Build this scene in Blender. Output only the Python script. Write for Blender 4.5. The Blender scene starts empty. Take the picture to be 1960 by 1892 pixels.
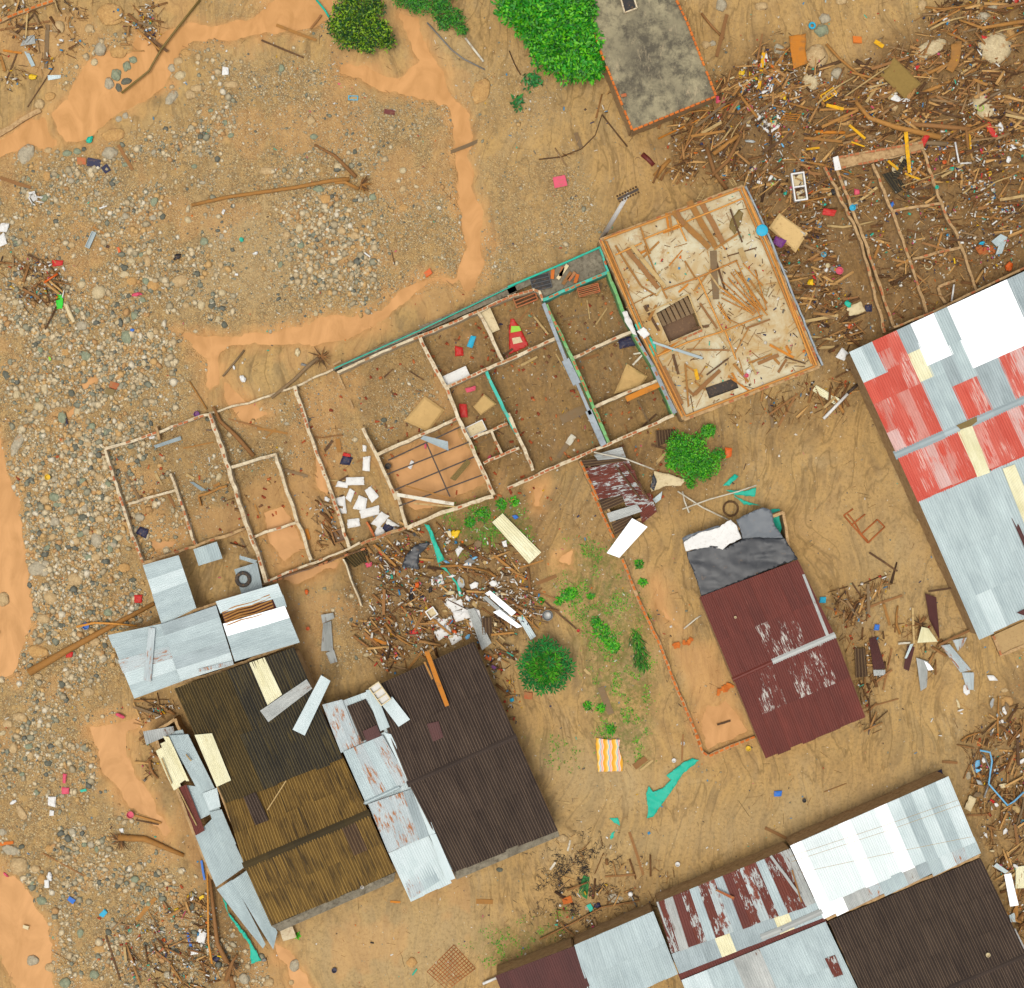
import bpy, math, random
import numpy as np
from mathutils import Vector, Matrix, noise
from mathutils.geometry import delaunay_2d_cdt
random.seed(7); np.random.seed(7)
SC = bpy.context.scene
COL = SC.collection
# ---------------------------------------------------------------- camera, world, sun, exposure
S = 30.0        # plan pixels per metre on the ground
H = 130.0        # flying height of the drone
cam_d = bpy.data.cameras.new('camera'); cam = bpy.data.objects.new('camera', cam_d); COL.objects.link(cam)
cam.location = (0, 0, H); cam.rotation_euler = (0, 0, 0)
cam_d.sensor_fit = 'HORIZONTAL'; cam_d.sensor_width = 36; cam_d.lens = 36 * H / (1960 / S)
cam_d.clip_end = 6000; cam_d.clip_start = 0.5
SC.camera = cam
SC.cycles.max_bounces = 5; SC.cycles.diffuse_bounces = 2; SC.cycles.glossy_bounces = 2
wd = bpy.data.worlds.new('World'); SC.world = wd; wd.use_nodes = True
wn = wd.node_tree.nodes; wl = wd.node_tree.links
bg = wn['Background']; sky = wn.new('ShaderNodeTexSky'); sky.sky_type = 'NISHITA'; sky.sun_disc = False
SUN_EL, SUN_ROT = math.radians(80), math.radians(215)
sky.sun_elevation = SUN_EL; sky.sun_rotation = SUN_ROT; sky.dust_density = 4.0
hs = wn.new('ShaderNodeHueSaturation'); hs.inputs['Saturation'].default_value = 0.25   # overcast: cloud greys the sky
wl.new(sky.outputs[0], hs.inputs['Color']); wl.new(hs.outputs[0], bg.inputs['Color']); bg.inputs['Strength'].default_value = 0.115
sd = bpy.data.lights.new('sun', 'SUN'); sd.energy = 1.5; sd.angle = math.radians(18); sd.color = (1.0, 0.95, 0.86)
sun = bpy.data.objects.new('sun', sd); COL.objects.link(sun)
sdir = Vector((math.sin(SUN_ROT) * math.cos(SUN_EL), math.cos(SUN_ROT) * math.cos(SUN_EL), math.sin(SUN_EL)))
sun.rotation_euler = sdir.to_track_quat('Z', 'Y').to_euler()
SC.view_settings.view_transform = 'Standard'; SC.view_settings.look = 'None'
SC.view_settings.exposure = 0.68; SC.view_settings.gamma = 1; SC.view_settings.use_curve_mapping = False

# ---------------------------------------------------------------- plan coordinates
OX = [0, 486.1, 972.2, 1458.2]; OY = [0, 470.4, 940.8, 1405.7]
def T(t, u, v): return (OX[(t - 1) % 4] + u * .2569, OY[(t - 1) // 4] + v * .2569)
def TP(t, s): return [T(t, *map(float, p.split(','))) for p in s.split()]
def DP(s): return [tuple(map(float, p.split(','))) for p in s.split()]
def W(X, Y, z=0.0):
    k = (H - z) / H / S
    return Vector(((X - 980) * k, (946 - Y) * k, z))
def PX(p):                      # world point on the ground -> plan pixel
    k = H / (H - p[2]) * S
    return (980 + p[0] * k, 946 - p[1] * k)
# ---------------------------------------------------------------- colours and materials
def lin(v):
    v = v / 255.0
    return v / 12.92 if v <= 0.04045 else ((v + 0.055) / 1.055) ** 2.4
ALB = 0.62
def C(r, g, b, k=1.0): return (min(.85, lin(r) * ALB * k), min(.85, lin(g) * ALB * k), min(.85, lin(b) * ALB * k), 1)
MAT = {}
class NT:
    def __init__(s, name, rough=0.8, metal=0.0):
        s.m = bpy.data.materials.new(name); s.m.use_nodes = True; MAT[name] = s.m
        s.n = s.m.node_tree.nodes; s.l = s.m.node_tree.links; s.b = s.n['Principled BSDF']
        s.b.inputs['Roughness'].default_value = rough; s.b.inputs['Metallic'].default_value = metal
        s.b.inputs['Specular IOR Level'].default_value = 0.25
    def node(s, t, **k):
        x = s.n.new(t)
        for a, b in k.items(): setattr(x, a, b)
        return x
    def put(s, sock, v):
        if hasattr(v, 'links') or isinstance(v, bpy.types.NodeSocket): s.l.new(v, sock)
        else: sock.default_value = v
    def coord(s, kind='Object', scale=(1, 1, 1), rot=(0, 0, 0), vec=None):
        if vec is None:
            tc = s.node('ShaderNodeTexCoord'); vec = tc.outputs[kind]
        mp = s.node('ShaderNodeMapping'); s.l.new(vec, mp.inputs[0])
        mp.inputs['Scale'].default_value = scale; mp.inputs['Rotation'].default_value = rot
        return mp.outputs[0]
    def pos(s, scale=(1, 1, 1), rot=(0, 0, 0)):
        g = s.node('ShaderNodeNewGeometry'); return s.coord(vec=g.outputs['Position'], scale=scale, rot=rot)
    def noise(s, vec, scale, detail=4, rough=0.6, dist=0.0):
        x = s.node('ShaderNodeTexNoise'); s.l.new(vec, x.inputs['Vector']); x.inputs['Scale'].default_value = scale
        x.inputs['Detail'].default_value = detail; x.inputs['Roughness'].default_value = rough; x.inputs['Distortion'].default_value = dist
        return x.outputs['Fac']
    def voro(s, vec, scale, out='Color', feature='F1'):
        x = s.node('ShaderNodeTexVoronoi', feature=feature); s.l.new(vec, x.inputs['Vector']); x.inputs['Scale'].default_value = scale
        return x.outputs[out]
    def ramp(s, fac, stops, interp='LINEAR'):
        x = s.node('ShaderNodeValToRGB'); s.l.new(fac, x.inputs[0]); cr = x.color_ramp; cr.interpolation = interp
        while len(cr.elements) < len(stops): cr.elements.new(0.5)
        for e, (p, c) in zip(cr.elements, stops):
            e.position = p; e.color = c if isinstance(c, tuple) else (c, c, c, 1)
        return x.outputs[0]
    def mix(s, fac, a, b, mode='MIX'):
        x = s.node('ShaderNodeMix', data_type='RGBA', blend_type=mode)
        s.put(x.inputs[0], fac); s.put(x.inputs[6], a); s.put(x.inputs[7], b)
        return x.outputs[2]
    def math(s, op, a, b=0.0, clamp=False):
        x = s.node('ShaderNodeMath', operation=op); x.use_clamp = clamp
        s.put(x.inputs[0], a); s.put(x.inputs[1], b); return x.outputs[0]
    def attr(s, name, out='Color'):
        x = s.node('ShaderNodeAttribute', attribute_name=name); return x.outputs[out]
    def island(s):
        x = s.node('ShaderNodeNewGeometry'); return x.outputs['Random Per Island']
    def objrand(s):
        x = s.node('ShaderNodeObjectInfo'); return x.outputs['Random']
    def base(s, c): s.put(s.b.inputs['Base Color'], c)
    def bump(s, h, strength=0.3, dist=0.05):
        x = s.node('ShaderNodeBump'); x.inputs['Strength'].default_value = strength; x.inputs['Distance'].default_value = dist
        s.l.new(h, x.inputs['Height']); s.l.new(x.outputs[0], s.b.inputs['Normal'])

def m_plain(name, col, rough=0.7, var=0.35, mud=0.25, scale=3.0, bump=0.2, metal=0.0):
    """painted / plastic / plaster surface with tone variation and splashed mud"""
    t = NT(name, rough, metal); p = t.pos()
    n = t.noise(p, scale, 5, 0.65)
    lo = tuple(x * (1 - var) for x in col[:3]) + (1,); hi = tuple(min(.85, x * (1 + var * .5)) for x in col[:3]) + (1,)
    c = t.mix(n, lo, hi)
    if mud > 0:
        m = t.noise(p, scale * 2.3, 6, 0.7)
        m = t.ramp(m, [(0.62 - mud * .4, 0.0), (0.72 - mud * .2, 1.0)])
        m = t.math('MULTIPLY', m, min(1, .45 + mud))
        c = t.mix(m, c, C(150, 112, 68))
    t.base(c); t.bump(t.noise(p, 14, 4), bump, 0.03)
    return t.m
def m_ramp(name, stops, rough=0.85, bump=0.3, src='island', nv=0.35, interp='CONSTANT', scale=9.0):
    """many loose pieces: one tone per loose piece"""
    t = NT(name, rough); p = t.pos()
    r = t.island() if src == 'island' else t.objrand()
    c = t.ramp(r, stops, interp)
    n = t.noise(p, scale, 4, 0.7)
    c = t.mix(nv, c, t.mix(1.0, c, t.ramp(n, [(0.25, 0.35), (0.75, 1.0)]), 'MULTIPLY'))
    t.base(c); t.bump(n, bump, 0.03)
    return t.m

# mud, gravel ground ------------------------------------------------------
t = NT('mud_ground', 0.75); p = t.pos()
z1 = t.attr('zone'); sep = t.node('ShaderNodeSeparateColor'); t.l.new(z1, sep.inputs[0])
silt, grav, dark = sep.outputs[0], sep.outputs[1], sep.outputs[2]
green = t.attr('green', 'Fac'); pale = t.attr('pale', 'Fac')
warp = t.noise(p, 0.09, 2, 0.5)
wv = t.node('ShaderNodeVectorMath', operation='MULTIPLY_ADD'); t.l.new(p, wv.inputs[0]); wv.inputs[1].default_value = (1, 1, 1)
cmb = t.node('ShaderNodeCombineXYZ'); t.put(cmb.inputs[0], t.math('MULTIPLY', warp, 7.0)); t.put(cmb.inputs[1], t.math('MULTIPLY', t.noise(p, 0.11, 2), 6.0)); t.l.new(cmb.outputs[0], wv.inputs[2])
pf = t.coord(vec=wv.outputs[0], scale=(1.7, 0.42, 1), rot=(0, 0, math.radians(28)))
pf2 = t.coord(vec=wv.outputs[0], scale=(1.5, 0.4, 1), rot=(0, 0, math.radians(35)))
flow = t.noise(pf, 0.9, 7, 0.62, 0.25)
fine = t.noise(p, 5.5, 8, 0.72)
big = t.noise(p, 0.16, 4, 0.55, 0.4)
mud = t.mix(t.ramp(flow, [(0.32, 0.0), (0.66, 1.0)]), C(150, 122, 80), C(200, 164, 110))
mud = t.mix(t.ramp(t.noise(p, .34, 5, .6, .3), [(.5, 0.), (.62, .55)]), mud, C(208, 176, 128)); mud = t.mix(t.ramp(big, [(0.35, 0.0), (0.65, 1.0)]), mud, t.mix(0.45, mud, C(190, 140, 78)))
cr = t.noise(pf2, .42, 4, .5, .1); crk = t.ramp(t.math('ABSOLUTE', t.math('SUBTRACT', cr, .5)), [(0.0, .6), (.008, .35), (.02, 0.)])
cr2 = t.noise(pf2, .9, 3, .5, .1); band = t.ramp(cr2, [(.38, 0.), (.5, .55), (.56, 0.)])
mud = t.mix(band, mud, C(212, 168, 104)); mud = t.mix(crk, mud, C(124, 94, 52))
mud = t.mix(pale, mud, t.mix(flow, C(182, 152, 108), C(208, 178, 132)))
mud = t.mix(t.ramp(fine, [(0.34, 0.5), (0.52, 0.0)]), mud, C(126, 96, 58))
vor = t.voro(p, 9.0); vd = t.voro(p, 9.0, 'Distance')
vs = t.node('ShaderNodeSeparateColor'); t.l.new(vor, vs.inputs[0])
peb = t.ramp(vs.outputs[0], [(0.0, C(150, 126, 92)), (.22, C(212, 182, 132)), (.4, C(176, 150, 110)), (.58, C(228, 198, 146)), (.74, C(146, 138, 114)), (.86, C(202, 152, 96)), (.95, C(240, 222, 184))], 'CONSTANT')
peb = t.mix(t.ramp(vd, [(0.25, 0.0), (0.6, 0.75)]), peb, C(140, 106, 66))
vor2 = t.voro(p, 19.0); vs2 = t.node('ShaderNodeSeparateColor'); t.l.new(vor2, vs2.inputs[0])
peb2 = t.ramp(vs2.outputs[0], [(0.0, C(146, 114, 76)), (.3, C(202, 164, 112)), (.55, C(176, 140, 94)), (.75, C(222, 190, 138)), (.9, C(150, 140, 114))], 'CONSTANT')
gn = t.math('MULTIPLY', grav, t.ramp(t.noise(p, 1.3, 5, .7), [(0.34, 0.0), (0.56, 1.0)]))
mud = t.mix(t.math('MULTIPLY', gn, 0.75), mud, peb2)
mud = t.mix(t.math('MULTIPLY', gn, t.ramp(t.noise(p, 2.4, 3, .6), [(0.45, 0.0), (0.55, 0.8)])), mud, peb)
dk = t.mix(t.ramp(t.noise(pf, 1.6, 8, 0.7), [(0.3, 0.0), (0.7, 1.0)]), C(110, 80, 46), C(166, 124, 74))
dk = t.mix(t.ramp(fine, [(0.38, 0.55), (0.56, 0.0)]), dk, C(82, 58, 34))
mud = t.mix(t.math('MULTIPLY', dark, 0.92), mud, dk)
mud = t.mix(silt, mud, t.mix(t.ramp(flow, [(0.35, 0.0), (0.6, 1.0)]), C(198, 144, 88), C(220, 166, 108)))
gm = t.math('MULTIPLY', green, t.ramp(t.noise(p, 3.0, 7, .8), [(0.43, 0.0), (0.55, .9)]), True)
mud = t.mix(gm, mud, t.mix(fine, C(60, 82, 20), C(118, 128, 40)))
mud = t.mix(1.0, mud, (.92, .95, .89, 1), 'MULTIPLY')
t.base(mud)
t.put(t.b.inputs['Roughness'], t.ramp(flow, [(0.3, 0.55), (0.7, 0.85)]))
hh = t.math('ADD', t.math('MULTIPLY', flow, 1.2), t.math('MULTIPLY', fine, .5)); hh = t.math('ADD', hh, t.math('MULTIPLY', t.math('MULTIPLY', gn, vd), -0.9))
t.bump(hh, 0.75, 0.12)
# muddy water
t = NT('muddy_water', 0.4); p = t.pos()
f = t.noise(t.pos((1, .5, 1), (0, 0, .5)), 0.7, 6, .6, 1.2)
t.base(t.mix(t.ramp(f, [(0.35, 0.0), (0.65, 1.0)]), C(194, 142, 84), C(218, 162, 102))); t.b.inputs['Specular IOR Level'].default_value = 0.08
t.bump(t.noise(p, 2.2, 4, .6, .5), 0.12, 0.05)
t = NT('brown_water', 0.18); t.base(t.mix(t.noise(t.pos(), .8, 4), C(186, 116, 70), C(206, 138, 86)))
t.bump(t.noise(t.pos(), 3, 3), .06, .03)

STONES = [(0, C(212, 188, 146)), (.14, C(190, 172, 136)), (.26, C(232, 210, 168)), (.38, C(168, 162, 134)), (.46, C(220, 178, 116)), (.58, C(196, 180, 146)), (.68, C(146, 146, 124)), (.75, C(226, 206, 166)), (.84, C(206, 160, 104)), (.91, C(122, 122, 108)), (.96, C(240, 226, 196))]
m_ramp('pebbles', STONES, bump=.25, nv=.45, scale=18)
def m_stone(name, a, b, crack=0.0):
    t = NT(name, 0.85); p = t.coord('Object'); n = t.noise(p, 1.8, 7, .68, .5); n2 = t.noise(p, 9, 5, .7)
    c = t.mix(t.ramp(n, [(0.3, 0.0), (0.7, 1.0)]), a, b); c = t.mix(t.ramp(n2, [(0.35, .5), (0.6, 0.0)]), c, tuple(x * .45 for x in a[:3]) + (1,))
    mm = t.ramp(t.noise(p, 2.6, 5, .6), [(0.56, 0.0), (0.66, .8)]); c = t.mix(mm, c, C(172, 130, 82))
    h = n2
    if crack:
        v = t.ramp(t.voro(t.coord('Object', (1, 1, 1)), 1.6, 'Distance', 'DISTANCE_TO_EDGE'), [(0.0, 0.0), (0.05, 1.0)])
        c = t.mix(v, t.mix(.6, c, C(110, 86, 56)), c); h = t.math('ADD', n2, v)
    t.base(c); t.bump(h, .3, .05); return t.m
m_stone('stone_tan', C(186, 154, 106), C(228, 198, 148)); m_stone('stone_grey', C(168, 156, 130), C(212, 198, 168)); m_stone('stone_green', C(130, 138, 112), C(176, 180, 146))
m_stone('stone_dark', C(90, 92, 80), C(136, 134, 114)); m_stone('stone_pale', C(196, 174, 130), C(232, 212, 170)); m_stone('stone_ochre', C(192, 146, 86), C(222, 178, 114))
# wood
WOODS = [(0, C(164, 116, 66)), (.14, C(126, 86, 48)), (.28, C(192, 142, 84)), (.42, C(146, 102, 58)), (.56, C(214, 164, 98)), (.66, C(104, 72, 42)), (.76, C(172, 136, 92)), (.88, C(226, 176, 108)), (.96, C(80, 56, 36))]
m_ramp('loose_wood', WOODS, bump=.4, nv=.5)
def m_wood(name, a, b):
    t = NT(name, 0.8); p = t.coord('Object', (.6, 9, 9)); n = t.noise(p, 2.2, 6, .7, .3); r = t.objrand()
    c = t.mix(n, a, b); c = t.mix(t.math('MULTIPLY', r, .35), c, tuple(x * .5 for x in a[:3]) + (1,))
    m = t.ramp(t.noise(t.pos(), 2.4, 5, .7), [(0.5, 0.0), (0.68, .7)]); c = t.mix(m, c, C(140, 104, 62))
    t.base(c); t.bump(n, .35, .03); return t.m
m_wood('wood_brown', C(130, 88, 48), C(182, 130, 76)); m_wood('wood_ochre', C(150, 98, 42), C(208, 152, 78)); m_wood('wood_dark', C(74, 52, 34), C(120, 86, 54)); m_wood('wood_pale', C(176, 142, 88), C(226, 196, 136)); m_wood('wood_grey', C(110, 88, 62), C(160, 134, 98))
m_wood('wood_yellow', C(228, 160, 10), C(250, 196, 24)); m_wood('wood_orange', C(196, 116, 30), C(232, 152, 50)); m_wood('wood_white', C(214, 204, 178), C(250, 244, 226)); m_wood('bark', C(74, 52, 32), C(120, 92, 58))
t = NT('bamboo', 0.55); n = t.noise(t.coord('Object', (.7, 6, 6)), 2.0, 4); t.base(t.mix(t.math('MULTIPLY', t.objrand(), .6), t.mix(n, C(206, 132, 42), C(232, 166, 76)), C(160, 98, 36))); t.bump(n, .2, .02)
# litter
LITTER = [(0, C(240, 234, 220)), (.2, C(170, 140, 100)), (.32, C(226, 216, 196)), (.44, C(96, 74, 60)), (.52, C(200, 60, 40)), (.57, C(60, 150, 200)), (.62, C(226, 176, 30)), (.66, C(60, 190, 160)), (.70, C(60, 60, 90)), (.75, C(236, 120, 30)), (.79, C(220, 210, 190)), (.86, C(216, 90, 120)), (.89, C(120, 110, 96)), (.95, C(250, 248, 240))]
m_ramp('litter', LITTER, bump=.3, nv=.35, rough=.6)
t = NT('clay_brick', .85); n = t.noise(t.pos(), 9, 5, .7); t.base(t.mix(t.ramp(t.noise(t.pos(), 3.2, 4, .7), [(.42, .1), (.6, .85)]), t.mix(t.objrand(), t.mix(n, C(186, 92, 54), C(216, 124, 78)), t.mix(n, C(156, 76, 46), C(196, 104, 62))), C(170, 126, 80))); t.bump(n, .4, .03)
t = NT('orange_brick', .85); n = t.noise(t.pos(), 9, 5, .7); t.base(t.mix(t.objrand(), t.mix(n, C(196, 96, 30), C(240, 142, 56)), t.mix(n, C(168, 78, 28), C(220, 124, 50)))); t.bump(n, .4, .03)
m_ramp('brick_rubble', [(0, C(196, 92, 48)), (.3, C(160, 72, 40)), (.55, C(214, 122, 66)), (.8, C(140, 96, 64))], nv=.5)
def m_plaster(name, a, b, stain, amt=.5):
    t = NT(name, .88); p = t.pos(); n = t.noise(p, 1.6, 7, .7); c = t.mix(t.ramp(n, [(.3, 0.), (.7, 1.)]), a, b)
    m = t.ramp(t.noise(p, 4.2, 6, .72), [(.64 - amt * .35, 0.), (.7, .9)]); c = t.mix(m, c, stain); t.base(c); t.bump(t.noise(p, 12, 5, .7), .4, .03); return t.m
m_plaster('plaster', C(196, 174, 136), C(238, 224, 192), C(150, 108, 70), .42); m_plaster('plaster_mud', C(172, 138, 94), C(212, 176, 126), C(136, 100, 62), .5)
m_plaster('plaster_teal', C(56, 170, 150), C(96, 214, 190), C(160, 120, 80), .35); m_plaster('plaster_green', C(90, 170, 90), C(150, 200, 140), C(120, 90, 60), .4)
m_plaster('grey_cement', C(112, 104, 88), C(158, 148, 126), C(84, 74, 58), .5); m_plaster('grey_flashing', C(140, 150, 156), C(176, 184, 188), C(120, 110, 96), .2)
# weathered concrete roof
t = NT('weathered_concrete', .9); p = t.pos()
a = t.noise(p, .3, 8, .7, .1); b_ = t.noise(p, .8, 9, .75, .15); c_ = t.noise(t.pos((1.2, .4, 1), (0, 0, 1.1)), 1.9, 8, .8, .6)
c = t.mix(t.ramp(a, [(.3, 0.), (.66, 1.)]), C(116, 108, 88), C(182, 170, 134)); c = t.mix(t.ramp(b_, [(.4, .9), (.56, 0.)]), c, C(84, 78, 66))
c = t.mix(t.ramp(c_, [(.56, 0.), (.7, .8)]), c, C(196, 176, 140)); c = t.mix(t.ramp(t.noise(p, 5, 6, .8), [(.62, 0.), (.7, .7)]), c, C(206, 200, 184))
t.base(c); t.bump(b_, .5, .05)
# slab with mud
t = NT('slab_concrete', .8); p = t.pos()
a = t.noise(p, .35, 7, .68, .5); c = t.mix(t.ramp(a, [(.38, 0.), (.6, 1.)]), C(216, 208, 176), C(190, 156, 100))
c = t.mix(t.ramp(t.noise(p, 1.1, 8, .75, .6), [(.54, 0.), (.68, .85)]), c, C(164, 120, 66)); c = t.mix(t.ramp(t.noise(p, 3, 8, .8), [(.6, 0.), (.72, .8)]), c, C(112, 80, 50)); t.base(c); t.bump(a, .3, .05)

# roof sheets -------------------------------------------------------------
def m_sheet(name, a, b, patch=None, lo=.55, hi=.6, st=(7, .8), big=1.0, rough=.5, metal=0.0, crest=None, grime=.35, gcol=None, tint=.15, drip=True):
    t = NT(name, rough, metal); uv = t.coord('UV', (1, 1, 1)); r = t.objrand()
    off = t.node('ShaderNodeVectorMath', operation='ADD'); t.l.new(uv, off.inputs[0]); cb = t.node('ShaderNodeCombineXYZ'); t.put(cb.inputs[0], t.math('MULTIPLY', r, 37.0)); t.put(cb.inputs[1], t.math('MULTIPLY', r, 91.0)); t.l.new(cb.outputs[0], off.inputs[1]); o = off.outputs[0]
    n = t.noise(t.coord(vec=o, scale=(1, .35, 1)), 1.1, 6, .65)
    c = t.mix(t.ramp(n, [(.3, 0.), (.7, 1.)]), a, b)
    c = t.mix(t.math('MULTIPLY', r, tint), c, tuple(x * .35 for x in a[:3]) + (1,))
    g = t.ramp(t.noise(t.coord(vec=o, scale=(9, .5, 1)), 1.0, 6, .7), [(.45, 0.), (.75, grime)])
    c = t.mix(g, c, gcol or tuple(x * .45 for x in a[:3]) + (1,))
    if crest:
        su = t.node('ShaderNodeSeparateXYZ'); t.l.new(uv, su.inputs[0]); w_ = t.math('SINE', t.math('MULTIPLY', su.outputs[0], math.tau / .19)); w_ = t.ramp(w_, [(.35, 0.), (.85, 1.)]); w_ = t.math('MULTIPLY', w_, t.ramp(n, [(.3, .35), (.7, .85)])); c = t.mix(w_, c, crest)
    if patch:
        k = t.noise(t.coord(vec=o, scale=(st[0], st[1], 1)), 1.0, 6, .78)
        w2 = t.noise(t.coord(vec=o, scale=(big, big * .6, 1)), .8, 3, .5)
        k = t.math('MULTIPLY', k, t.ramp(w2, [(.3, .72), (.6, 1.12)]))
        c = t.mix(t.ramp(k, [(lo, 0.), (hi, 1.)]), c, patch)
    t.base(c); t.bump(t.noise(t.coord(vec=o, scale=(3, 1, 1)), 2, 4), .12, .02); return t.m
m_sheet('galvanised', C(166, 182, 184), C(196, 212, 212), None, rough=.45, grime=.25, tint=.12)
m_sheet('galvanised_grey', C(150, 164, 166), C(184, 198, 200), None, rough=.45, grime=.3)
m_sheet('galvanised_dull', C(158, 162, 158), C(204, 206, 200), C(112, 78, 56), .6, .7, (6, 1.2), rough=.55)
m_sheet('galvanised_rusty', C(176, 188, 190), C(206, 216, 216), C(168, 100, 36), .53, .64, (5, 1.0), 1.4, rough=.5)
m_sheet('white_sheet', C(246, 250, 250, 1.35), C(254, 254, 254, 1.35), None, rough=.5, grime=.1, tint=.03)
m_sheet('white_pale', C(196, 212, 212), C(220, 232, 232), None, rough=.5, grime=.12, tint=.05)
m_sheet('white_bright', C(226, 238, 237), C(238, 246, 245), None, rough=.5, grime=.15, tint=.06)
m_sheet('cream_sheet', C(222, 214, 168, 1.1), C(244, 240, 206, 1.15), C(186, 160, 100), .64, .74, (6, .6), rough=.6)
m_sheet('red_paint', C(200, 74, 56), C(218, 104, 86), C(222, 176, 164), .535, .6, (13, .45), 1.1, rough=.6, grime=.3, gcol=C(228, 140, 124))
m_sheet('red_solid', C(198, 70, 52), C(218, 96, 76), C(226, 160, 148), .6, .68, (13, .4), 1.0, rough=.6, grime=.25, gcol=C(226, 130, 112))
m_sheet('red_worn', C(212, 120, 104), C(224, 160, 148), C(206, 76, 56), .5, .56, (13, .5), 1.2, rough=.6)
m_sheet('pink_worn', C(216, 166, 156), C(228, 196, 190), C(216, 110, 92), .52, .6, (13, .5), 1.2, rough=.6)
m_sheet('maroon', C(98, 38, 26), C(118, 50, 36), C(150, 84, 66), .66, .72, (16, .15), 1, rough=.55, tint=.25)
m_sheet('maroon_peeling', C(98, 38, 26), C(118, 50, 36), C(196, 190, 180), .57, .6, (9, 1.3), .9, rough=.55)
m_sheet('maroon_dark', C(76, 34, 30), C(92, 44, 38), None, rough=.55)
m_sheet('rust_peeling', C(98, 40, 26), C(124, 56, 36), C(186, 190, 186), .545, .58, (7, 1.6), 1.2, rough=.6)
m_sheet('rust_stripe', C(176, 188, 188), C(200, 210, 208), C(126, 58, 36), .5, .56, (3, .8), 1.2, rough=.6)
m_sheet('cement_dark', crest=C(112, 92, 74), a=C(54, 42, 36), b=C(76, 62, 52), patch=C(168, 142, 96), lo=.70, hi=.74, st=(14, .25), big=1.0, rough=.85, grime=.5, tint=.2)
m_sheet('cement_moss', crest=C(112, 92, 50), a=C(50, 42, 24), b=C(82, 66, 32), patch=C(118, 94, 46), lo=.58, hi=.68, st=(11, .22), big=1.2, rough=.85, grime=.6, gcol=C(44, 36, 20), tint=.15)
m_sheet('cement_black', crest=C(98, 86, 56), a=C(38, 36, 32), b=C(62, 56, 44), patch=C(104, 88, 48), lo=.56, hi=.7, st=(10, .25), big=.8, rough=.85, grime=.5, tint=.2)
m_sheet('cement_gold', crest=C(160, 128, 66), a=C(98, 74, 34), b=C(134, 102, 44), patch=C(70, 54, 28), lo=.5, hi=.64, st=(8, .35), big=.9, rough=.85, grime=.6, gcol=C(60, 46, 24), tint=.12)
m_sheet('cement_brown', crest=C(130, 104, 72), a=C(62, 46, 34), b=C(92, 68, 46), rough=.85)
# plastics, cloth
for nm, col in dict(teal=(26, 190, 160), green=(40, 210, 40), red=(206, 40, 34), yellow=(240, 196, 20), blue=(50, 120, 210), cyan=(40, 180, 216), pink=(226, 84, 110), orange=(226, 100, 26), purple=(120, 50, 130), navy=(36, 38, 70), black=(40, 38, 38), white=(244, 242, 236), cream=(226, 206, 160), tan=(190, 156, 100), olive=(126, 104, 50), grey=(130, 128, 122), maroon=(110, 40, 34), lime=(160, 220, 60), mudbrown=(120, 86, 54), magenta=(220, 30, 110), sky=(120, 190, 230)).items():
    m_plain('plastic_' + nm, C(*col, 0.95 if nm == 'white' else 1), .55, .2, .12 if nm in ('white', 'teal', 'yellow', 'cyan') else .2, 3)
m_plain('mattress_tan', C(214, 176, 114), .9, .25, .06, 2); m_plain('mattress_cream', C(228, 192, 130), .9, .2, .15, 2); m_plain('mattress_olive', C(152, 124, 66), .95, .25, .1, 6, .5)
m_plain('black_tarp', C(58, 60, 64), .4, .2, .02, 1.2, .05); m_plain('grey_tarp', C(104, 110, 116), .4, .2, .04, 1.2, .05); m_plain('rubber', C(70, 66, 62), .8, .3, .3, 4)
m_plain('steel', C(150, 152, 150), .4, .3, .2, 4, .1, .3); m_plain('dark_steel', C(66, 54, 46), .6, .3, .2, 4); m_plain('rust_steel', C(188, 104, 50), .8, .3, .2, 4)
def m_leaf(name, a, b, c3):
    t = NT(name, .5); r = t.island(); c = t.ramp(r, [(0, a), (.45, b), (.88, c3)], 'LINEAR'); n = t.noise(t.pos(), .9, 3)
    c = t.mix(t.ramp(n, [(.35, .5), (.6, 0.)]), c, a); t.base(c); t.b.inputs['Subsurface Weight'].default_value = 0.0; return t.m
m_leaf('leaf_bright', C(12, 84, 6), C(40, 158, 14), C(110, 200, 20)); m_leaf('leaf_dark', C(10, 48, 8), C(32, 98, 12), C(150, 190, 20)); m_leaf('leaf_mid', C(14, 78, 16), C(38, 124, 26), C(90, 170, 36))
m_leaf('grass', C(44, 110, 16), C(76, 160, 22), C(130, 190, 40)); m_leaf('leaf_blue', C(20, 84, 40), C(40, 124, 56), C(60, 150, 60))
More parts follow.
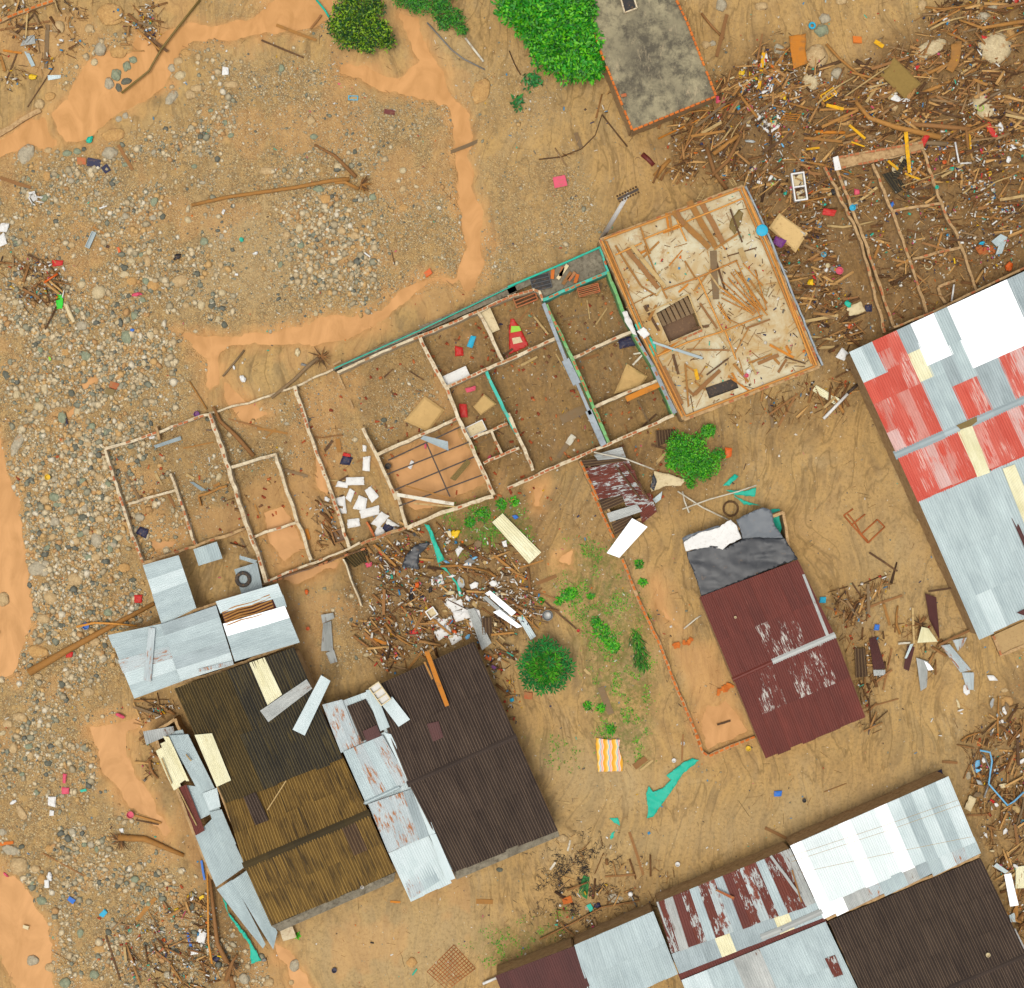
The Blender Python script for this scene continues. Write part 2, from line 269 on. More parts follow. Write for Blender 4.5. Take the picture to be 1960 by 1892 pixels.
# ---------------------------------------------------------------- mesh helpers
ORG = {}
class MB:
    def __init__(s): s.v = []; s.f = []; s.uv = None
    def quad(s, a, b, c, d): i = len(s.v); s.v += [Vector(a), Vector(b), Vector(c), Vector(d)]; s.f.append((i, i + 1, i + 2, i + 3)); return s
    def box(s, c, sx, sy, sz, yaw=0, pitch=0, jit=0):
        """box with its base centre at c"""
        R = Matrix.Rotation(yaw, 3, 'Z') @ Matrix.Rotation(pitch, 3, 'Y'); i = len(s.v); c = Vector(c)
        for z in (0, sz):
            for x, y in ((-1, -1), (1, -1), (1, 1), (-1, 1)):
                s.v.append(c + R @ Vector((x * sx / 2 + random.uniform(-jit, jit), y * sy / 2 + random.uniform(-jit, jit), z)))
        for f in ((3, 2, 1, 0), (4, 5, 6, 7), (0, 1, 5, 4), (1, 2, 6, 5), (2, 3, 7, 6), (3, 0, 4, 7)): s.f.append(tuple(i + k for k in f))
        return s
    def tube(s, pts, rad, n=7, cap=True):
        pts = [Vector(p) for p in pts]; m = len(pts); rad = rad if isinstance(rad, (list, tuple)) else [rad] * m; i0 = len(s.v)
        for k, p in enumerate(pts):
            d = (pts[min(k + 1, m - 1)] - pts[max(k - 1, 0)]).normalized(); u = d.cross(Vector((0, 0, 1)))
            if u.length < 1e-3: u = Vector((1, 0, 0))
            u.normalize(); v = u.cross(d)
            for j in range(n): a = j / n * math.tau; s.v.append(p + (u * math.cos(a) + v * math.sin(a)) * rad[k])
        for k in range(m - 1):
            for j in range(n): a = i0 + k * n + j; b = i0 + k * n + (j + 1) % n; s.f.append((a, a + n, b + n, b))
        if cap: s.f.append(tuple(i0 + j for j in range(n))); s.f.append(tuple(i0 + (m - 1) * n + j for j in reversed(range(n))))
        return s
    def ring(s, c, R, r, n=20, k=8, zs=1.0):
        i0 = len(s.v); c = Vector(c)
        for a in range(n):
            A = a / n * math.tau
            for b in range(k): B = b / k * math.tau; s.v.append(c + Vector(((R + r * math.cos(B)) * math.cos(A), (R + r * math.cos(B)) * math.sin(A), r * zs * math.sin(B))))
        for a in range(n):
            for b in range(k): s.f.append((i0 + a * k + b, i0 + ((a + 1) % n) * k + b, i0 + ((a + 1) % n) * k + (b + 1) % k, i0 + a * k + (b + 1) % k))
        return s
    def lathe(s, c, prof, n=16):
        i0 = len(s.v); c = Vector(c); m = len(prof)
        for r, z in prof:
            for j in range(n): a = j / n * math.tau; s.v.append(c + Vector((r * math.cos(a), r * math.sin(a), z)))
        for k in range(m - 1):
            for j in range(n): a = i0 + k * n + j; b = i0 + k * n + (j + 1) % n; s.f.append((a, b, b + n, a + n))
        s.f.append(tuple(i0 + j for j in reversed(range(n)))); s.f.append(tuple(i0 + (m - 1) * n + j for j in range(n)))
        return s
    def blob(s, c, rx, ry, rz, amp=.2, seed=0, sub=2, yaw=0, flat=.35):
        """lumpy stone or bag; flat = share of height below c"""
        n = 6 + sub * 5; m = 3 + sub * 2; i0 = len(s.v); c = Vector(c); cy, sy = math.cos(yaw), math.sin(yaw)
        for k in range(m + 1):
            ph = -math.pi / 2 * flat * 1.6 + (math.pi / 2 + math.pi / 2 * flat * 1.6) * k / m if k < m else math.pi / 2
            for j in range(n):
                a = j / n * math.tau + k * .3; d = Vector((math.cos(ph) * math.cos(a), math.cos(ph) * math.sin(a), math.sin(ph)))
                q = 1 + amp * (noise.noise(d * 1.3 + Vector((seed, 0, 0))) + .3 * noise.noise(d * 2.4 + Vector((0, seed, 0))))
                x, y, z = d.x * rx * q, d.y * ry * q, d.z * rz * q
                s.v.append(c + Vector((x * cy - y * sy, x * sy + y * cy, z)))
        for k in range(m):
            for j in range(n): a = i0 + k * n + j; b = i0 + k * n + (j + 1) % n; s.f.append((a, b, b + n, a + n))
        s.f.append(tuple(i0 + j for j in reversed(range(n))))
        return s
def mesh_of(mb, name, o=(0, 0, 0)):
    me = bpy.data.meshes.new(name); o = Vector(o)
    me.from_pydata([tuple(v - o) for v in mb.v], [], mb.f); me.update()
    if mb.uv:
        l = me.uv_layers.new(name='UVMap'); a = np.zeros(len(me.loops), np.int32); me.loops.foreach_get('vertex_index', a); l.data.foreach_set('uv', np.array(mb.uv, np.float32)[a].ravel())
    return me
def setmat(me, mat): me.materials.append(MAT[mat])
def tag(o, label=None, cat=None, group=None, kind=None):
    if label: o['label'] = label
    if cat: o['category'] = cat
    if group: o['group'] = group
    if kind: o['kind'] = kind
    return o
def ob(name, mb, mat, parent=None, smooth=False, label=None, cat=None, group=None, kind=None):
    if parent is None:
        xs = [v.x for v in mb.v]; ys = [v.y for v in mb.v]; o = Vector(((min(xs) + max(xs)) / 2, (min(ys) + max(ys)) / 2, min(v.z for v in mb.v)))
    else: o = ORG[parent.name]
    me = mesh_of(mb, name, o); setmat(me, mat)
    if smooth: me.shade_smooth()
    x = bpy.data.objects.new(name, me); COL.objects.link(x)
    if parent is None: x.location = o
    else: x.parent = parent
    ORG[x.name] = o
    return tag(x, label, cat, group, kind or ('thing' if parent is None and label else None))
def thing(name, p, label, cat, group=None):
    x = bpy.data.objects.new(name, None); COL.objects.link(x); x.location = p; x.empty_display_size = .3; ORG[x.name] = Vector(p); x['kind'] = 'thing'
    return tag(x, label, cat, group)
def inst(name, me, parent, loc, yaw=0, scale=(1, 1, 1), pitch=0, roll=0):
    """copy sharing mesh data; loc in world coordinates"""
    x = bpy.data.objects.new(name, me); COL.objects.link(x)
    if parent is not None: x.parent = parent; x.location = Vector(loc) - ORG[parent.name]
    else: x.location = loc
    x.rotation_euler = (roll, pitch, yaw); x.scale = scale; ORG[x.name] = Vector(loc)
    return x

# ---------------------------------------------------------------- numeric noise, zone masks
RNG = np.random.default_rng(11)
LAT = [RNG.random((256, 256)) for _ in range(12)]
def vn(x, y, k):
    L = LAT[k % 12]; xi = np.floor(x).astype(int); yi = np.floor(y).astype(int); fx = x - xi; fy = y - yi; fx = fx * fx * (3 - 2 * fx); fy = fy * fy * (3 - 2 * fy)
    a = L[xi & 255, yi & 255]; b = L[(xi + 1) & 255, yi & 255]; c = L[xi & 255, (yi + 1) & 255]; d = L[(xi + 1) & 255, (yi + 1) & 255]
    return (a * (1 - fx) + b * fx) * (1 - fy) + (c * (1 - fx) + d * fx) * fy
def fbm(x, y, f, o=4, k=0):
    s = 0; a = .5; t = 0
    for i in range(o): s = s + a * vn(x * f + 17.3 * i, y * f + 9.1 * i, k + i); t += a; a *= .5; f *= 2.03
    return s / t
def sdf(X, Y, poly):
    """signed distance in plan pixels, positive inside"""
    d = np.full(X.shape, 1e9); ins = np.zeros(X.shape, bool); n = len(poly)
    for i in range(n):
        x1, y1 = poly[i]; x2, y2 = poly[(i + 1) % n]; dx, dy = x2 - x1, y2 - y1
        t = np.clip(((X - x1) * dx + (Y - y1) * dy) / (dx * dx + dy * dy + 1e-9), 0, 1)
        d = np.minimum(d, (X - x1 - t * dx) ** 2 + (Y - y1 - t * dy) ** 2)
        if y1 != y2: ins ^= ((y1 > Y) != (y2 > Y)) & (X < dx * (Y - y1) / (dy) + x1)
    d = np.sqrt(d); return np.where(ins, d, -d)
WATER = [DP(s) for s in (
 '-60,272 0,262 40,236 72,214 84,216 96,245 112,284 88,296 60,284 30,294 0,302 -60,316',
 '88,212 118,190 128,165 155,132 190,104 215,92 250,98 262,62 300,76 318,54 360,44 430,44 470,34 540,-10 640,-10 628,36 590,56 520,66 465,76 420,74 380,82 350,100 336,140 312,172 270,204 228,222 200,250 160,274 124,282 104,240',
 '760,22 800,36 812,80 836,120 858,150 872,195 893,212 902,262 898,300 918,340 912,372 926,430 930,500 914,556 888,562 878,540 830,548 770,585 740,612 700,628 640,656 560,668 480,662 432,664 418,690 425,742 404,760 392,740 390,690 350,648 330,632 400,640 480,636 560,628 640,602 730,592 762,552 800,540 872,528 886,480 880,430 872,340 862,250 848,205 790,190 720,176 708,160 650,144 645,118 700,122 760,150 790,110 770,60',
 '-80,812 0,830 12,868 36,960 46,1040 60,1110 68,1160 52,1240 28,1292 0,1302 -80,1310',
 '172,1386 208,1380 272,1370 280,1385 244,1400 248,1440 262,1480 290,1520 310,1560 330,1600 312,1612 280,1560 246,1546 212,1500 186,1450',
 '-80,1650 0,1662 36,1676 66,1722 96,1770 102,1840 104,1960 30,1960 20,1880 0,1830 -80,1820',
 '500,985 540,960 562,985 588,1050 545,1084 512,1040', '596,850 616,860 632,920 624,960 600,930', '1350,1345 1390,1340 1420,1370 1438,1400 1398,1420 1352,1444 1332,1380',
 '540,1094 620,1072 655,1066 640,1090 600,1104 572,1122 545,1112', '528,1806 556,1812 580,1850 600,1910 566,1910 545,1850 524,1830',
 '282,1040 330,1026 350,1030 330,1048 290,1062', '1098,1052 1104,1060 1090,1090 1062,1082 1068,1066', '1012,930 1040,925 1035,975 1015,975', '1254,1110 1262,1150 1300,1205 1268,1190', '735,880 878,812 938,930 790,985', '120,800 150,770 160,790 130,815','150,740 190,715 200,730 160,760','420,715 470,760 520,790 470,820 430,770')]
GRAVEL = [(DP(s), k) for s, k in (
 ('-100,300 120,300 330,240 420,120 640,110 700,180 880,200 900,540 760,560 640,600 430,640 330,900 200,870 260,1080 300,1200 230,1330 180,1400 190,1520 330,1640 520,1900 100,1960 100,1780 0,1660 -100,1300 60,1200 40,980 0,830 -100,820', 1.0),
 ('930,300 1100,300 1160,440 1000,530 900,560 930,420', .8), ('420,0 640,0 620,60 460,70 340,120 300,190 280,140 420,60', .7), ('200,870 640,720 700,820 640,900 520,900 300,1080 260,1060', .7), ('640,720 800,650 860,780 720,860', .85),
 ('560,1140 660,1140 760,1150 720,1280 600,1300', .6), ('880,180 980,100 1100,220 1000,280 900,260', .4), ('650,1150 720,1130 700,1180 640,1220', .9), ('120,160 200,60 260,80 180,110 150,170', .6))]
DARK = [(DP(s), k) for s, k in (
 ('1360,150 1460,60 1600,150 1700,60 2060,-40 2060,560 1720,640 1600,700 1560,700 1480,460 1420,350 1280,330 1250,280 1370,200', .95),
 ('800,640 1170,500 1300,800 970,930 940,940', .75), ('650,720 800,650 940,930 790,1000 720,860', .35), ('640,1060 960,930 1060,960 1040,1200 900,1240 740,1290 640,1150', .75), ('1000,960 1120,920 1250,1180 1240,1220 1100,1060', .4),
 ('1120,860 1320,800 1440,870 1300,980 1140,900', .7), ('1400,800 1640,720 1660,760 1500,860', .5), ('1560,700 1640,680 1650,760 1570,740', .8), ('260,850 640,740 760,980 520,1110 280,1060', .3), ('700,1000 780,1000 760,1010 640,1060', .6),
 ('1590,1130 1680,1110 1660,1380 1640,1370', .6), ('1830,1420 1960,1240 2060,1250 2060,1960 1960,1900 1880,1640', .55), ('270,1340 340,1340 440,1560 520,1800 420,1960 380,1700', .8), ('960,1790 1230,1650 1260,1720 960,1860', .45), ('960,960 1000,1000 980,1060 880,1040 840,1000', .6), ('1060,1080 1130,1080 1240,1330 1160,1290', .35))]
GREEN = [(DP(s), k) for s, k in (('850,980 980,960 1010,1030 900,1060', .9), ('1060,1090 1180,1090 1250,1290 1240,1460 1150,1440 1120,1260', .62), ('900,1800 1090,1740 1060,1800 950,1850', .45), ('1200,1160 1230,1150 1250,1300 1225,1310', .7), ('1100,1040 1190,1060 1180,1100 1100,1080', .7), ('1020,1410 1120,1410 1100,1460 1040,1450', .3))]
PALE = [(DP(s), k) for s, k in (('380,400 620,380 560,600 360,600', .8), ('1040,1640 1960,1420 1800,1500 1500,1620', .5), ('560,1760 900,1700 960,1800 800,1900 600,1900', .6), ('1040,1440 1230,1400 1240,1540 1060,1540', .6), ('820,60 930,150 930,200 880,190', .6), ('1550,960 1740,900 1860,1220 1720,1200', .3))]
G = .12
xs_in = np.arange(-38, 38.01, G); ys_in = np.arange(-36.5, 36.51, G)
ext = np.array([1.5, 4, 9, 20, 45, 100, 220, 500, 1200, 2600])
gx = np.concatenate([-38 - ext[::-1], xs_in, 38 + ext]); gy = np.concatenate([-36.5 - ext[::-1], ys_in, 36.5 + ext])
GX, GY = np.meshgrid(gx, gy); NXg, NYg = len(gx), len(gy)
PXg = 980 + GX * S; PYg = 946 - GY * S
wx = (fbm(PXg, PYg, .025, 4, 1) - .5) * 46 + (fbm(PXg, PYg, .12, 2, 5) - .5) * 10; wy = (fbm(PXg, PYg, .025, 4, 3) - .5) * 46 + (fbm(PXg, PYg, .12, 2, 6) - .5) * 10
inn = (np.abs(GX) < 45) & (np.abs(GY) < 44)
def zonemask(lst, soft, wamp=1.0):
    out = np.zeros(GX.shape)
    for poly, k in lst:
        xs = [p[0] for p in poly]; ys = [p[1] for p in poly]; sel = inn & (PXg > min(xs) - 90) & (PXg < max(xs) + 90) & (PYg > min(ys) - 90) & (PYg < max(ys) + 90)
        d = sdf(PXg[sel] + wx[sel] * wamp * .6, PYg[sel] + wy[sel] * wamp * .6, poly)
        out[sel] = np.maximum(out[sel], np.clip(d / soft + .5, 0, 1) * k)
    return out
wd_ = np.full(GX.shape, -60.0)
for poly in WATER:
    xs = [p[0] for p in poly]; ys = [p[1] for p in poly]; sel = inn & (PXg > min(xs) - 70) & (PXg < max(xs) + 70) & (PYg > min(ys) - 70) & (PYg < max(ys) + 70)
    wd_[sel] = np.maximum(wd_[sel], sdf(PXg[sel] + wx[sel] * .5, PYg[sel] + wy[sel] * .5, poly) - 5)
m_silt = np.clip(wd_ / 36 + .85 + (fbm(PXg, PYg, .03, 5, 6) - .5) * 1.6 * (wd_ < 4), 0, 1) ** 1.2; m_silt = np.maximum(m_silt, np.clip(wd_ / 10 + .9, 0, 1)); m_silt = np.maximum(m_silt, np.clip((fbm(PXg, PYg, .012, 4, 2) - .56) * 6, 0, .38) * (PXg < 900))
m_grav = zonemask(GRAVEL, 50); m_dark = zonemask(DARK, 60); m_green = zonemask(GREEN, 40); m_silt = np.maximum(m_silt, zonemask([(DP('1285,1235 1365,1235 1445,1415 1350,1445 1310,1300'), .75), (DP('1235,1090 1270,1090 1330,1220 1270,1225'), .5), (DP('470,940 640,860 660,1040 520,1110'), .45), (DP('560,760 640,720 660,900 600,900'), .5)], 30)); m_pale = zonemask(PALE, 80)
m_grav *= np.clip(1.6 - m_pale * 1.2, 0, 1); m_grav = np.where(inn, m_grav, .3)
m_dark *= 1 - .8 * np.clip(wd_ / 10 + .6, 0, 1)
gz_ = .03 + .10 * fbm(PXg, PYg, .012, 3, 4) + .05 * fbm(PXg, PYg, .07, 3, 7) + .035 * fbm(PXg, PYg, .25, 2, 8)
gz_ += m_dark * .22 * np.clip(fbm(PXg, PYg, .03, 4, 9) - .35, 0, 1) * 2 + m_grav * .05 * fbm(PXg, PYg, .2, 2, 2)
gz_ = gz_ * np.clip(-wd_ / 30 + .25, .15, 1) - np.clip((wd_ + 8) / 16, 0, 1) * .2
gz_ = np.where(inn, gz_, .05)
def samp(arr, X, Y):
    """bilinear lookup in plan pixels"""
    x = (np.asarray(X, float) - 980) / S; y = (946 - np.asarray(Y, float)) / S
    i = np.clip((x + 38) / G, 0, len(xs_in) - 2); j = np.clip((y + 36.5) / G, 0, len(ys_in) - 2); i0 = i.astype(int); j0 = j.astype(int); fi = i - i0; fj = j - j0; i0 = i0 + len(ext); j0 = j0 + len(ext)
    return (arr[j0, i0] * (1 - fi) + arr[j0, i0 + 1] * fi) * (1 - fj) + (arr[j0 + 1, i0] * (1 - fi) + arr[j0 + 1, i0 + 1] * fi) * fj
def gz(X, Y): return float(max(samp(gz_, X, Y), -.06))
def big_mesh(name, co, faces, mat, attrs=(), smooth=True, kind=None, parent=None):
    """numpy mesh: faces (n,3|4) all same size"""
    me = bpy.data.meshes.new(name); n, k = faces.shape
    me.vertices.add(len(co)); me.vertices.foreach_set('co', np.ascontiguousarray(co, np.float32).ravel())
    me.loops.add(n * k); me.loops.foreach_set('vertex_index', faces.astype(np.int32).ravel())
    me.polygons.add(n); me.polygons.foreach_set('loop_start', np.arange(0, n * k, k, dtype=np.int32)); me.update(calc_edges=True)
    if smooth: me.polygons.foreach_set('use_smooth', np.ones(n, bool))
    for an, ty, data in attrs:
        a = me.attributes.new(an, ty, 'POINT'); a.data.foreach_set('color' if ty == 'FLOAT_COLOR' else 'value', np.ascontiguousarray(data, np.float32).ravel())
    setmat(me, mat); o = bpy.data.objects.new(name, me); COL.objects.link(o); ORG[o.name] = Vector((0, 0, 0))
    if parent is not None: o.parent = parent
    if kind: o['kind'] = kind
    return o
idx = np.arange(NXg * NYg).reshape(NYg, NXg)
fq = np.stack([idx[:-1, :-1], idx[:-1, 1:], idx[1:, 1:], idx[1:, :-1]], -1).reshape(-1, 4)
co = np.stack([GX, GY, gz_], -1).reshape(-1, 3)
zc = np.stack([m_silt, m_grav, m_dark, np.ones_like(m_silt)], -1).reshape(-1, 4)
big_mesh('ground', co, fq, 'mud_ground', [('zone', 'FLOAT_COLOR', zc), ('green', 'FLOAT', m_green), ('pale', 'FLOAT', m_pale)], kind='structure')
cell = (np.maximum.reduce([wd_[:-1, :-1], wd_[1:, :-1], wd_[:-1, 1:], wd_[1:, 1:]]) > -10).reshape(-1)
wf = fq[cell]; u, inv = np.unique(wf, return_inverse=True); wco = co[u].copy(); wco[:, 2] = -.055
big_mesh('water', wco, inv.reshape(wf.shape), 'muddy_water', kind='structure')

# ---------------------------------------------------------------- numeric scatter
def boxes(name, P, L, Wd, Th, yaw, pitch, mat, roll=None, kind='stuff', label=None, cat=None, group=None):
    n = len(P); c = np.array([[x, y, z] for z in (0, 1) for x, y in ((-.5, -.5), (.5, -.5), (.5, .5), (-.5, .5))])
    v = c[None] * np.stack([L, Wd, Th], -1)[:, None]; v[..., 1] *= np.where(c[None, :, 0] > 0, RNG.uniform(.45, 1, (n, 1)), 1)
    if roll is not None: cr, sr = np.cos(roll)[:, None], np.sin(roll)[:, None]; y = v[..., 1] * cr - v[..., 2] * sr; z = v[..., 1] * sr + v[..., 2] * cr; v[..., 1] = y; v[..., 2] = z
    cp, sp = np.cos(pitch)[:, None], np.sin(pitch)[:, None]; x = v[..., 0] * cp - v[..., 2] * sp; z = v[..., 0] * sp + v[..., 2] * cp
    cy, sy = np.cos(yaw)[:, None], np.sin(yaw)[:, None]; X = x * cy - v[..., 1] * sy; Y = x * sy + v[..., 1] * cy
    co = np.stack([X, Y, z], -1) + P[:, None]
    f = np.array([(3, 2, 1, 0), (4, 5, 6, 7), (0, 1, 5, 4), (1, 2, 6, 5), (2, 3, 7, 6), (3, 0, 4, 7)])
    F = (f[None] + (np.arange(n) * 8)[:, None, None]).reshape(-1, 4)
    o = big_mesh(name, co.reshape(-1, 3), F, mat, smooth=False, kind=kind); return tag(o, label, cat, group)
def domes(name, P, R, mat, asp=.7, hgt=.55, ring=6, label=None, cat=None, levels=2):
    n = len(P); a = np.arange(ring) / ring * math.tau; rows = []
    prof = [(1.0, -.35), (.92, .35), (.5, .85)] if levels == 3 else [(1.0, -.2), (.72, .62)]
    for r, z in prof: rows.append(np.stack([np.cos(a + z) * r, np.sin(a + z) * r, np.full(ring, z)], -1))
    base = np.concatenate(rows + [np.array([[0, 0, 1.0]])])
    v = np.repeat(base[None], n, 0) * (1 + RNG.uniform(-.22, .22, (n, len(base), 1)))
    ry = RNG.uniform(asp, 1, n); v[..., 1] *= ry[:, None]; v[..., 2] *= RNG.uniform(hgt * .6, hgt * 1.2, (n, 1)); v *= R[:, None, None]
    yaw = RNG.uniform(0, math.tau, n); cy, sy = np.cos(yaw)[:, None], np.sin(yaw)[:, None]
    co = np.stack([v[..., 0] * cy - v[..., 1] * sy, v[..., 0] * sy + v[..., 1] * cy, v[..., 2]], -1) + P[:, None]
    f = []; m = len(prof)
    for k in range(m - 1):
        for j in range(ring): A = k * ring + j; B = k * ring + (j + 1) % ring; f += [(A, B, B + ring), (A, B + ring, A + ring)]
    for j in range(ring): f.append(((m - 1) * ring + j, (m - 1) * ring + (j + 1) % ring, m * ring))
    F = (np.array(f)[None] + (np.arange(n) * len(base))[:, None, None]).reshape(-1, 3)
    o = big_mesh(name, co.reshape(-1, 3), F, mat, smooth=(ring > 6), kind='stuff'); return tag(o, label, cat)
def pts_by(weight_fn, n, x0=-60, x1=2020, y0=-60, y1=1950):
    out = []; tot = 0
    while tot < n:
        X = RNG.uniform(x0, x1, n * 3); Y = RNG.uniform(y0, y1, n * 3); k = RNG.random(n * 3) < weight_fn(X, Y); out.append(np.stack([X[k], Y[k]], -1)); tot += k.sum()
    return np.concatenate(out)[:n]
def toW(XY, dz=0.0):
    z = samp(gz_, XY[:, 0], XY[:, 1]) + dz; z = np.maximum(z, -.1)
    return np.stack([(XY[:, 0] - 980) / S, (946 - XY[:, 1]) / S, z], -1)
# ---------------------------------------------------------------- walls, bricks, roofs
bmb = MB(); bmb.box((0, 0, 0), .29, .12, .07, jit=.004); BRICK = mesh_of(bmb, 'brick'); setmat(BRICK, 'clay_brick')
bmb = MB(); bmb.box((0, 0, 0), .29, .13, .07, jit=.004); BRICKO = mesh_of(bmb, 'brick'); setmat(BRICKO, 'orange_brick')
def wallrun(th, pts, h, wd=.2, mat='plaster', bricks=0.0, bm=None, name='wall', zb=-.15, jit=.03, seg=.45, label=None, wob=.03, world=False, bz=.0, side=None):
    """wall along plan points measured at its top, which is h high; uneven top; loose bricks of the top course on it"""
    if h < 1.35 and th is not None and th.name.startswith(('ruined', 'buried')): jit, wob, wd = .14, .05, wd * .85
    P = [Vector(p) for p in pts] if world else [W(x, y, h) for x, y in pts]; Q = []
    for a, b in zip(P[:-1], P[1:]):
        n = max(1, int((b - a).length / seg))
        for i in range(n): Q.append(a.lerp(b, i / n))
    Q.append(P[-1]); mb = MB(); m = len(Q)
    for i, q in enumerate(Q):
        d = (Q[min(i + 1, m - 1)] - Q[max(i - 1, 0)]); d.z = 0; d.normalize(); nrm = Vector((-d.y, d.x, 0)); z = h + random.uniform(-jit, jit); w1 = wd / 2 * random.uniform(.85, 1.12)
        if wob: q = q + nrm * random.uniform(-wob, wob)
        mb.v += [Vector((q.x, q.y, zb)) + nrm * w1, Vector((q.x, q.y, z)) + nrm * w1, Vector((q.x, q.y, z)) - nrm * w1, Vector((q.x, q.y, zb)) - nrm * w1]
    for i in range(m - 1):
        a = i * 4; b = a + 4; mb.f += [(a, a + 1, b + 1, b), (a + 1, a + 2, b + 2, b + 1), (a + 2, a + 3, b + 3, b + 2)]
    mb.f += [(3, 2, 1, 0), ((m - 1) * 4, (m - 1) * 4 + 1, (m - 1) * 4 + 2, (m - 1) * 4 + 3)]
    w = ob(name, mb, mat, th, label=label)
    if 0 < bricks < 1 and h > 1.5: bricks = min(.85, bricks * 1.3)
    if bricks > 0:
        for a, b in zip(P[:-1], P[1:]):
            L = (b - a).length; n = int(L / .33); yaw = math.atan2(b.y - a.y, b.x - a.x)
            for i in range(n):
                if random.random() < bricks * (0.55 + .9 * noise.noise((a.x + i * .2, a.y, 0)) + .3):
                    q = a.lerp(b, (i + .5) / n); inst('brick', bm or BRICK, w, (q.x + random.uniform(-.015, .015), q.y + random.uniform(-.015, .015), h - .02 + bz), yaw + random.uniform(-.06, .06), (random.uniform(.85, 1), 1, 1))
    return w
def sheet(th, quad, z, mat, pitch=.15, amp=.02, name='roof_sheet', nl=3, sag=.02, label=None, dz=0.0, spw=4, bend=0.0, world=False, curl=0.0, **kw):
    """one corrugated sheet: plan corners a b c d (ridges run a to d), z heights of the corners"""
    z = z if isinstance(z, (tuple, list)) else (z,) * 4
    A, B, Cc, D = [Vector(q) for q in quad] if world else [W(x, y, zz) for (x, y), zz in zip(quad, z)]
    wdt = max((B - A).length, (Cc - D).length); ln = max((D - A).length, (Cc - B).length); nw = max(2, round(wdt / pitch)); nc = nw * spw
    N = (B - A).cross(D - A).normalized(); N = -N if N.z < 0 else N; mb = MB(); mb.uv = []; s0 = random.uniform(0, 50)
    for j in range(nl + 1):
        t = j / nl
        for i in range(nc + 1):
            s = i / nc; p = (A.lerp(B, s)).lerp(D.lerp(Cc, s), t); o = amp * math.sin(s * nw * math.tau) + sag * noise.noise((s * wdt * .8 + s0, t * ln * .8, s0)) + bend * math.sin(math.pi * t) + curl * (s - .5) ** 2 * 4 * (1 - abs(2 * t - 1))
            mb.v.append(p + N * (o + dz)); mb.uv.append((s * nw * pitch, t * ln))
    R = nc + 1
    for j in range(nl):
        for i in range(nc): a = j * R + i; mb.f.append((a, a + R, a + R + 1, a + 1))
    per = [i for i in range(R)] + [j * R + nc for j in range(1, nl + 1)] + [nl * R + i for i in range(nc - 1, -1, -1)] + [j * R for j in range(nl - 1, 0, -1)]
    b0 = len(mb.v); L = len(per)
    for k in per: mb.v.append(mb.v[k].copy()); mb.uv.append(mb.uv[k])
    for k in per: mb.v.append(mb.v[k] - N * .012); mb.uv.append(mb.uv[k])
    for k in range(L): k2 = (k + 1) % L; mb.f.append((b0 + k, b0 + k2, b0 + L + k2, b0 + L + k))
    return ob(name, mb, mat, th, smooth=True, label=label, **kw)
def bil(q, s, t):
    a, b, c, d = q; return tuple((a[i] * (1 - s) + b[i] * s) * (1 - t) + (d[i] * (1 - s) + c[i] * s) * t for i in range(len(a)))
def roof(th, quad, z, nx, rows, matf, pitch=.15, amp=.02, ov=.006, name='roof_sheet', step=.022, up=1, jit=.012, lab=None, **kw):
    """slope of overlapping sheets; rows = list of t boundaries or function of column"""
    q = [(x, y, zz) for (x, y), zz in zip(quad, z)]
    for i in range(nx):
        rb = rows(i) if callable(rows) else rows; e = 0 if i in (0,) else ov
        for j in range(len(rb) - 1):
            t0, t1 = rb[j], rb[j + 1]; jt = random.uniform(-jit, jit) if j == len(rb) - 2 else 0; s0 = i / nx - e; s1 = (i + 1) / nx
            cs = [bil(q, s0, t0), bil(q, s1, t0), bil(q, s1, min(1.03, t1 + .012 + jt)), bil(q, s0, min(1.03, t1 + .012 + jt))]
            m = matf(i, j); lb = lab(i, j, m) if lab else None
            sheet(th, [c[:2] for c in cs], [c[2] for c in cs], m, pitch, amp, name, dz=step * ((len(rb) - j) if up else j) + .004 * (i % 2) + random.uniform(0, .002), label=lb, **kw)
def ridge(th, pts, z, wd, mat, name='ridge_cap'):
    for a, b in zip(pts[:-1], pts[1:]):
        A, B = W(*a, z), W(*b, z); L = (B - A).length; n = max(1, int(L / 1.6)); d = (B - A).normalized(); nr = Vector((-d.y, d.x, 0))
        for i in range(n):
            p = A.lerp(B, i / n) - d * .05; q = A.lerp(B, (i + 1) / n); mb = MB(); h = .012 * (i % 2)
            mb.v = [p + nr * wd - Vector((0, 0, .07 - h)), p + nr * wd * .3 + Vector((0, 0, .03 + h)), p - nr * wd * .3 + Vector((0, 0, .03 + h)), p - nr * wd - Vector((0, 0, .07 - h)), q + nr * wd - Vector((0, 0, .07 - h)), q + nr * wd * .3 + Vector((0, 0, .03 + h)), q - nr * wd * .3 + Vector((0, 0, .03 + h)), q - nr * wd - Vector((0, 0, .07 - h))]
            mb.f = [(0, 1, 5, 4), (1, 2, 6, 5), (2, 3, 7, 6), (0, 4, 7, 3), (0, 3, 2, 1), (4, 5, 6, 7)]; ob(name, mb, mat, th)
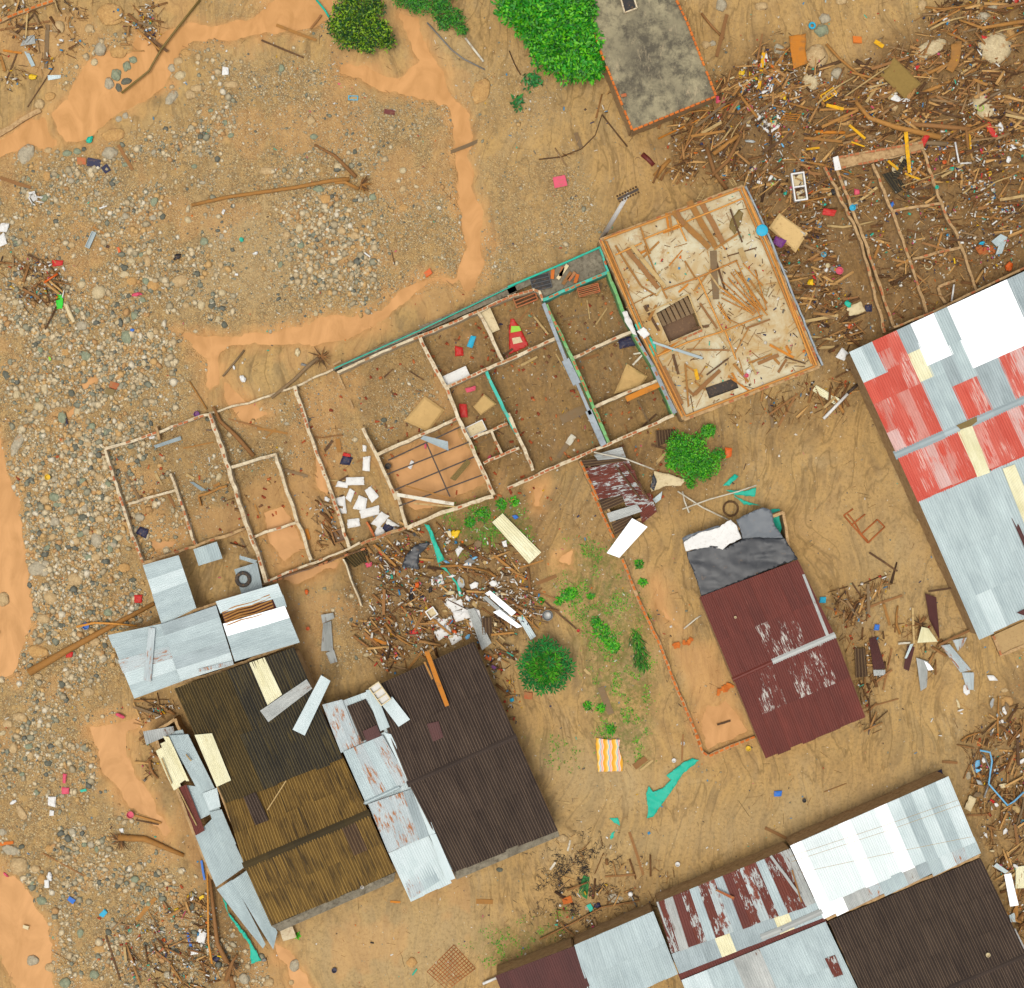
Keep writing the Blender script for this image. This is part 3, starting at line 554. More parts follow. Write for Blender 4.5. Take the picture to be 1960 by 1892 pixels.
def prism(th, poly, z0, z1, mat, name, holes=(), label=None, **kw):
    """flat polygon (plan coordinates measured at z1) with thickness"""
    from mathutils.geometry import tessellate_polygon
    loops = [[W(x, y, z1) for x, y in poly]] + [[W(x, y, z1) for x, y in h] for h in holes]
    tris = tessellate_polygon(loops); allp = [v for l in loops for v in l]; n = len(allp); mb = MB()
    mb.v = [v.copy() for v in allp] + [Vector((v.x, v.y, z0)) for v in allp]
    for a, b, c in tris:
        up = (allp[b] - allp[a]).cross(allp[c] - allp[a]).z > 0; mb.f.append((a, b, c) if up else (a, c, b)); mb.f.append((a + n, c + n, b + n) if up else (a + n, b + n, c + n))
    k = 0
    for l in loops:
        m = len(l)
        for i in range(m): a = k + i; b = k + (i + 1) % m; mb.f.append((a, b, b + n, a + n))
        k += m
    return ob(name, mb, mat, th, label=label, **kw)
def inset(poly, f): cx = sum(p[0] for p in poly) / len(poly); cy = sum(p[1] for p in poly) / len(poly); return [(cx + (x - cx) * f, cy + (y - cy) * f) for x, y in poly]
def shell(th, poly, h, mat='plaster_mud', f=.955):
    q = inset(poly, f)
    for a, b in zip(q, q[1:] + q[:1]): wallrun(th, [a, b], h, .18, mat, jit=.01)
def lerp2(a, b, t): return (a[0] + (b[0] - a[0]) * t, a[1] + (b[1] - a[1]) * t)

# --- concrete roofed house, top
A_ = [(1060, -160), (1262, -105), (1294, 0), (1314, 41), (1370, 184), (1211, 249), (1161, 126), (1126, 36), (1113, 0)]
th = thing('concrete_house', W(1235, 80), 'house with a flat weathered concrete roof edged by a row of orange bricks', 'house')
prism(th, A_, 2.75, 3.0, 'weathered_concrete', 'roof_slab'); shell(th, A_, 2.74, 'plaster_mud', .985)
for a, b in ((A_[1], A_[2]), (A_[2], A_[3]), (A_[3], A_[4]), (A_[4], A_[5]), (A_[5], A_[6]), (A_[6], A_[7]), (A_[7], A_[8]), (A_[8], A_[0])):
    Aw, Bw = W(*a, 3.1), W(*b, 3.1); L = (Bw - Aw).length; n = int(L / .33); yaw = math.atan2(Bw.y - Aw.y, Bw.x - Aw.x); nn = Vector((math.sin(yaw), -math.cos(yaw), 0)) * .02
    for i in range(n):
        if random.random() < .93: q = Aw.lerp(Bw, (i + .5) / n) - nn; inst('brick', BRICKO, th, (q.x, q.y, 3.0), yaw + random.uniform(-.05, .05), (random.uniform(.9, 1.05), random.uniform(.9, 1.15), random.uniform(1.2, 1.7)))
op = TP(3, '835,-30 935,-30 962,60 870,95'); prism(th, op, 3.0, 3.012, 'plastic_black', 'skylight_painted_dark')  # no hole here: a black plate paints the darkness inside the opening
for a, b in zip(op, op[1:] + op[:1]): wallrun(th, [a, b], 3.2, .09, 'plaster', jit=.0, wob=0, name='skylight_curb', zb=2.99)
bb = thing('loose_brick', W(*T(3, 862, 714), 3.0), 'loose orange brick lying inside the left edge of the concrete roof', 'brick'); inst('block', BRICK, bb, W(*T(3, 862, 714), 3.0), .2, (1.2, 1.6, 2))

# --- big patchwork roof, right
R_ = thing('patchwork_warehouse', W(1950, 850), 'large building with patchwork roof of red, white and grey corrugated sheets', 'warehouse')
up = [(1625, 675), (2140, 437), (2230, 648), (1716, 870)]
UPC = {0: ([0, .29, .5, .78, 1], ['white_pale', 'red_solid', 'red_worn', 'pink_worn']), 1: ([0, .29, .5, 1], ['galvanised', 'red_solid', 'red_paint']), 2: ([0, .1, .27, .5, 1], ['red_solid', 'red_worn', 'red_solid', 'red_worn']), 3: ([0, .27, .5, 1], ['red_paint', 'red_paint', 'red_solid']),
       4: ([0, .22, .49, .5, 1], ['galvanised_grey', 'cream_sheet', 'galvanised', 'galvanised']), 5: ([0, .385, .5, 1], ['white_sheet', 'galvanised', 'galvanised']), 6: ([0, .385, .64, 1], ['white_sheet', 'galvanised_grey', 'red_solid']), 7: ([0, .3, .64, 1], ['galvanised', 'galvanised', 'red_paint'])}
for k in range(8, 13): UPC[k] = ([0, .568, 1], ['white_sheet', 'galvanised_grey' if k < 10 else 'red_solid'])
UPC[10] = ([0, .568, 1], ['white_sheet', 'red_paint']); UPC[11] = ([0, .568, 1], ['white_sheet', 'pink_worn'])
for k in range(13, 22): UPC[k] = ([0, .57, 1], ['galvanised_grey', 'red_solid' if k % 3 else 'red_worn'])
MAT['white_shiny'] = MAT['white_sheet']
def wl_(i, j, m): return {'white_sheet': 'white sheet', 'red_worn': 'worn red sheet', 'cream_sheet': 'cream sheet', 'pink_worn': 'faded pink sheet', 'red_solid': 'red sheet', 'red_paint': 'streaked red sheet', 'galvanised': 'grey sheet', 'galvanised_grey': 'dull grey sheet'}.get(m)
roof(R_, up, (3.4, 3.4, 4.2, 4.2), 22, lambda i: UPC[i][0], lambda i, j: UPC[i][1][j], lab=wl_, up=1)
lo = [(1716, 872), (2230, 650), (2274, 742), (1757, 962)]
LOM = ['red_solid', 'red_paint', 'pink_worn', 'red_worn', 'red_solid', 'cream_sheet', 'red_worn', 'red_paint', 'red_solid', 'pink_worn', 'red_paint', 'cream_sheet'] + ['red_solid', 'red_worn'] * 5
roof(R_, lo, (4.2, 4.2, 3.75, 3.75), 22, [0, .93], lambda i, j: LOM[i], lab=wl_, nl=2)
for i in range(22):   # red foot strip under the long sheets
    q = [(x, y, zz) for (x, y), zz in zip(lo, (4.2, 4.2, 3.75, 3.75))]
    if i in (5, 11): continue
    cs = [bil(q, i / 22, .88), bil(q, (i + 1) / 22 + .004, .88), bil(q, (i + 1) / 22 + .004, 1.0), bil(q, i / 22, 1.0)]; sheet(R_, [c[:2] for c in cs], [c[2] for c in cs], 'red_solid', dz=.002 * (i % 2))
b2 = [(1758, 960), (2276, 738), (2385, 995), (1872, 1221)]
roof(R_, b2, (3.68, 3.68, 2.95, 2.95), 18, lambda i: [0, .4, .72, 1] if i % 4 else [0, .55, 1], lambda i, j: 'white_pale' if (i in (0, 1) and j == 2) else 'galvanised', lab=wl_, up=1, nl=2)
sheet(R_, TP(8, '1475,1375 1562,1335 1700,1690 1603,1725'), (4.22, 4.22, 3.74, 3.74), 'cream_sheet', .09, .016, dz=.07, label='cream sheet')
sheet(R_, TP(8, '1790,1662 1882,1630 2120,2200 2020,2240'), (3.8, 3.8, 3.3, 3.3), 'cream_sheet', .09, .016, dz=.08, label='cream sheet')
sheet(R_, TP(12, '1856,198 1884,186 1990,420 1965,440'), (3.4,) * 4, 'maroon_dark', dz=.08, label='dark brown strip'); sheet(R_, TP(12, '1898,905 1953,876 1975,905 1950,925'), (3.1,) * 4, 'maroon_dark', dz=.06, label='dark brown scrap')
ridge(R_, [(1714, 872), (2231, 649)], 4.27, .27, 'galvanised_grey'); prism(R_, TP(8, '1450,1340 1600,1275 1605,1310 1560,1345 1480,1370'), 4.28, 4.33, 'plastic_olive', 'mossy_cap')
shell(R_, [(1625, 675), (2140, 437), (2385, 995), (1872, 1221)], 2.9, 'plaster_mud', .98)
wallrun(R_, TP(8, '985,612 1280,495 1520,375 1700,290 1960,165 2400,-30'), 2.6, .14, 'plaster_mud', .3)
th = thing('concrete_patio', W(1940, 1225), 'tan concrete patio with a mossy rim below the big grey roof', 'patio'); prism(th, TP(12, '1730,1070 2300,810 2400,960 1785,1215'), 0, .35, 'plastic_tan', 'paving')
wallrun(th, TP(12, '1725,1075 1782,1222 2400,965'), .45, .2, 'cement_gold' if 0 else 'plaster_mud', .3, name='rim')

# --- maroon house
th = thing('maroon_roofed_house', W(1500, 1270), 'small house with a dark maroon sheet roof, paint peeling beside the ridge', 'house')
PE = {(3, 1), (4, 1), (5, 1)}; PE2 = {(1, 0), (2, 0), (4, 0), (5, 0), (6, 0)}
pl = lambda s: lambda i, j: 'maroon_peeling' if (i, j) in s else 'maroon'
roof(th, [(1339, 1143), (1527, 1072), (1598, 1216), (1404, 1301)], (2.6, 2.6, 3.3, 3.3), 8, [0, .53, 1], pl(PE), nl=2, step=.015, lab=lambda i, j, m: 'sheet with paint peeled to pale metal' if 'peel' in m else None)
roof(th, [(1404, 1301), (1598, 1216), (1656, 1372), (1465, 1451)], (3.3, 3.3, 2.6, 2.6), 8, [0, .5, 1], pl(PE2), nl=2, step=.015, lab=lambda i, j, m: 'sheet with paint peeled to pale metal' if 'peel' in m else None)
ridge(th, [(1404, 1301), (1480, 1267)], 3.36, .16, 'maroon'); ridge(th, [(1480, 1267), (1599, 1216)], 3.37, .2, 'galvanised_dull')
sheet(th, TP(12, '300,622 318,618 500,1070 478,1080'), (2.75, 2.75, 3.3, 3.3), 'galvanised_dull', .1, .01, 'edge_flashing', dz=.06)
shell(th, [(1339, 1143), (1527, 1072), (1656, 1372), (1465, 1451)], 2.55, 'plaster_mud', .95)
# --- moss roofed house and its lean-tos, lower left
th = thing('moss_roofed_house', W(590, 1520), 'long house under mossy brown fibre cement roofing, partly covered with loose sheets', 'house')
roof(th, [(334, 1318), (563, 1239), (655, 1450), (430, 1535)], (3.5, 3.5, 3.15, 3.15), 9, [0, .52, 1], lambda i, j: ('cement_moss' if (i < 4 and j == 0) or i < 3 else 'cement_black'), .19, .04, nl=2, step=.03, spw=6)
roof(th, [(429, 1534), (655, 1446), (707, 1558), (468, 1658)], (3.0, 3.0, 3.5, 3.5), 9, [0, .5, 1], lambda i, j: 'cement_gold', .19, .04, nl=2, step=.03, spw=6, up=0)
roof(th, [(468, 1658), (707, 1558), (756, 1668), (519, 1771)], (3.5, 3.5, 2.9, 2.9), 9, [0, .5, 1], lambda i, j: 'cement_gold' if (i, j) != (7, 0) else 'cement_brown', .19, .03, nl=2, step=.03, spw=6)
ridge(th, [(467, 1659), (708, 1557)], 3.6, .26, 'cement_moss')
sheet(th, DP('466,1526 490,1516 515,1570 489,1580'), (3.2, 3.2, 3.35, 3.35), 'cement_dark', .19, .042, dz=.07, spw=6, label='dark sheet')
prism(th, DP('519,1773 757,1670 753,1688 536,1783'), 2.3, 2.7, 'grey_cement', 'gutter_parapet')
sheet(th, DP('477,1269 506,1259 540,1330 512,1350'), (3.62,) * 4, 'cream_sheet', .12, .02, label='cream sheet')
sheet(th, TP(13, '1450,5 1580,-8 1722,343 1615,392'), (3.6,) * 4, 'cream_sheet', .12, .018, dz=.06, label='cream sheet')
shell(th, [(334, 1318), (563, 1239), (756, 1668), (519, 1771)], 2.85, 'plaster_mud', .955)
g = 'galvanised'
th2 = thing('metal_roofed_annex', W(420, 1210), 'annex with light grey corrugated metal roofing stained by rust, above the mossy roof', 'house')
roof(th2, DP('275,1081 342,1063 375,1164 311,1197'), (2.9, 2.9, 2.8, 2.8), 1, [0, .3, .62, 1], lambda i, j: 'white_pale' if j else g, .1, .014, step=.02) if 0 else None
def cross_roof(th, quad, z, n, mats, **kw):
    """sheets whose ridges run along the first edge"""
    a, b, c, d = quad; roof(th, [b, c, d, a], (z[1], z[2], z[3], z[0]), n, [0, 1], lambda i, j: mats[i % len(mats)], nl=3, **kw)
cross_roof(th2, DP('274,1082 342,1063 376,1164 311,1197'), (2.8,) * 4, 4, ['galvanised', 'white_pale', g])
cross_roof(th2, TP(9, '810,1070 1210,985 1365,1412 1000,1545'), (3.1, 3.1, 3.0, 3.0), 5, [g, g, 'galvanised_rusty', 'white_pale', g], jit=.03)
cross_roof(th2, TP(9, '1200,990 1610,850 1745,1290 1355,1412'), (3.2, 3.2, 3.1, 3.1), 5, ['galvanised_grey', g, g, 'galvanised_grey', 'white_pale'])
cross_roof(th2, DP('415,1151 532,1117 542,1142 424,1174'), (3.3,) * 4, 1, ['white_pale']); cross_roof(th2, DP('428,1194 545,1160 574,1230 452,1266'), (3.3,) * 4, 3, ['white_sheet', g, g])
sheet(th2, DP('521,1144 542,1139 549,1162 531,1168'), (3.28,) * 4, g)
sheet(th2, TP(9, '1108,1012 1158,1020 1125,1420 1070,1405'), (3.3,) * 4, 'galvanised_rusty', .08, .012, dz=.03, label='narrow rusty sheet lying across')
sheet(th2, TP(9, '1475,1325 1735,1262 1740,1292 1480,1345'), (3.3,) * 4, 'galvanised_rusty', dz=.03)
shell(th2, DP('232,1218 311,1190 390,1160 530,1120 570,1232 420,1290 262,1335'), 2.7, 'plaster_mud', .95)
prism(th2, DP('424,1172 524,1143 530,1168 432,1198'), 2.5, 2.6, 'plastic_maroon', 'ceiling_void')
for k in range(6):
    a = lerp2(T(9, 1655, 905), T(9, 1690, 1010), k / 5.4); b = lerp2(T(10, 118, 770), T(10, 155, 885), k / 5.4); mb = MB(); A, B = W(*a, 3.3), W(*b, 3.3)
    mb.tube([A, A.lerp(B, .3) + Vector((random.uniform(-.05, .05), .08, 0)), A.lerp(B, .6) + Vector((0, -.05, 0)), B], [.055, .07, .05, .06], 6); ob('roof_pole', mb, 'wood_ochre', th2)
th3 = thing('valley_shed', W(720, 1480), 'narrow shed of rust-stained pale metal sheets between the mossy and the black roof', 'shed')
roof(th3, DP('617,1349 655,1339 689,1424 652,1440'), (3.1,) * 4, 2, [0, 1], lambda i, j: 'galvanised_rusty')
roof(th3, DP('640,1347 714,1320 866,1662 785,1716'), (3.0,) * 4, 3, [0, .35, .7, 1], lambda i, j: ['galvanised_rusty', g, 'white_pale'][i], step=.01)
roof(th3, DP('664,1352 700,1338 735,1400 692,1420'), (3.1,) * 4, 2, [0, 1], lambda i, j: 'cement_dark', .19, .042, spw=6)
sheet(th3, DP('694,1400 721,1388 731,1411 703,1424'), (3.25,) * 4, 'maroon_dark', .15, .01, label='maroon sheet')
roof(th3, TP(14, '665,130 960,8 1150,345 830,505'), (3.25,) * 4, 4, [0, 1], lambda i, j: [g, 'galvanised_rusty', g, 'galvanised_rusty'][i])
roof(th3, TP(14, '850,520 1200,398 1308,748 1000,882'), (3.2,) * 4, 4, [0, 1], lambda i, j: ['galvanised_rusty', 'galvanised_rusty', 'galvanised_rusty', 'galvanised_grey'][i])
roof(th3, TP(14, '1003,885 1300,752 1470,1100 1165,1240'), (3.1, 3.1, 2.9, 2.9), 3, [0, .45, 1], lambda i, j: 'white_pale'); ridge(th3, TP(14, '825,515 1085,395'), 3.4, .12, g)
for s in ('970,-10 1020,0 1180,330 1140,348', '1172,398 1216,388 1352,738 1308,752', '1310,752 1355,742 1500,1075 1435,1100'): sheet(th3, TP(14, s), (3.36,) * 4, 'white_pale', .12, .006)
sheet(th3, DP('700,1322 716,1318 746,1392 728,1400'), (3.36,) * 4, 'galvanised', .12, .006)
shell(th3, DP('617,1349 700,1330 866,1680 785,1722'), 2.8, 'plaster_mud', .93)
th = thing('black_roofed_house', W(890, 1460), 'house with an almost black corrugated fibre cement gable roof, beside a muddy yard', 'house')
roof(th, [(708, 1318), (907, 1229), (988, 1411), (783, 1501)], (2.95, 2.95, 3.6, 3.6), 8, [0, .48, 1], lambda i, j: 'cement_dark', .19, .042, nl=2, step=.03, spw=6, up=0)
roof(th, [(783, 1501), (988, 1411), (1066, 1586), (868, 1668)], (3.6, 3.6, 2.95, 2.95), 8, [0, .5, 1], lambda i, j: 'cement_dark', .19, .042, nl=2, step=.03, spw=6)
ridge(th, [(781, 1502), (989, 1410)], 3.7, .2, 'cement_dark'); prism(th, DP('866,1668 1066,1586 1071,1601 874,1684'), 2.5, 2.75, 'grey_cement', 'gutter_parapet')
sheet(th, TP(10, '1288,1732 1375,1712 1412,1830 1335,1865'), (3.4,) * 4, 'maroon_dark', .15, .01, dz=.1, label='maroon roof patch')
shell(th, [(708, 1318), (907, 1229), (1066, 1586), (868, 1668)], 2.9, 'plaster_mud', .955)
th = thing('sheet_leanto', W(400, 1560), 'collapsing lean-to of overlapping twisted metal sheets left of the mossy roof', 'lean-to')
for q, m, z, lb in (('1065,1790 1290,1750 1300,1800 1090,1890', 'galvanised_dull', 2.0, 0), ('1250,1800 1360,1775 1450,1990 1330,2050', g, 1.9, 0), ('1360,1780 1400,1880 1560,2130 1480,2120', 'galvanised_grey', 2.1, 0)): sheet(th, TP(9, q), z, m, sag=.08, curl=.05)
for q, m, z in (('1160,125 1215,95 1350,390 1295,420', 'cream_sheet', 2.3), ('1195,70 1250,45 1380,340 1330,375', 'cream_sheet', 2.35), ('1215,15 1260,20 1410,350 1385,350', 'cream_sheet', 2.42), ('1255,10 1400,0 1600,400 1490,450', g, 2.25), ('1390,380 1560,400 1640,560 1460,650', g, 2.15),
                ('1510,440 1615,400 1645,540 1560,570', 'white_pale', 2.45), ('1455,755 1640,570 1830,985 1610,1140', g, 2.1), ('1560,580 1650,560 1760,820 1640,800', g, 2.3), ('1335,395 1390,375 1525,718 1458,755', 'maroon', 2.4)):
    sheet(th, TP(13, q), z, m, .1, .018, sag=.09, curl=.04, label={'maroon': 'maroon sheet', 'cream_sheet': 'cream sheet'}.get(m))
sheet(th, TP(13, '1615,1160 1730,1080 1980,1560 1958,1600'), (1.9, 2.0, 1.2, 1.1), g, .1, .02, sag=.15); sheet(th, DP('443,1686 473,1666 531,1785 523,1818'), (2.1, 2.1, 1.5, 1.3), g, .1, .02, sag=.15)
for a, b in ((T(13, 1205, 180), T(13, 1280, 370)), (T(13, 1325, 400), T(13, 1465, 680)), (T(13, 1385, 150), T(13, 1425, 200))):
    mb = MB(); mb.tube([W(*a, 2.55), W(*b, 2.52)], .045, 6); ob('loose_batten', mb, 'wood_pale', th)
shell(th, DP('285,1390 330,1360 470,1660 410,1700'), 1.8, 'plaster_mud', .9)

# --- bottom right houses
th = thing('white_roofed_house', W(1700, 1620), 'house roofed with broad white and pale grey metal sheets crossed by cables', 'house')
wq = [(1512, 1619), (1815, 1486), (1879, 1640), (1579, 1764)]
WM = ['white_sheet', 'white_bright', 'white_bright', 'white_bright', 'white_sheet', 'white_bright', 'white_bright', 'white_sheet', 'white_pale', g, 'white_pale', g, 'white_pale']
roof(th, wq, (3.3, 3.3, 3.3, 3.3), 13, lambda i: [0, .8], lambda i, j: WM[i], nl=2)
FR = ['white_sheet', 'white_sheet', 'galvanised_dull', 'galvanised_dull', 'galvanised_rusty', g, g, 'galvanised_dull', 'galvanised_grey', g, 'white_pale', 'galvanised_rusty', g]
q3 = [(x, y, 3.25) for x, y in wq]
for i in range(13):
    e = .96 + .03 * ((i * 7) % 4) / 3; cs = [bil(q3, i / 13, .76), bil(q3, (i + 1) / 13 + .004, .76), bil(q3, (i + 1) / 13 + .004, e), bil(q3, i / 13, e + .01)]; sheet(th, [c[:2] for c in cs], 3.25, FR[i], .1, .016, nl=1, dz=.004 * (i % 2))
shell(th, wq, 2.9, 'plaster_mud', .97)
for a, b, c in (((1512, 1640), (1700, 1578), (1838, 1530)), ((1515, 1650), (1700, 1590), (1840, 1540)), ((1535, 1670), (1720, 1630), (1860, 1602))):
    c_ = thing('overhead_cable', W(*a, 4.6), 'thin tan cable strung over the white sheet roof', 'cable', 'cables over the white roof'); mb = MB(); mb.tube([W(*a, 4.6), W(*b, 4.4), W(*c, 4.6)], .012, 4); ob('wire', mb, 'plastic_tan', c_)
    c_['label'] = {1640: 'uppermost thin tan cable strung over the white sheet roof', 1650: 'middle thin tan cable strung over the white sheet roof', 1670: 'lowest thin tan cable strung over the white sheet roof'}[int(a[1])]
th = thing('brown_roofed_house', W(1780, 1800), 'house with a wide dark brown corrugated roof in the bottom right corner', 'house')
roof(th, [(1586, 1764), (1877, 1643), (1965, 1829), (1672, 1954)], (2.95, 2.95, 3.8, 3.8), 12, [0, .33, .66, 1], lambda i, j: 'cement_dark', .19, .042, nl=1, step=.03, spw=6, up=0)
roof(th, [(1672, 1954), (1965, 1829), (2050, 2010), (1757, 2135)], (3.8, 3.8, 2.95, 2.95), 12, [0, .5, 1], lambda i, j: 'cement_dark', .19, .042, nl=1, step=.03, spw=6)
ridge(th, [(1670, 1955), (1967, 1828)], 3.9, .2, 'cement_dark'); shell(th, [(1586, 1764), (1877, 1643), (2050, 2010), (1757, 2135)], 2.85, 'plaster_mud', .985)
th = thing('rusty_roofed_house', W(1400, 1740), 'house whose roof alternates rusty brown and bare grey metal sheets', 'house')
RM = ['rust_peeling', 'galvanised_dull', 'maroon', 'rust_peeling', g, 'rust_peeling', 'rust_stripe', 'galvanised_grey', 'maroon', 'rust_peeling', 'rust_stripe', 'rust_peeling', g, 'rust_peeling', 'rust_peeling', 'galvanised_dull']
roof(th, [(1257, 1728), (1512, 1624), (1561, 1728), (1285, 1825)], (3.1, 3.1, 3.2, 3.2), 16, [0, 1], lambda i, j: RM[i], nl=3, lab=lambda i, j, m: 'rusty sheet' if 'rust' in m or m == 'maroon' else 'bare grey sheet')
cr = [(x, y) for x, y in ((1285, 1826), (1563, 1716), (1578, 1755), (1300, 1864))]; roof(th, cr, (3.15,) * 4, 10, [0, 1], lambda i, j: 'cream_sheet' if i in (3, 7) else ('galvanised_grey' if i < 7 else g), nl=1)
cr = [(1304, 1876), (1580, 1764), (1650, 1910), (1364, 2030)]; roof(th, cr, (3.0,) * 4, 11, [0, .5, 1], lambda i, j: 'galvanised_dull' if i in (4, 5) else (g if i > 1 else 'white_pale'), nl=1)
cr = [(1297, 1863), (1575, 1752), (1584, 1768), (1304, 1880)]; roof(th, cr, (2.9,) * 4, 5, [0, 1], lambda i, j: 'maroon', nl=1, name='gap_sheet')
ridge(th, TP(16, '0,1515 150,1455 450,1320'), 3.3, .2, 'galvanised_dull'); sheet(th, TP(16, '468,1672 545,1645 605,1790 535,1812'), 3.1, 'rust_peeling', dz=.05, label='small rusty patch sheet')
ridge(th, TP(15, '1115,1255 1180,1440 1262,1615'), 3.25, .07, 'galvanised_dull', 'metal_strip')
shell(th, [(1257, 1728), (1512, 1624), (1650, 1910), (1364, 2030)], 2.85, 'plaster_mud', .98)
th = thing('grey_roofed_house', W(1200, 1850), 'house with clean pale grey corrugated roof between the maroon and the rusty roofs', 'house')
roof(th, [(1099, 1809), (1250, 1744), (1297, 1863), (1137, 1935)], (3.0,) * 4, 7, [0, .5, 1], lambda i, j: g, nl=2); shell(th, [(1099, 1809), (1250, 1744), (1297, 1863), (1137, 1935)], 2.8, 'plaster_mud', .96)
th = thing('low_maroon_house', W(1050, 1900), 'house with plain dark maroon metal roof cut off by the bottom edge', 'house')
roof(th, [(948, 1868), (1098, 1811), (1148, 1935), (998, 1992)], (3.0,) * 4, 6, [0, .6, 1], lambda i, j: 'maroon_dark', nl=2); shell(th, [(948, 1868), (1098, 1811), (1148, 1935), (998, 1992)], 2.8, 'plaster_mud', .96)

# --- ruined row: left lots
th = thing('ruined_house', W(430, 930), 'roofless ruin filled with gravel and silt, left end of the row, low broken walls', 'ruin')
TT = lambda t, s: TP(t, s)
for pts, h, wd_w, mt, br in ((DP('201,861 300,828 401,792'), .8, .2, 'plaster', .35), (DP('401,792 502,763 563,740 638,709'), .45, .14, 'plaster', 0), (DP('201,861 226,941 257,1036 275,1080'), .8, .2, 'plaster', .5), (DP('401,792 437,897 470,1002 501,1085 510,1115'), 1.1, .3, 'plaster', .4),
    (DP('563,740 596,840 630,933 643,969 668,1049'), .9, .24, 'plaster', .5), (DP('245,965 336,938'), .7, .18, 'plaster', 0), (DP('326,907 339,940 374,1044'), .8, .18, 'plaster', .45), (DP('275,1077 372,1046 470,1013'), .8, .2, 'plaster_mud', .3),
    (DP('380,951 434,930'), .6, .15, 'wood_ochre', 0), (DP('380,951 385,968'), .6, .15, 'wood_ochre', 0), (DP('298,817 305,842'), .9, .18, 'plaster_mud', 0), (DP('440,894 527,870 549,941 571,1002 596,1072'), .9, .24, 'plaster', .1), (DP('478,1030 568,1000'), .8, .2, 'plaster', .1),
    (DP('510,1113 590,1081 668,1051 690,1040'), 1.1, .16, 'plaster', .3), (DP('502,1120 590,1090 668,1061 700,1050'), 1.0, .1, 'plastic_mudbrown', .3), (DP('656,832 602,838'), .3, .1, 'wood_brown', 0)):
    wallrun(th, pts, h, wd_w, mt, br)
wallrun(th, DP('690,1042 740,1022 792,1005'), 1.2, .22, 'plaster_mud', 1.3); wallrun(th, TT(10, '665,505 800,855'), 1.1, .12, 'plaster', .0); wallrun(th, TT(10, '835,230 905,350'), .7, .14, 'brick_rubble', .6)
# middle lots
th = thing('roofless_house', W(870, 760), 'long roofless house of many walled rooms full of mud, middle of the row', 'ruin')
hh = 1.7
for pts, h, wd_w, mt, br in (
    (TT(6, '590,920 900,785 1230,640 1560,470 1953,285'), 1.9, .16, 'grey_cement', 0), (TT(6, '622,948 900,815 1225,682'), 1.8, .16, 'plaster', .15), (TT(6, '1225,682 1560,540 1953,360'), 1.8, .18, 'plaster', .8), (TT(7, '0,383 190,328 235,345 262,408'), 1.9, .16, 'plaster', .5),
    (TT(6, '1232,680 1330,880 1440,1070 1520,1280 1650,1560 1785,1860'), 1.7, .24, 'plaster', .2), (TT(6, '810,1360 910,1560 990,1730 1060,1892'), 1.5, .2, 'plaster', .1), (TT(10, '1060,0 1140,270'), 1.5, .2, 'plaster', .1), (TT(6, '910,1562 1200,1430 1515,1288'), 1.6, .2, 'plaster', .05),
    (TT(10, '1140,275 1400,160 1780,35'), 1.6, .24, 'plaster', .05), (TT(7, '0,1810 350,1650 740,1482'), 1.9, .2, 'plaster', .6), (TT(7, '740,1482 1000,1370 1235,1262'), 2.1, .2, 'plaster', .6), (TT(6, '1668,490 1760,660 1855,865'), 1.6, .2, 'plaster', .3),
    (TT(6, '1430,1060 1700,935 1953,825'), 1.7, .2, 'plaster', .9), (TT(7, '0,855 180,770 350,692'), 1.7, .2, 'plaster', .8), (TT(7, '0,1250 100,1470 190,1675'), 1.8, .2, 'plaster', .1), (TT(6, '1730,940 1810,1110 1890,1270 1953,1400'), 1.8, .2, 'plaster_teal', .1),
    (TT(6, '1635,1432 1890,1325'), 1.5, .18, 'plaster', .8), (TT(6, '1765,1380 1848,1560'), 1.5, .15, 'plaster', .3), (TT(6, '1710,1620 1953,1512'), 1.5, .18, 'plaster', .8), (TT(7, '0,1545 85,1510'), 1.5, .16, 'plaster', .6),
    (TT(7, '285,440 400,680 520,930 640,1210 750,1470'), 2.0, .2, 'plaster_green', .5), (TT(7, '262,405 460,320 745,200'), 2.0, .2, 'plaster_teal', .7), (TT(7, '745,195 850,480 950,680 1080,900 1240,1260'), 2.0, .2, 'plaster_green', .3),
    (TT(7, '490,838 700,735 920,642'), 1.8, .2, 'plaster', .3), (TT(7, '640,1205 850,1110 1110,1005'), 1.7, .2, 'plaster', .1), (TT(7, '690,20 745,195'), 2.0, .14, 'plaster_teal', .2)):
    wallrun(th, pts, h, wd_w, mt, br)
for a, b in ((TT(6, '655,905')[0], TT(6, '1215,650')[0]), (TT(6, '1240,628')[0], TT(6, '1953,318')[0]), (TT(7, '0,340')[0], TT(7, '170,265')[0])):   # cement gutter between the two walls
    A, B = W(*a, 1.5), W(*b, 1.5); mb = MB(); d = (B - A); mb.box((A + B) / 2 - Vector((0, 0, .3)), d.length, .42, .3, math.atan2(d.y, d.x)); ob('gutter', mb, 'grey_cement', th)
prism(th, TT(7, '170,265 330,180 500,80 690,20 745,195 500,290 300,370 250,405 190,330'), 1.2, 1.45, 'grey_cement', 'ledge')
for a, b, w_ in ((TT(7, '262,430')[0], TT(7, '430,850')[0], .22), (TT(7, '430,850')[0], TT(7, '515,1030')[0], .5), (TT(7, '515,1030')[0], TT(7, '620,1260')[0], .2), (TT(7, '600,1230')[0], TT(7, '715,1490')[0], .36), (TT(7, '1080,900')[0], TT(7, '1245,1250')[0], .26), (TT(7, '950,670')[0], TT(7, '1080,890')[0], .2)):
    A, B = W(*a, 2.05), W(*b, 2.05); mb = MB(); d = B - A; mb.box((A + B) / 2 - Vector((0, 0, .1)), d.length, w_, .09, math.atan2(d.y, d.x), jit=.04); ob('wall_flashing', mb, 'grey_flashing', th)
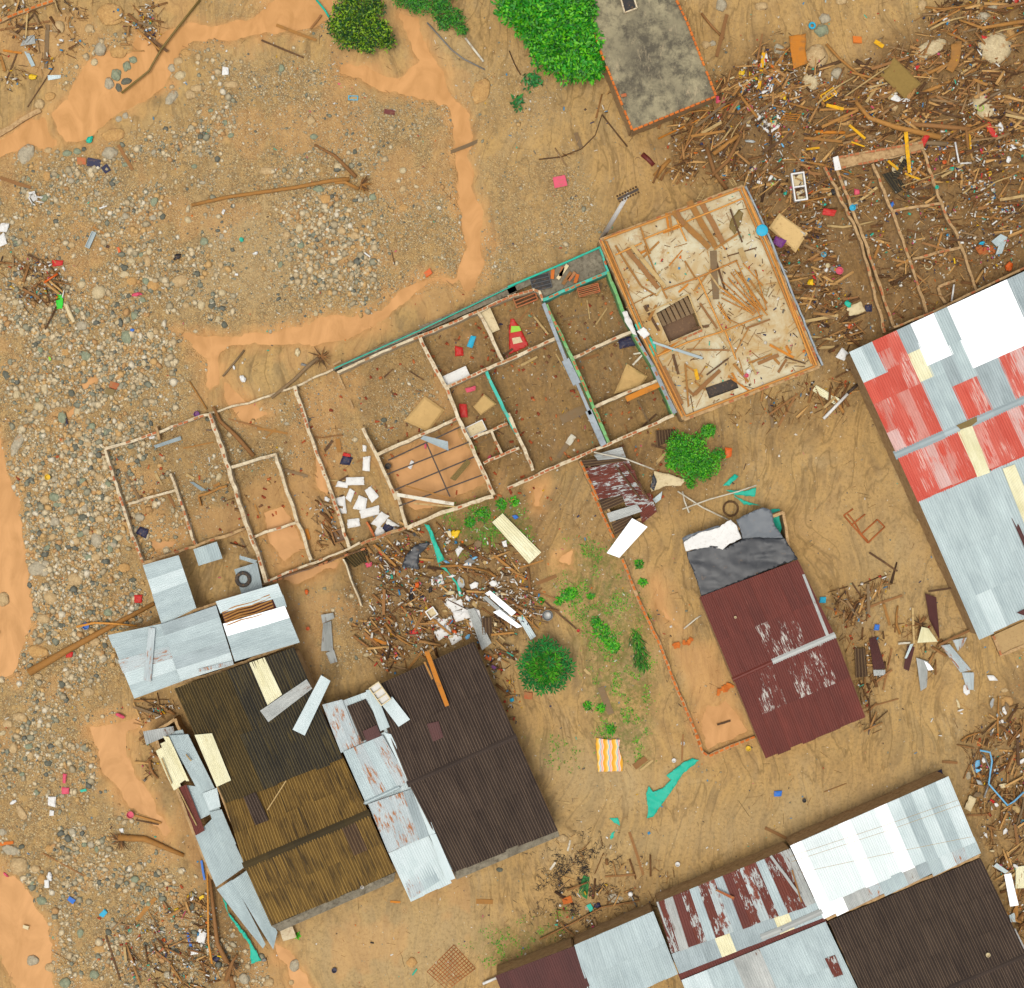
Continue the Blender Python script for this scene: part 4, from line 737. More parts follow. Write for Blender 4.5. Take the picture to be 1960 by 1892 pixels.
for i, (a, b) in enumerate(((TT(6, '1000,1600')[0], TT(6, '1540,1350')[0]), (TT(6, '990,1705')[0], TT(6, '1600,1465')[0]), (TT(6, '1050,1820')[0], TT(6, '1640,1575')[0]), (TT(10, '1080,110')[0], TT(6, '1700,1710')[0]), (TT(6, '1285,1470')[0], TT(6, '1460,1870')[0]))):
    mb = MB(); A, B = W(*a, 1.75), W(*b, 1.75 + .06 * (i == 4)); d = B - A; mb.box((A + B) / 2, d.length, .09, .09, math.atan2(d.y, d.x)); ob('steel_purlin', mb, 'dark_steel', th)
mb = MB(); mb.tube([W(*T(6, 600, 915), 2.0), W(*T(6, 1235, 632), 2.0), W(*T(6, 1953, 288), 2.0)], .035, 6); mb.tube([W(*T(7, 0, 308), 2.02), W(*T(7, 420, 130), 2.02), W(*T(7, 695, 8), 2.02)], .07, 6); ob('teal_pipe', mb, 'plastic_teal', th)
for s in ('590,890 650,860', '625,960 680,1070', '710,1150 740,1215'): wallrun(th, TT(6, s), .35, .12, 'plaster_mud')
# slab house
SL = [(1149, 459), (1422, 357), (1473, 470), (1568, 702), (1309, 804), (1228, 640)]
th = thing('unfinished_house', W(1350, 590), 'unfinished house whose bare muddy concrete slab is strewn with planks and bamboo', 'house')
hole = TT(7, '1105,505 1345,370 1435,620 1200,720'); hole2 = TT(7, '1470,1060 1690,985 1720,1060 1500,1140')
prism(th, SL, 2.45, 2.65, 'slab_concrete', 'floor_slab', [hole, hole2])
q = SL; 
for a, b in ((0, 1), (1, 2), (2, 3), (3, 4), (4, 5), (5, 0)): wallrun(th, [q[a], q[b]], 2.78, .2, 'plaster_mud', .35, zb=-.1, jit=.04); 
wallrun(th, DP('1428,357 1479,470 1574,700'), 2.7, .12, 'grey_flashing')
prism(th, DP('1225,600 1330,560 1360,640 1240,680'), 1.2, 1.25, 'plastic_mudbrown', 'stairwell_floor'); prism(th, hole2, 2.0, 2.1, 'dark_steel', 'pit_grate')
for k in range(7):   # stair treads
    a = lerp2(T(7, 1105, 512), T(7, 1335, 378), (k + .5) / 7); b = lerp2(T(7, 1150, 605), T(7, 1395, 500), (k + .5) / 7); A, B = W(*a, 2.3), W(*b, 2.3); mb = MB(); d = B - A; mb.box((A + B) / 2 + Vector((0, 0, k * .03)), d.length, .24, .06, math.atan2(d.y, d.x)); ob('stair_board', mb, 'wood_grey', th)
wallrun(th, TT(7, '980,525 1345,365'), 2.8, .09, 'wood_pale'); wallrun(th, TT(7, '1345,365 1450,625'), 2.8, .09, 'wood_pale'); wallrun(th, TT(7, '1150,765 1450,630'), 2.8, .09, 'plaster_mud', .4)
for pts in (TT(3, '985,1690 1060,1892'), TT(7, '1020,0 1185,395'), TT(7, '740,20 900,420'), TT(3, '720,1790 770,1892')): wallrun(th, pts, 2.85, .1, 'wood_ochre', 0, name='edge_form')
for s in ('1152,462 1228,640 1306,798', '1160,462 1236,640 1312,796', '1156,458 1418,362', '1416,364 1464,474 1558,700', '1422,362 1470,470 1563,700', '1312,797 1560,701'):
    mb = MB(); mb.tube([W(*p, 2.88) for p in DP(s)], .07, 6); ob('bamboo_rail', mb, 'bamboo', th)
BAML = ['800,70 1000,-20', '1100,830 1340,720 1600,640', '1160,330 1400,245 1710,110', '1420,240 1600,640', '1620,640 1700,850', '1600,640 1900,520']
for s in BAML:
    pts = [W(*p, 2.85) for p in TT(7, s)]; mb = MB(); mb.tube(pts, .055, 6); ob('bamboo_rail', mb, 'bamboo', th)
for s in ('1750,1395 1900,1720', '1230,1575 1330,1800', '1020,1780 1310,1660 1560,1560 1750,1480'):
    mb = MB(); mb.tube([W(*p, 2.88) for p in TT(3, s)], .055, 6); ob('bamboo_rail', mb, 'bamboo', th)
for s in ('60,0 240,480', '80,60 370,880'):
    mb = MB(); mb.tube([W(*p, 2.95) for p in TT(8, s)], .05, 6); ob('bamboo_rail', mb, 'bamboo', th)
# right yard ruins
th = thing('buried_ruin', W(1760, 450), 'grid of low mud-caked walls half buried in debris above the patchwork roof', 'ruin')
for pts, h in ((DP('1579,319 1645,452 1694,637'), .8), (DP('1602,326 1651,450 1710,627'), .8), (DP('1671,313 1733,473 1741,496 1774,599'), .7), (DP('1766,285 1805,401 1843,475 1869,558'), .7), (DP('1702,406 1800,390'), .6), (DP('1746,496 1838,474'), .6), (TT(8, '1315,310 1445,262'), .6), (TT(8, '1315,310 1362,430'), .6)):
    wallrun(th, pts, h, .2, 'plaster_mud', .35)
prism(th, TT(4, '560,1170 1195,1050 1210,1110 590,1262'), .4, .8, 'plaster_mud', 'fallen_beam'); wallrun(th, TT(4, '570,1175 1200,1062'), .9, .1, 'plaster_mud', .9); wallrun(th, TT(4, '590,1255 1190,1125'), .9, .1, 'plaster_mud', .9)
prism(th, TT(4, '530,1175 568,1162 592,1265 545,1272'), .8, .95, 'plastic_white', 'white_cap')
# brick yard walls
th = thing('yard_wall', W(1240, 1180), 'long wall of orange hollow bricks running down the middle yard', 'wall')
for s, t_ in (('540,1600 600,1740 680,1892', 7), ('625,0 700,160 790,350', 11), ('850,500 930,700 1010,890 1130,1140 1250,1450 1350,1680 1440,1892', 11), ('1395,0 1450,130 1490,165', 15)): wallrun(th, TT(t_, s), .55 if t_ != 7 else 1.2, .2, 'plaster_mud', 1.25, BRICKO, bz=.01)
th = thing('yard_wall', W(1390, 1430), 'short return of orange hollow brick wall at the foot of the maroon house', 'wall'); wallrun(th, TT(15, '1495,165 1650,95 1840,20'), .5, .2, 'plaster_mud', 1.25, BRICKO, bz=.01)
th = thing('yard_wall', W(*T(1, 130, 110)), 'broken wall topped with orange bricks in the top left corner', 'wall'); wallrun(th, TT(1, '-60,180 130,100 270,50 400,5'), .5, .2, 'plaster_mud', .8, BRICKO)
th = thing('yard_wall', W(*T(1, 130, 920)), 'low stone kerb wall beside the upper left pool', 'wall'); wallrun(th, TT(1, '-60,1030 80,950 180,880 300,820'), .22, .3, 'plaster_mud', 0)
th = thing('shack', W(1185, 950), 'small shack of rusty peeling and dark corrugated sheets inside the brick wall corner', 'shack')
for s, m in (('545,1600 880,1560 885,1610 570,1650', 'cement_brown'), ('640,1560 850,1500 880,1580 670,1600', 'galvanised_dull'), ('575,1660 900,1600 930,1680 610,1730', 'rust_peeling'), ('610,1730 940,1670 970,1760 650,1820', 'rust_peeling'), ('650,1820 980,1755 1010,1830 680,1892', 'rust_peeling')):
    a, b, c, d = TP(7, s); sheet(th, [b, c, d, a], 1.9 + random.uniform(0, .1), m, .12, .02, sag=.06, label='rust-stained pale sheet' if 'rust' in m else 'dark sheet' if 'brown' in m else 'grey sheet')
for s, m in (('680,60 830,0 870,80 710,150', 'cement_brown'), ('735,165 960,95 1000,150 760,230', 'galvanised_dull'), ('960,40 1060,10 1110,150 1000,240', 'rust_peeling'), ('770,240 920,170 930,250 800,330', 'cement_brown'), ('840,0 980,-20 1050,90 880,110', 'rust_peeling')):
    a, b, c, d = TP(11, s); sheet(th, [b, c, d, a], 1.85 + random.uniform(0, .1), m, .12, .02, sag=.06, label='rust-stained pale sheet' if 'rust' in m else 'dark sheet' if 'brown' in m else 'grey sheet')
for s in ('800,1640 990,1892', '860,1620 1050,1892'):
    mb = MB(); mb.tube([W(*p, 2.2) for p in TP(7, s)], .06, 6); ob('roof_pole', mb, 'wood_dark', th)
shell(th, DP('1120,885 1195,865 1255,990 1180,1020'), 1.7, 'plaster_mud', .9)
# ---------------------------------------------------------------- where things are, in words
LM = [((685, 50), 'the round bush'), ((1060, 80), 'the big bright tree'), ((1240, 130), 'the concrete-roofed house'), ((1527, 97), 'the orange board'), ((1905, 92), 'the largest boulder'), ((1880, 200), 'the pale cracked boulder'), ((1722, 150), 'the olive mattress'),
      ((1736, 295), 'the upright yellow plank'), ((1527, 360), 'the empty white fridge'), ((1508, 445), 'the cream mattress'), ((1458, 442), 'the cyan tank lid'), ((1765, 450), 'the buried ruin walls'), ((1915, 470), 'the bent white sheet'), ((1600, 560), 'the slab house edge'),
      ((1070, 349), 'the pink crate'), ((690, 350), 'the uprooted root ball'), ((500, 370), 'the long pale log'), ((210, 30), 'the boulder at the top left'), ((40, 110), 'the top left planks'), ((225, 150), 'the green-grey stones in the pool'), ((70, 380), 'the white plastic chair'), ((190, 310), 'the dark board by the pool'),
      ((115, 570), 'the lime green sheet'), ((245, 650), 'the blue-green boulder'), ((175, 460), 'the metal box section'), ((215, 740), 'the red brick chunks'), ((25, 850), 'the long grey stone'), ((300, 900), 'the left ruin'), ((600, 430), 'the cobble heap'), ((870, 400), 'the narrow silt channel'), ((600, 620), 'the broad silt channel'),
      ((150, 1240), 'the long diagonal log'), ((70, 1090), 'the boulder by the river'), ((100, 1400), 'the lower left cobbles'), ((280, 1600), 'the yellow root log'), ((110, 1650), 'the bottom left boulder'), ((260, 1800), 'the orange brick rubble'), ((400, 1800), 'the two leaning poles'), ((480, 1830), 'the teal netting strip'), ((720, 960), 'the white sacks'),
      ((630, 1210), 'the crumpled metal strip'), ((850, 1190), 'the white sacks in the debris'), ((830, 1050), 'the long teal tarpaulin'), ((790, 1070), 'the crumpled black plastic'), ((985, 1040), 'the loose cream roof sheet'), ((960, 1180), 'the shattered white sheets'), ((1043, 1270), 'the round broad-leaved tree'), ((1165, 1445), 'the striped mat'), ((1280, 1500), 'the teal torn tarpaulin'), ((1320, 870), 'the bush behind the shack'),
      ((1650, 1010), 'the half-buried orange frame'), ((1670, 1250), 'the wreckage beside the maroon roof'), ((1780, 1250), 'the twisted brown sheets'), ((1900, 1380), 'the right-hand debris'), ((1900, 1560), 'the bent grey pipe'), ((1900, 1700), 'the white debris at the right edge'), ((1200, 1700), 'the stone by the bottom kerb'), ((1100, 1650), 'the dark weeds'), ((1400, 1600), 'the open mud'), ((1330, 1140), 'the mud patch in the walled yard'), ((850, 1840), 'the half-buried red grating'), ((1230, 245), 'the concrete house corner'), ((740, 160), 'the fine gravel'), ((870, 470), 'the channel bend'), ((1050, 500), 'the gravel behind the row'), ((690, 1820), 'the smooth mud below the houses')]
def near(X, Y):
    d, p, n = min(((X - x) ** 2 + (Y - y) ** 2, (X - x, Y - y), n) for (x, y), n in LM); d = math.sqrt(d)
    if d < 18: return 'right by ' + n
    dx, dy = p; w = ('right of ' if dx > 0 else 'left of ') if abs(dx) > abs(dy) * 1.6 else (('below ' if dy > 0 else 'above ') if abs(dy) > abs(dx) * 1.6 else (('lower ' if dy > 0 else 'upper ') + ('right of ' if dx > 0 else 'left of ')))
    return ('just ' if d < 55 else '') + w + n
SHAPED = []
def free(X, Y, polys): return not any(inpoly(X, Y, p) for p in polys)
def inpoly(X, Y, p):
    c = False; n = len(p)
    for i in range(n):
        x1, y1 = p[i]; x2, y2 = p[(i + 1) % n]
        if (y1 > Y) != (y2 > Y) and X < (x2 - x1) * (Y - y1) / (y2 - y1) + x1: c = not c
    return c
ROOFS = [A_, [(1625, 675), (2140, 437), (2385, 995), (1872, 1221)], [(1339, 1143), (1527, 1072), (1656, 1372), (1465, 1451)], DP('1312,1035 1512,960 1530,1070 1340,1145'), [(334, 1318), (563, 1239), (756, 1668), (519, 1771)], DP('210,1215 300,1190 270,1080 342,1063 380,1160 530,1120 575,1232 400,1290 262,1335'), DP('617,1349 700,1330 866,1680 785,1722'), [(708, 1318), (907, 1229), (1066, 1586), (868, 1668)], DP('280,1390 340,1360 520,1815 480,1760 400,1660'), wq, [(1586, 1766), (1879, 1645), (2050, 2010), (1757, 2135)], [(1257, 1728), (1512, 1624), (1650, 1910), (1364, 2030)], DP('1099,1809 1250,1745 1297,1863 1137,1935'), DP('950,1869 1098,1812 1148,1935 998,1992'), SL, DP('1120,885 1195,865 1255,990 1180,1020')]
RM_ = np.zeros(GX.shape)
for p_ in ROOFS:
    sel = inn; RM_[sel] = np.maximum(RM_[sel], (sdf(PXg[sel], PYg[sel], p_) > -4))
openw = lambda X, Y: samp(RM_, X, Y) < .3
# ---------------------------------------------------------------- loose gravel and cobbles
def wg(X, Y):
    g = samp(m_grav, X, Y) * np.clip(fbm(X + Y * .4, Y, .018, 5, 5) * 5 - 1.9, .06, 1); g *= (samp(wd_, X, Y) < -3) * openw(X, Y); return g
def wbig(X, Y):
    a = np.clip(1 - np.abs(X - 150) / 230, 0, 1) * (Y > 560) * (Y < 1700) + .9 * np.exp(-(((X - 620) / 90) ** 2 + ((Y - 470) / 75) ** 2)) + .55 * (X < 450) * (Y < 700) + .35 * np.exp(-(((X - 640) / 90) ** 2 + ((Y - 320) / 60) ** 2)) + .3 * (X > 200) * (X < 560) * (Y > 800) * (Y < 1080) + .5 * (X < 520) * (Y > 1600)
    return wg(X, Y) * np.clip(a, .05, 1)
P = pts_by(wg, 42000); R = np.clip(RNG.lognormal(math.log(.045), .38, len(P)), .025, .13)
domes('gravel', toW(P, -.004), R, 'pebbles', .6, .6, 6, 'fine pale gravel and pebbles strewn over the silted plain', 'gravel')
def wcob(X, Y):
    core = np.clip(1.25 - np.abs(X - (120 + .55 * np.clip(1150 - Y, -200, 500) * .35)) / 130, 0, 1) * (Y > 640) * (Y < 1230); core2 = np.exp(-((X - 640) / 88) ** 4 - ((Y - 480) / 88) ** 4) * .9; return np.clip(wbig(X, Y) * .55 + core2 * np.clip(fbm(X, Y, .035, 3, 1) * 3 - .8, .1, 1) + core * (samp(wd_, X, Y) < -3) * openw(X, Y) * np.clip(fbm(X, Y, .03, 3, 7) * 3 - .9, 0, 1), 0, 1)
P = pts_by(wcob, 13000); R = np.clip(RNG.lognormal(math.log(.115), .4, len(P)), .06, .3)
domes('cobble_bed', toW(P, -.01), R, 'pebbles', .6, .55, 7, 'rounded river cobbles packed along the left flood bank', 'cobbles', 3)
P = pts_by(lambda X, Y: openw(X, Y) * (samp(wd_, X, Y) < -4) * (.2 + samp(m_dark, X, Y)), 9000); R = np.clip(RNG.lognormal(math.log(.04), .4, len(P)), .025, .12)
domes('pebble_scatter', toW(P, -.004), R, 'pebbles', .6, .6, 6, 'small stones scattered over the open mud and yards', 'pebbles')
# single stones
STM = ['stone_tan', 'stone_grey', 'stone_green', 'stone_dark', 'stone_pale', 'stone_ochre']; SW_ = dict(stone_tan='tan', stone_grey='grey', stone_green='greenish grey', stone_dark='dark grey', stone_pale='pale', stone_ochre='ochre')
SEEN = []
def stone(X, Y, rx, ry, ang, m, label=None, name='boulder', cat='boulder', group=None, sub=2, hgt=.6):
    z = gz(X, Y); mb = MB(); r = min(rx, ry); mb.blob(W(X, Y, z), rx, ry, r * hgt, .3 if r < .4 else .2, random.uniform(0, 99), sub, math.radians(-ang), .3)
    o = ob(name, mb, m, smooth=True, label=label, cat=cat, group=group); SEEN.append((X, Y)); return o
BL = {1: '825,110,115,88,0,o 437,205,52,58,0,t 665,215,36,38,0,t 745,370,50,52,0,g 885,385,72,54,0,o 865,560,45,50,10,e 945,495,33,42,-10,e 990,448,33,28,0,e 940,607,42,27,10,d 885,658,24,38,20,d 815,625,40,46,0,g 370,720,44,34,20,o 295,775,42,42,0,t 195,1150,56,92,-30,g 360,1125,34,26,0,t 820,1140,62,50,0,g 845,1010,92,52,10,o 1285,725,72,36,50,g 1465,660,52,30,10,t 1420,710,45,34,0,t 1345,565,50,34,15,p 500,1145,40,26,0,e 575,1130,32,26,0,e 935,865,24,28,0,g 885,890,26,24,0,g 1385,395,45,30,0,o 1330,460,40,32,0,t 1280,510,32,34,0,g 705,465,30,30,0,p 350,1315,36,38,0,o 1720,630,60,30,0,t 1520,1800,32,34,0,e 1150,1500,30,45,-25,e',
 2: '480,1410,46,28,0,e 625,1240,34,30,0,p 1110,1270,30,26,0,p 1110,1410,32,30,0,t 1115,1550,36,26,0,o 885,1470,30,30,0,e 535,1485,46,40,0,o 750,1755,42,38,0,t 655,1720,32,34,0,t 340,1700,30,38,-30,p 245,1755,34,32,0,t 105,1275,66,34,0,t 425,900,34,34,0,t 1690,680,70,105,-25,o 350,1830,30,24,0,e 445,1020,32,24,0,e',
 4: '1735,360,138,136,0,P 405,420,92,98,0,t 370,610,78,76,0,p 445,230,60,50,15,e 470,140,46,40,0,g 560,550,48,46,0,g 1255,370,135,68,22,p 1165,450,92,70,0,o 1640,790,88,138,28,P 1645,120,60,36,0,g 1720,45,72,50,0,g 1750,900,48,72,0,o 955,420,30,30,0,g 1600,580,36,32,0,g 1675,570,44,42,0,t 620,900,66,42,0,o 590,5,44,38,0,t 1195,40,36,46,0,t 980,800,36,36,0,t 130,370,56,40,-20,g 1845,270,56,50,0,o 1370,720,60,38,0,o',
 5: '930,215,42,28,0,p 1340,265,66,46,20,t 735,350,58,54,40,p 610,290,32,30,0,p 1000,525,32,36,0,e 945,680,50,60,0,E 615,595,48,40,0,g 510,870,45,38,0,t 645,825,38,50,20,e 1140,300,50,40,0,o 985,265,46,34,0,o 125,1485,38,96,-28,g 290,1200,42,40,0,p 465,1280,36,52,0,e 1500,445,30,40,0,p 485,795,36,34,0,o 575,1240,26,44,0,p 50,970,26,44,30,d 1125,670,24,42,0,p 330,1065,28,40,0,p 125,1110,28,36,0,p 800,1390,44,26,20,e 650,1480,36,24,0,t 745,1730,36,38,0,t 1100,120,28,46,0,t 980,115,30,24,0,p',
 9: '720,365,52,60,0,g 280,575,74,60,10,g 560,660,64,50,0,t 515,205,46,34,0,t 520,285,46,32,0,p 410,225,42,38,0,g 375,795,62,52,-30,t 285,1195,88,50,-10,o 710,1120,42,38,0,t 30,805,50,56,0,t 150,1680,56,40,0,t 805,905,36,34,0,e 715,490,38,30,0,t 1040,195,44,34,0,g 405,40,44,36,0,e 335,60,40,36,0,t 615,195,40,26,10,d 745,205,36,34,0,t 885,345,38,28,0,p 845,395,32,28,0,g 660,490,34,26,0,e 565,370,32,36,0,t 820,430,24,42,-10,e 435,100,44,20,0,e 60,1730,44,32,0,t 280,1380,34,26,0,t 925,570,46,36,0,o 325,950,54,46,0,t 660,1495,46,36,0,t',
 13: '140,980,72,76,0,t 260,1000,40,34,0,t 160,580,34,68,32,t 740,1600,52,38,0,o 245,1685,50,42,0,g 375,1735,44,38,0,t 85,865,72,40,-15,g 310,1240,40,38,0,e 485,1850,46,42,0,e 705,1790,40,36,0,e 1820,1820,46,46,0,g 370,855,36,34,0,o 225,160,26,32,0,t 310,1080,34,40,0,o 100,100,34,46,0,t 600,1480,26,44,0,e 215,90,36,24,0,e 1250,1790,30,30,0,g 20,730,34,30,0,g',
 14: '305,1720,42,52,-30,g 115,1850,40,36,0,t 1175,1700,42,40,0,o 275,1850,24,26,0,t 1830,1010,26,18,0,d', 15: '800,1225,66,38,-10,g 600,1290,30,24,0,g 405,775,42,34,0,t 1175,1590,24,24,0,o', 3: '1475,335,36,30,0,t 1525,325,26,24,0,g 1590,40,42,56,0,g 1890,50,52,34,0,t', 12: '1830,1570,52,42,0,o 1810,1480,30,20,0,t', 7: '', 16: '1540,310,20,36,0,g'}
CD = dict(o='stone_ochre', t='stone_tan', g='stone_grey', e='stone_green', d='stone_dark', p='stone_pale', P='stone_pale', E='stone_green')
SPEC = {(4, 1735): 'largest round pale boulder with scraps of white litter lying on it', (4, 1640): 'big pale boulder with cracked lobed surface right of the debris', (5, 945): 'blue-green angular boulder among the left cobbles', (1, 825): 'big ochre boulder at the top left with sticks beside it', (4, 405): 'broad tan boulder partly under the orange board', (2, 1690): 'large flat ochre boulder half buried beside the curved pipe', (5, 125): 'long pointed grey stone on the bank of the left river'}
for t_, s in BL.items():
    for e in s.split():
        u, v, a, b, an, c = e.split(','); u, v, a, b, an = map(float, (u, v, a, b, an)); X, Y = T(t_, u, v); k = .2569 / S * .92; sz = 'large ' if max(a, b) > 60 else ''
        stone(X, Y, a * k, b * k, -an, CD[c], SPEC.get((t_, int(u))) or f'{sz}{SW_[CD[c]]} boulder lying {near(X, Y)}', sub=4 if max(a, b) > 60 else 3, hgt=.55 if c != 'o' else .35)
nb = 0
for (X, Y) in pts_by(wbig, 900):
    if nb >= 190: break
    if any((X - a) ** 2 + (Y - b) ** 2 < 120 for a, b in SEEN): continue
    r = random.uniform(.16, .27); m = random.choice(STM[:5]); nb += 1
    stone(X, Y, r, r * random.uniform(.6, .95), random.uniform(0, 360), m, f'{"rounded" if r > .2 else "small"} {SW_[m]} river stone lying {near(X, Y)}', 'river_stone', 'stone', 'river stones among the gravel', 1)

# ---------------------------------------------------------------- splintered wood
DEB = [(DP('1390,150 1440,110 1500,60 1600,160 1740,90 1790,0 2010,-20 2010,260 1870,330 1960,420 1700,330 1600,300 1570,420 1640,640 1600,690 1560,690 1520,560 1480,460 1420,350 1300,340 1260,345 1290,250 1330,200'), 1.0), (DP('1560,330 1960,300 1960,500 1720,610'), .3), (DP('700,1060 800,1005 1000,1060 1040,1180 920,1240 860,1235 740,1290 680,1200 730,1120'), .5),
       (DP('1600,1130 1700,1100 1700,1220 1665,1400 1640,1380'), .6), (DP('1720,1180 1790,1190 1780,1300 1730,1270'), .4), (DP('1840,1420 1920,1380 1980,1300 1980,1890 1900,1650'), .5), (DP('240,1760 400,1700 420,1900 250,1900'), .25), (DP('0,0 170,0 160,100 0,180'), .15), (DP('1170,170 1380,150 1300,230 1060,320'), .05), (DP('1560,720 1650,690 1660,770 1400,830 1400,790'), .35), (DP('0,500 110,490 130,560 40,600'), .35), (DP('230,20 300,20 310,90 250,90'), .5), (DP('270,1340 330,1350 380,1420 290,1480'), .5), (DP('900,1230 980,1220 990,1380'), .25), (DP('1170,690 1300,640 1310,800 1280,800'), .0), (DP('1100,1600 1300,1660 1250,1760 1060,1790'), .12), (DP('440,960 480,960 460,1050'), .2), (DP('600,960 650,950 660,1040 610,1060'), .25)]
DB = np.zeros(GX.shape)
for p_, k in DEB: DB[inn] = np.maximum(DB[inn], np.clip(sdf(PXg[inn] + wx[inn] * .5, PYg[inn] + wy[inn] * .5, p_) / 22 + .5, 0, 1) * k)
wdb = lambda X, Y: samp(DB, X, Y) * np.clip(fbm(X, Y, .035, 4, 2) * 5 - 1.9, .07, 1) * openw(X, Y) * (samp(wd_, X, Y) < 4)
# pull of the flow: pieces lie along it
def flowang(X, Y): return np.where((X > 1250) & (Y < 750), np.where(X < 1480, .75, .3), np.where((X < 1100), -.5, 1.3))
def lay(n, l0, l1, sp=.75):
    P = pts_by(wdb, n); L = RNG.uniform(l0, l1, n) ** 1; yaw = flowang(P[:, 0], P[:, 1]) + RNG.normal(0, sp, n); return P, L, yaw
P, L, yaw = lay(13000, .1, .8, .8); boxes('splinters', toW(P) + np.stack([0 * L, 0 * L, RNG.uniform(.0, .22, len(P))], -1), L, RNG.uniform(.015, .05, len(P)), RNG.uniform(.01, .03, len(P)), yaw, RNG.normal(0, .13, len(P)), 'loose_wood', RNG.uniform(-.6, .6, len(P)), label='tangled splintered wood, twigs and bamboo washed into heaps', cat='driftwood')
P, L, yaw = lay(2100, .4, 1.6, .6); boxes('broken_lumber', toW(P) + np.stack([0 * L, 0 * L, RNG.uniform(.02, .35, len(P))], -1), L, RNG.uniform(.05, .2, len(P)), RNG.uniform(.02, .06, len(P)), yaw, RNG.normal(0, .08, len(P)), 'loose_wood', RNG.uniform(-.5, .5, len(P)), label='broken laths and lumber jumbled through the debris heaps', cat='lumber')
def wlit(X, Y): return wdb(X, Y) * (.25 + 1.6 * np.exp(-(((X - 1480) / 45) ** 2 + ((Y - 200) / 95) ** 2)) + .8 * np.exp(-(((X - 1640) / 40) ** 2 + ((Y - 470) / 60) ** 2)) + .7 * np.exp(-(((X - 1920) / 50) ** 2 + ((Y - 400) / 60) ** 2)) + .4 * (X > 1560) * (Y > 280) * (Y < 520) + .75 * (X < 1100)) 
P = pts_by(lambda X, Y: np.clip(wlit(X, Y), 0, 1), 5200); n = len(P); boxes('litter', toW(P) + np.stack([np.zeros(n)] * 2 + [RNG.uniform(.03, .38, n)], -1), RNG.lognormal(math.log(.15), .45, n), RNG.lognormal(math.log(.08), .4, n), RNG.uniform(.01, .07, n), RNG.uniform(0, 6.3, n), RNG.normal(0, .4, n), 'litter', RNG.normal(0, .5, n), label='small torn plastic, paper and cloth scraps mixed into the debris', cat='litter')
P = pts_by(lambda X, Y: openw(X, Y) * (samp(wd_, X, Y) < 0) * (.25 + samp(m_dark, X, Y)), 2300); n = len(P); boxes('scattered_litter', toW(P) + np.stack([np.zeros(n)] * 2 + [np.full(n, .0)], -1), RNG.lognormal(math.log(.11), .45, n), RNG.lognormal(math.log(.06), .4, n), RNG.uniform(.01, .05, n), RNG.uniform(0, 6.3, n), RNG.normal(0, .2, n), 'litter', RNG.normal(0, .3, n), label='tiny bright scraps of litter dotted over the mud', cat='litter')
P = pts_by(lambda X, Y: openw(X, Y) * (samp(wd_, X, Y) < 0) * (.25 + .8 * samp(m_dark, X, Y)), 3400); n = len(P); boxes('twigs', toW(P), RNG.lognormal(math.log(.3), .6, n), RNG.uniform(.01, .03, n), RNG.uniform(.01, .02, n), RNG.uniform(0, 6.3, n), RNG.normal(0, .03, n), 'loose_wood', label='thin dark twigs and splinters stuck in the mud', cat='twigs')
def wbr(X, Y): return openw(X, Y) * (np.exp(-(((X - 270) / 60) ** 2 + ((Y - 1800) / 60) ** 2)) + .5 * np.exp(-(((X - 230) / 25) ** 2 + ((Y - 870) / 25) ** 2)) + .25 * np.exp(-(((X - 500) / 300) ** 2 + ((Y - 950) / 110) ** 2)) + .15 * (samp(DB, X, Y) > .3) + .35 * (samp(m_dark, X, Y) > .3) * (X > 640) * (X < 1300) * (Y > 500) * (Y < 960))
P = pts_by(wbr, 430); n = len(P); boxes('brick_rubble', toW(P), RNG.uniform(.12, .3, n), RNG.uniform(.1, .16, n), RNG.uniform(.05, .12, n), RNG.uniform(0, 6.3, n), RNG.normal(0, .2, n), 'brick_rubble', RNG.normal(0, .2, n), label='broken orange brick pieces scattered through the rubble', cat='rubble')
# single planks and poles
def plank(X, Y, L, wd_w, th_, yaw, m, z=None, pitch=0, label=None, cat='plank', group=None, name='plank', bend=0.0):
    z = gz(X, Y) + .05 if z is None else z; mb = MB(); n = 4; c = W(X, Y, z); R = Matrix.Rotation(yaw, 3, 'Z') @ Matrix.Rotation(pitch, 3, 'Y'); ta = random.uniform(.8, 1.0)
    for i in range(n + 1):
        x = (i / n - .5) * L; k = 1 + (ta - 1) * i / n; b = bend * (1 - (2 * i / n - 1) ** 2)
        for y, zz in ((-.5, 0), (.5, 0), (.5, 1), (-.5, 1)): mb.v.append(c + R @ Vector((x + (random.uniform(-.04, .04) if i in (0, n) else 0), y * wd_w * k + b, zz * th_ + .02 * math.sin(i * 1.7))))
    for i in range(n):
        a = i * 4; mb.f += [(a + k, a + (k + 1) % 4, a + 4 + (k + 1) % 4, a + 4 + k) for k in range(4)]
    mb.f += [(3, 2, 1, 0), (n * 4, n * 4 + 1, n * 4 + 2, n * 4 + 3)]
    return ob(name, mb, m, None, label=label, cat=cat, group=group)
WN = dict(wood_orange='orange', wood_brown='brown', wood_ochre='yellowish', wood_dark='dark wet', wood_pale='pale', wood_grey='greyish')
P, L, yaw = lay(250, .8, 2.6, .5)
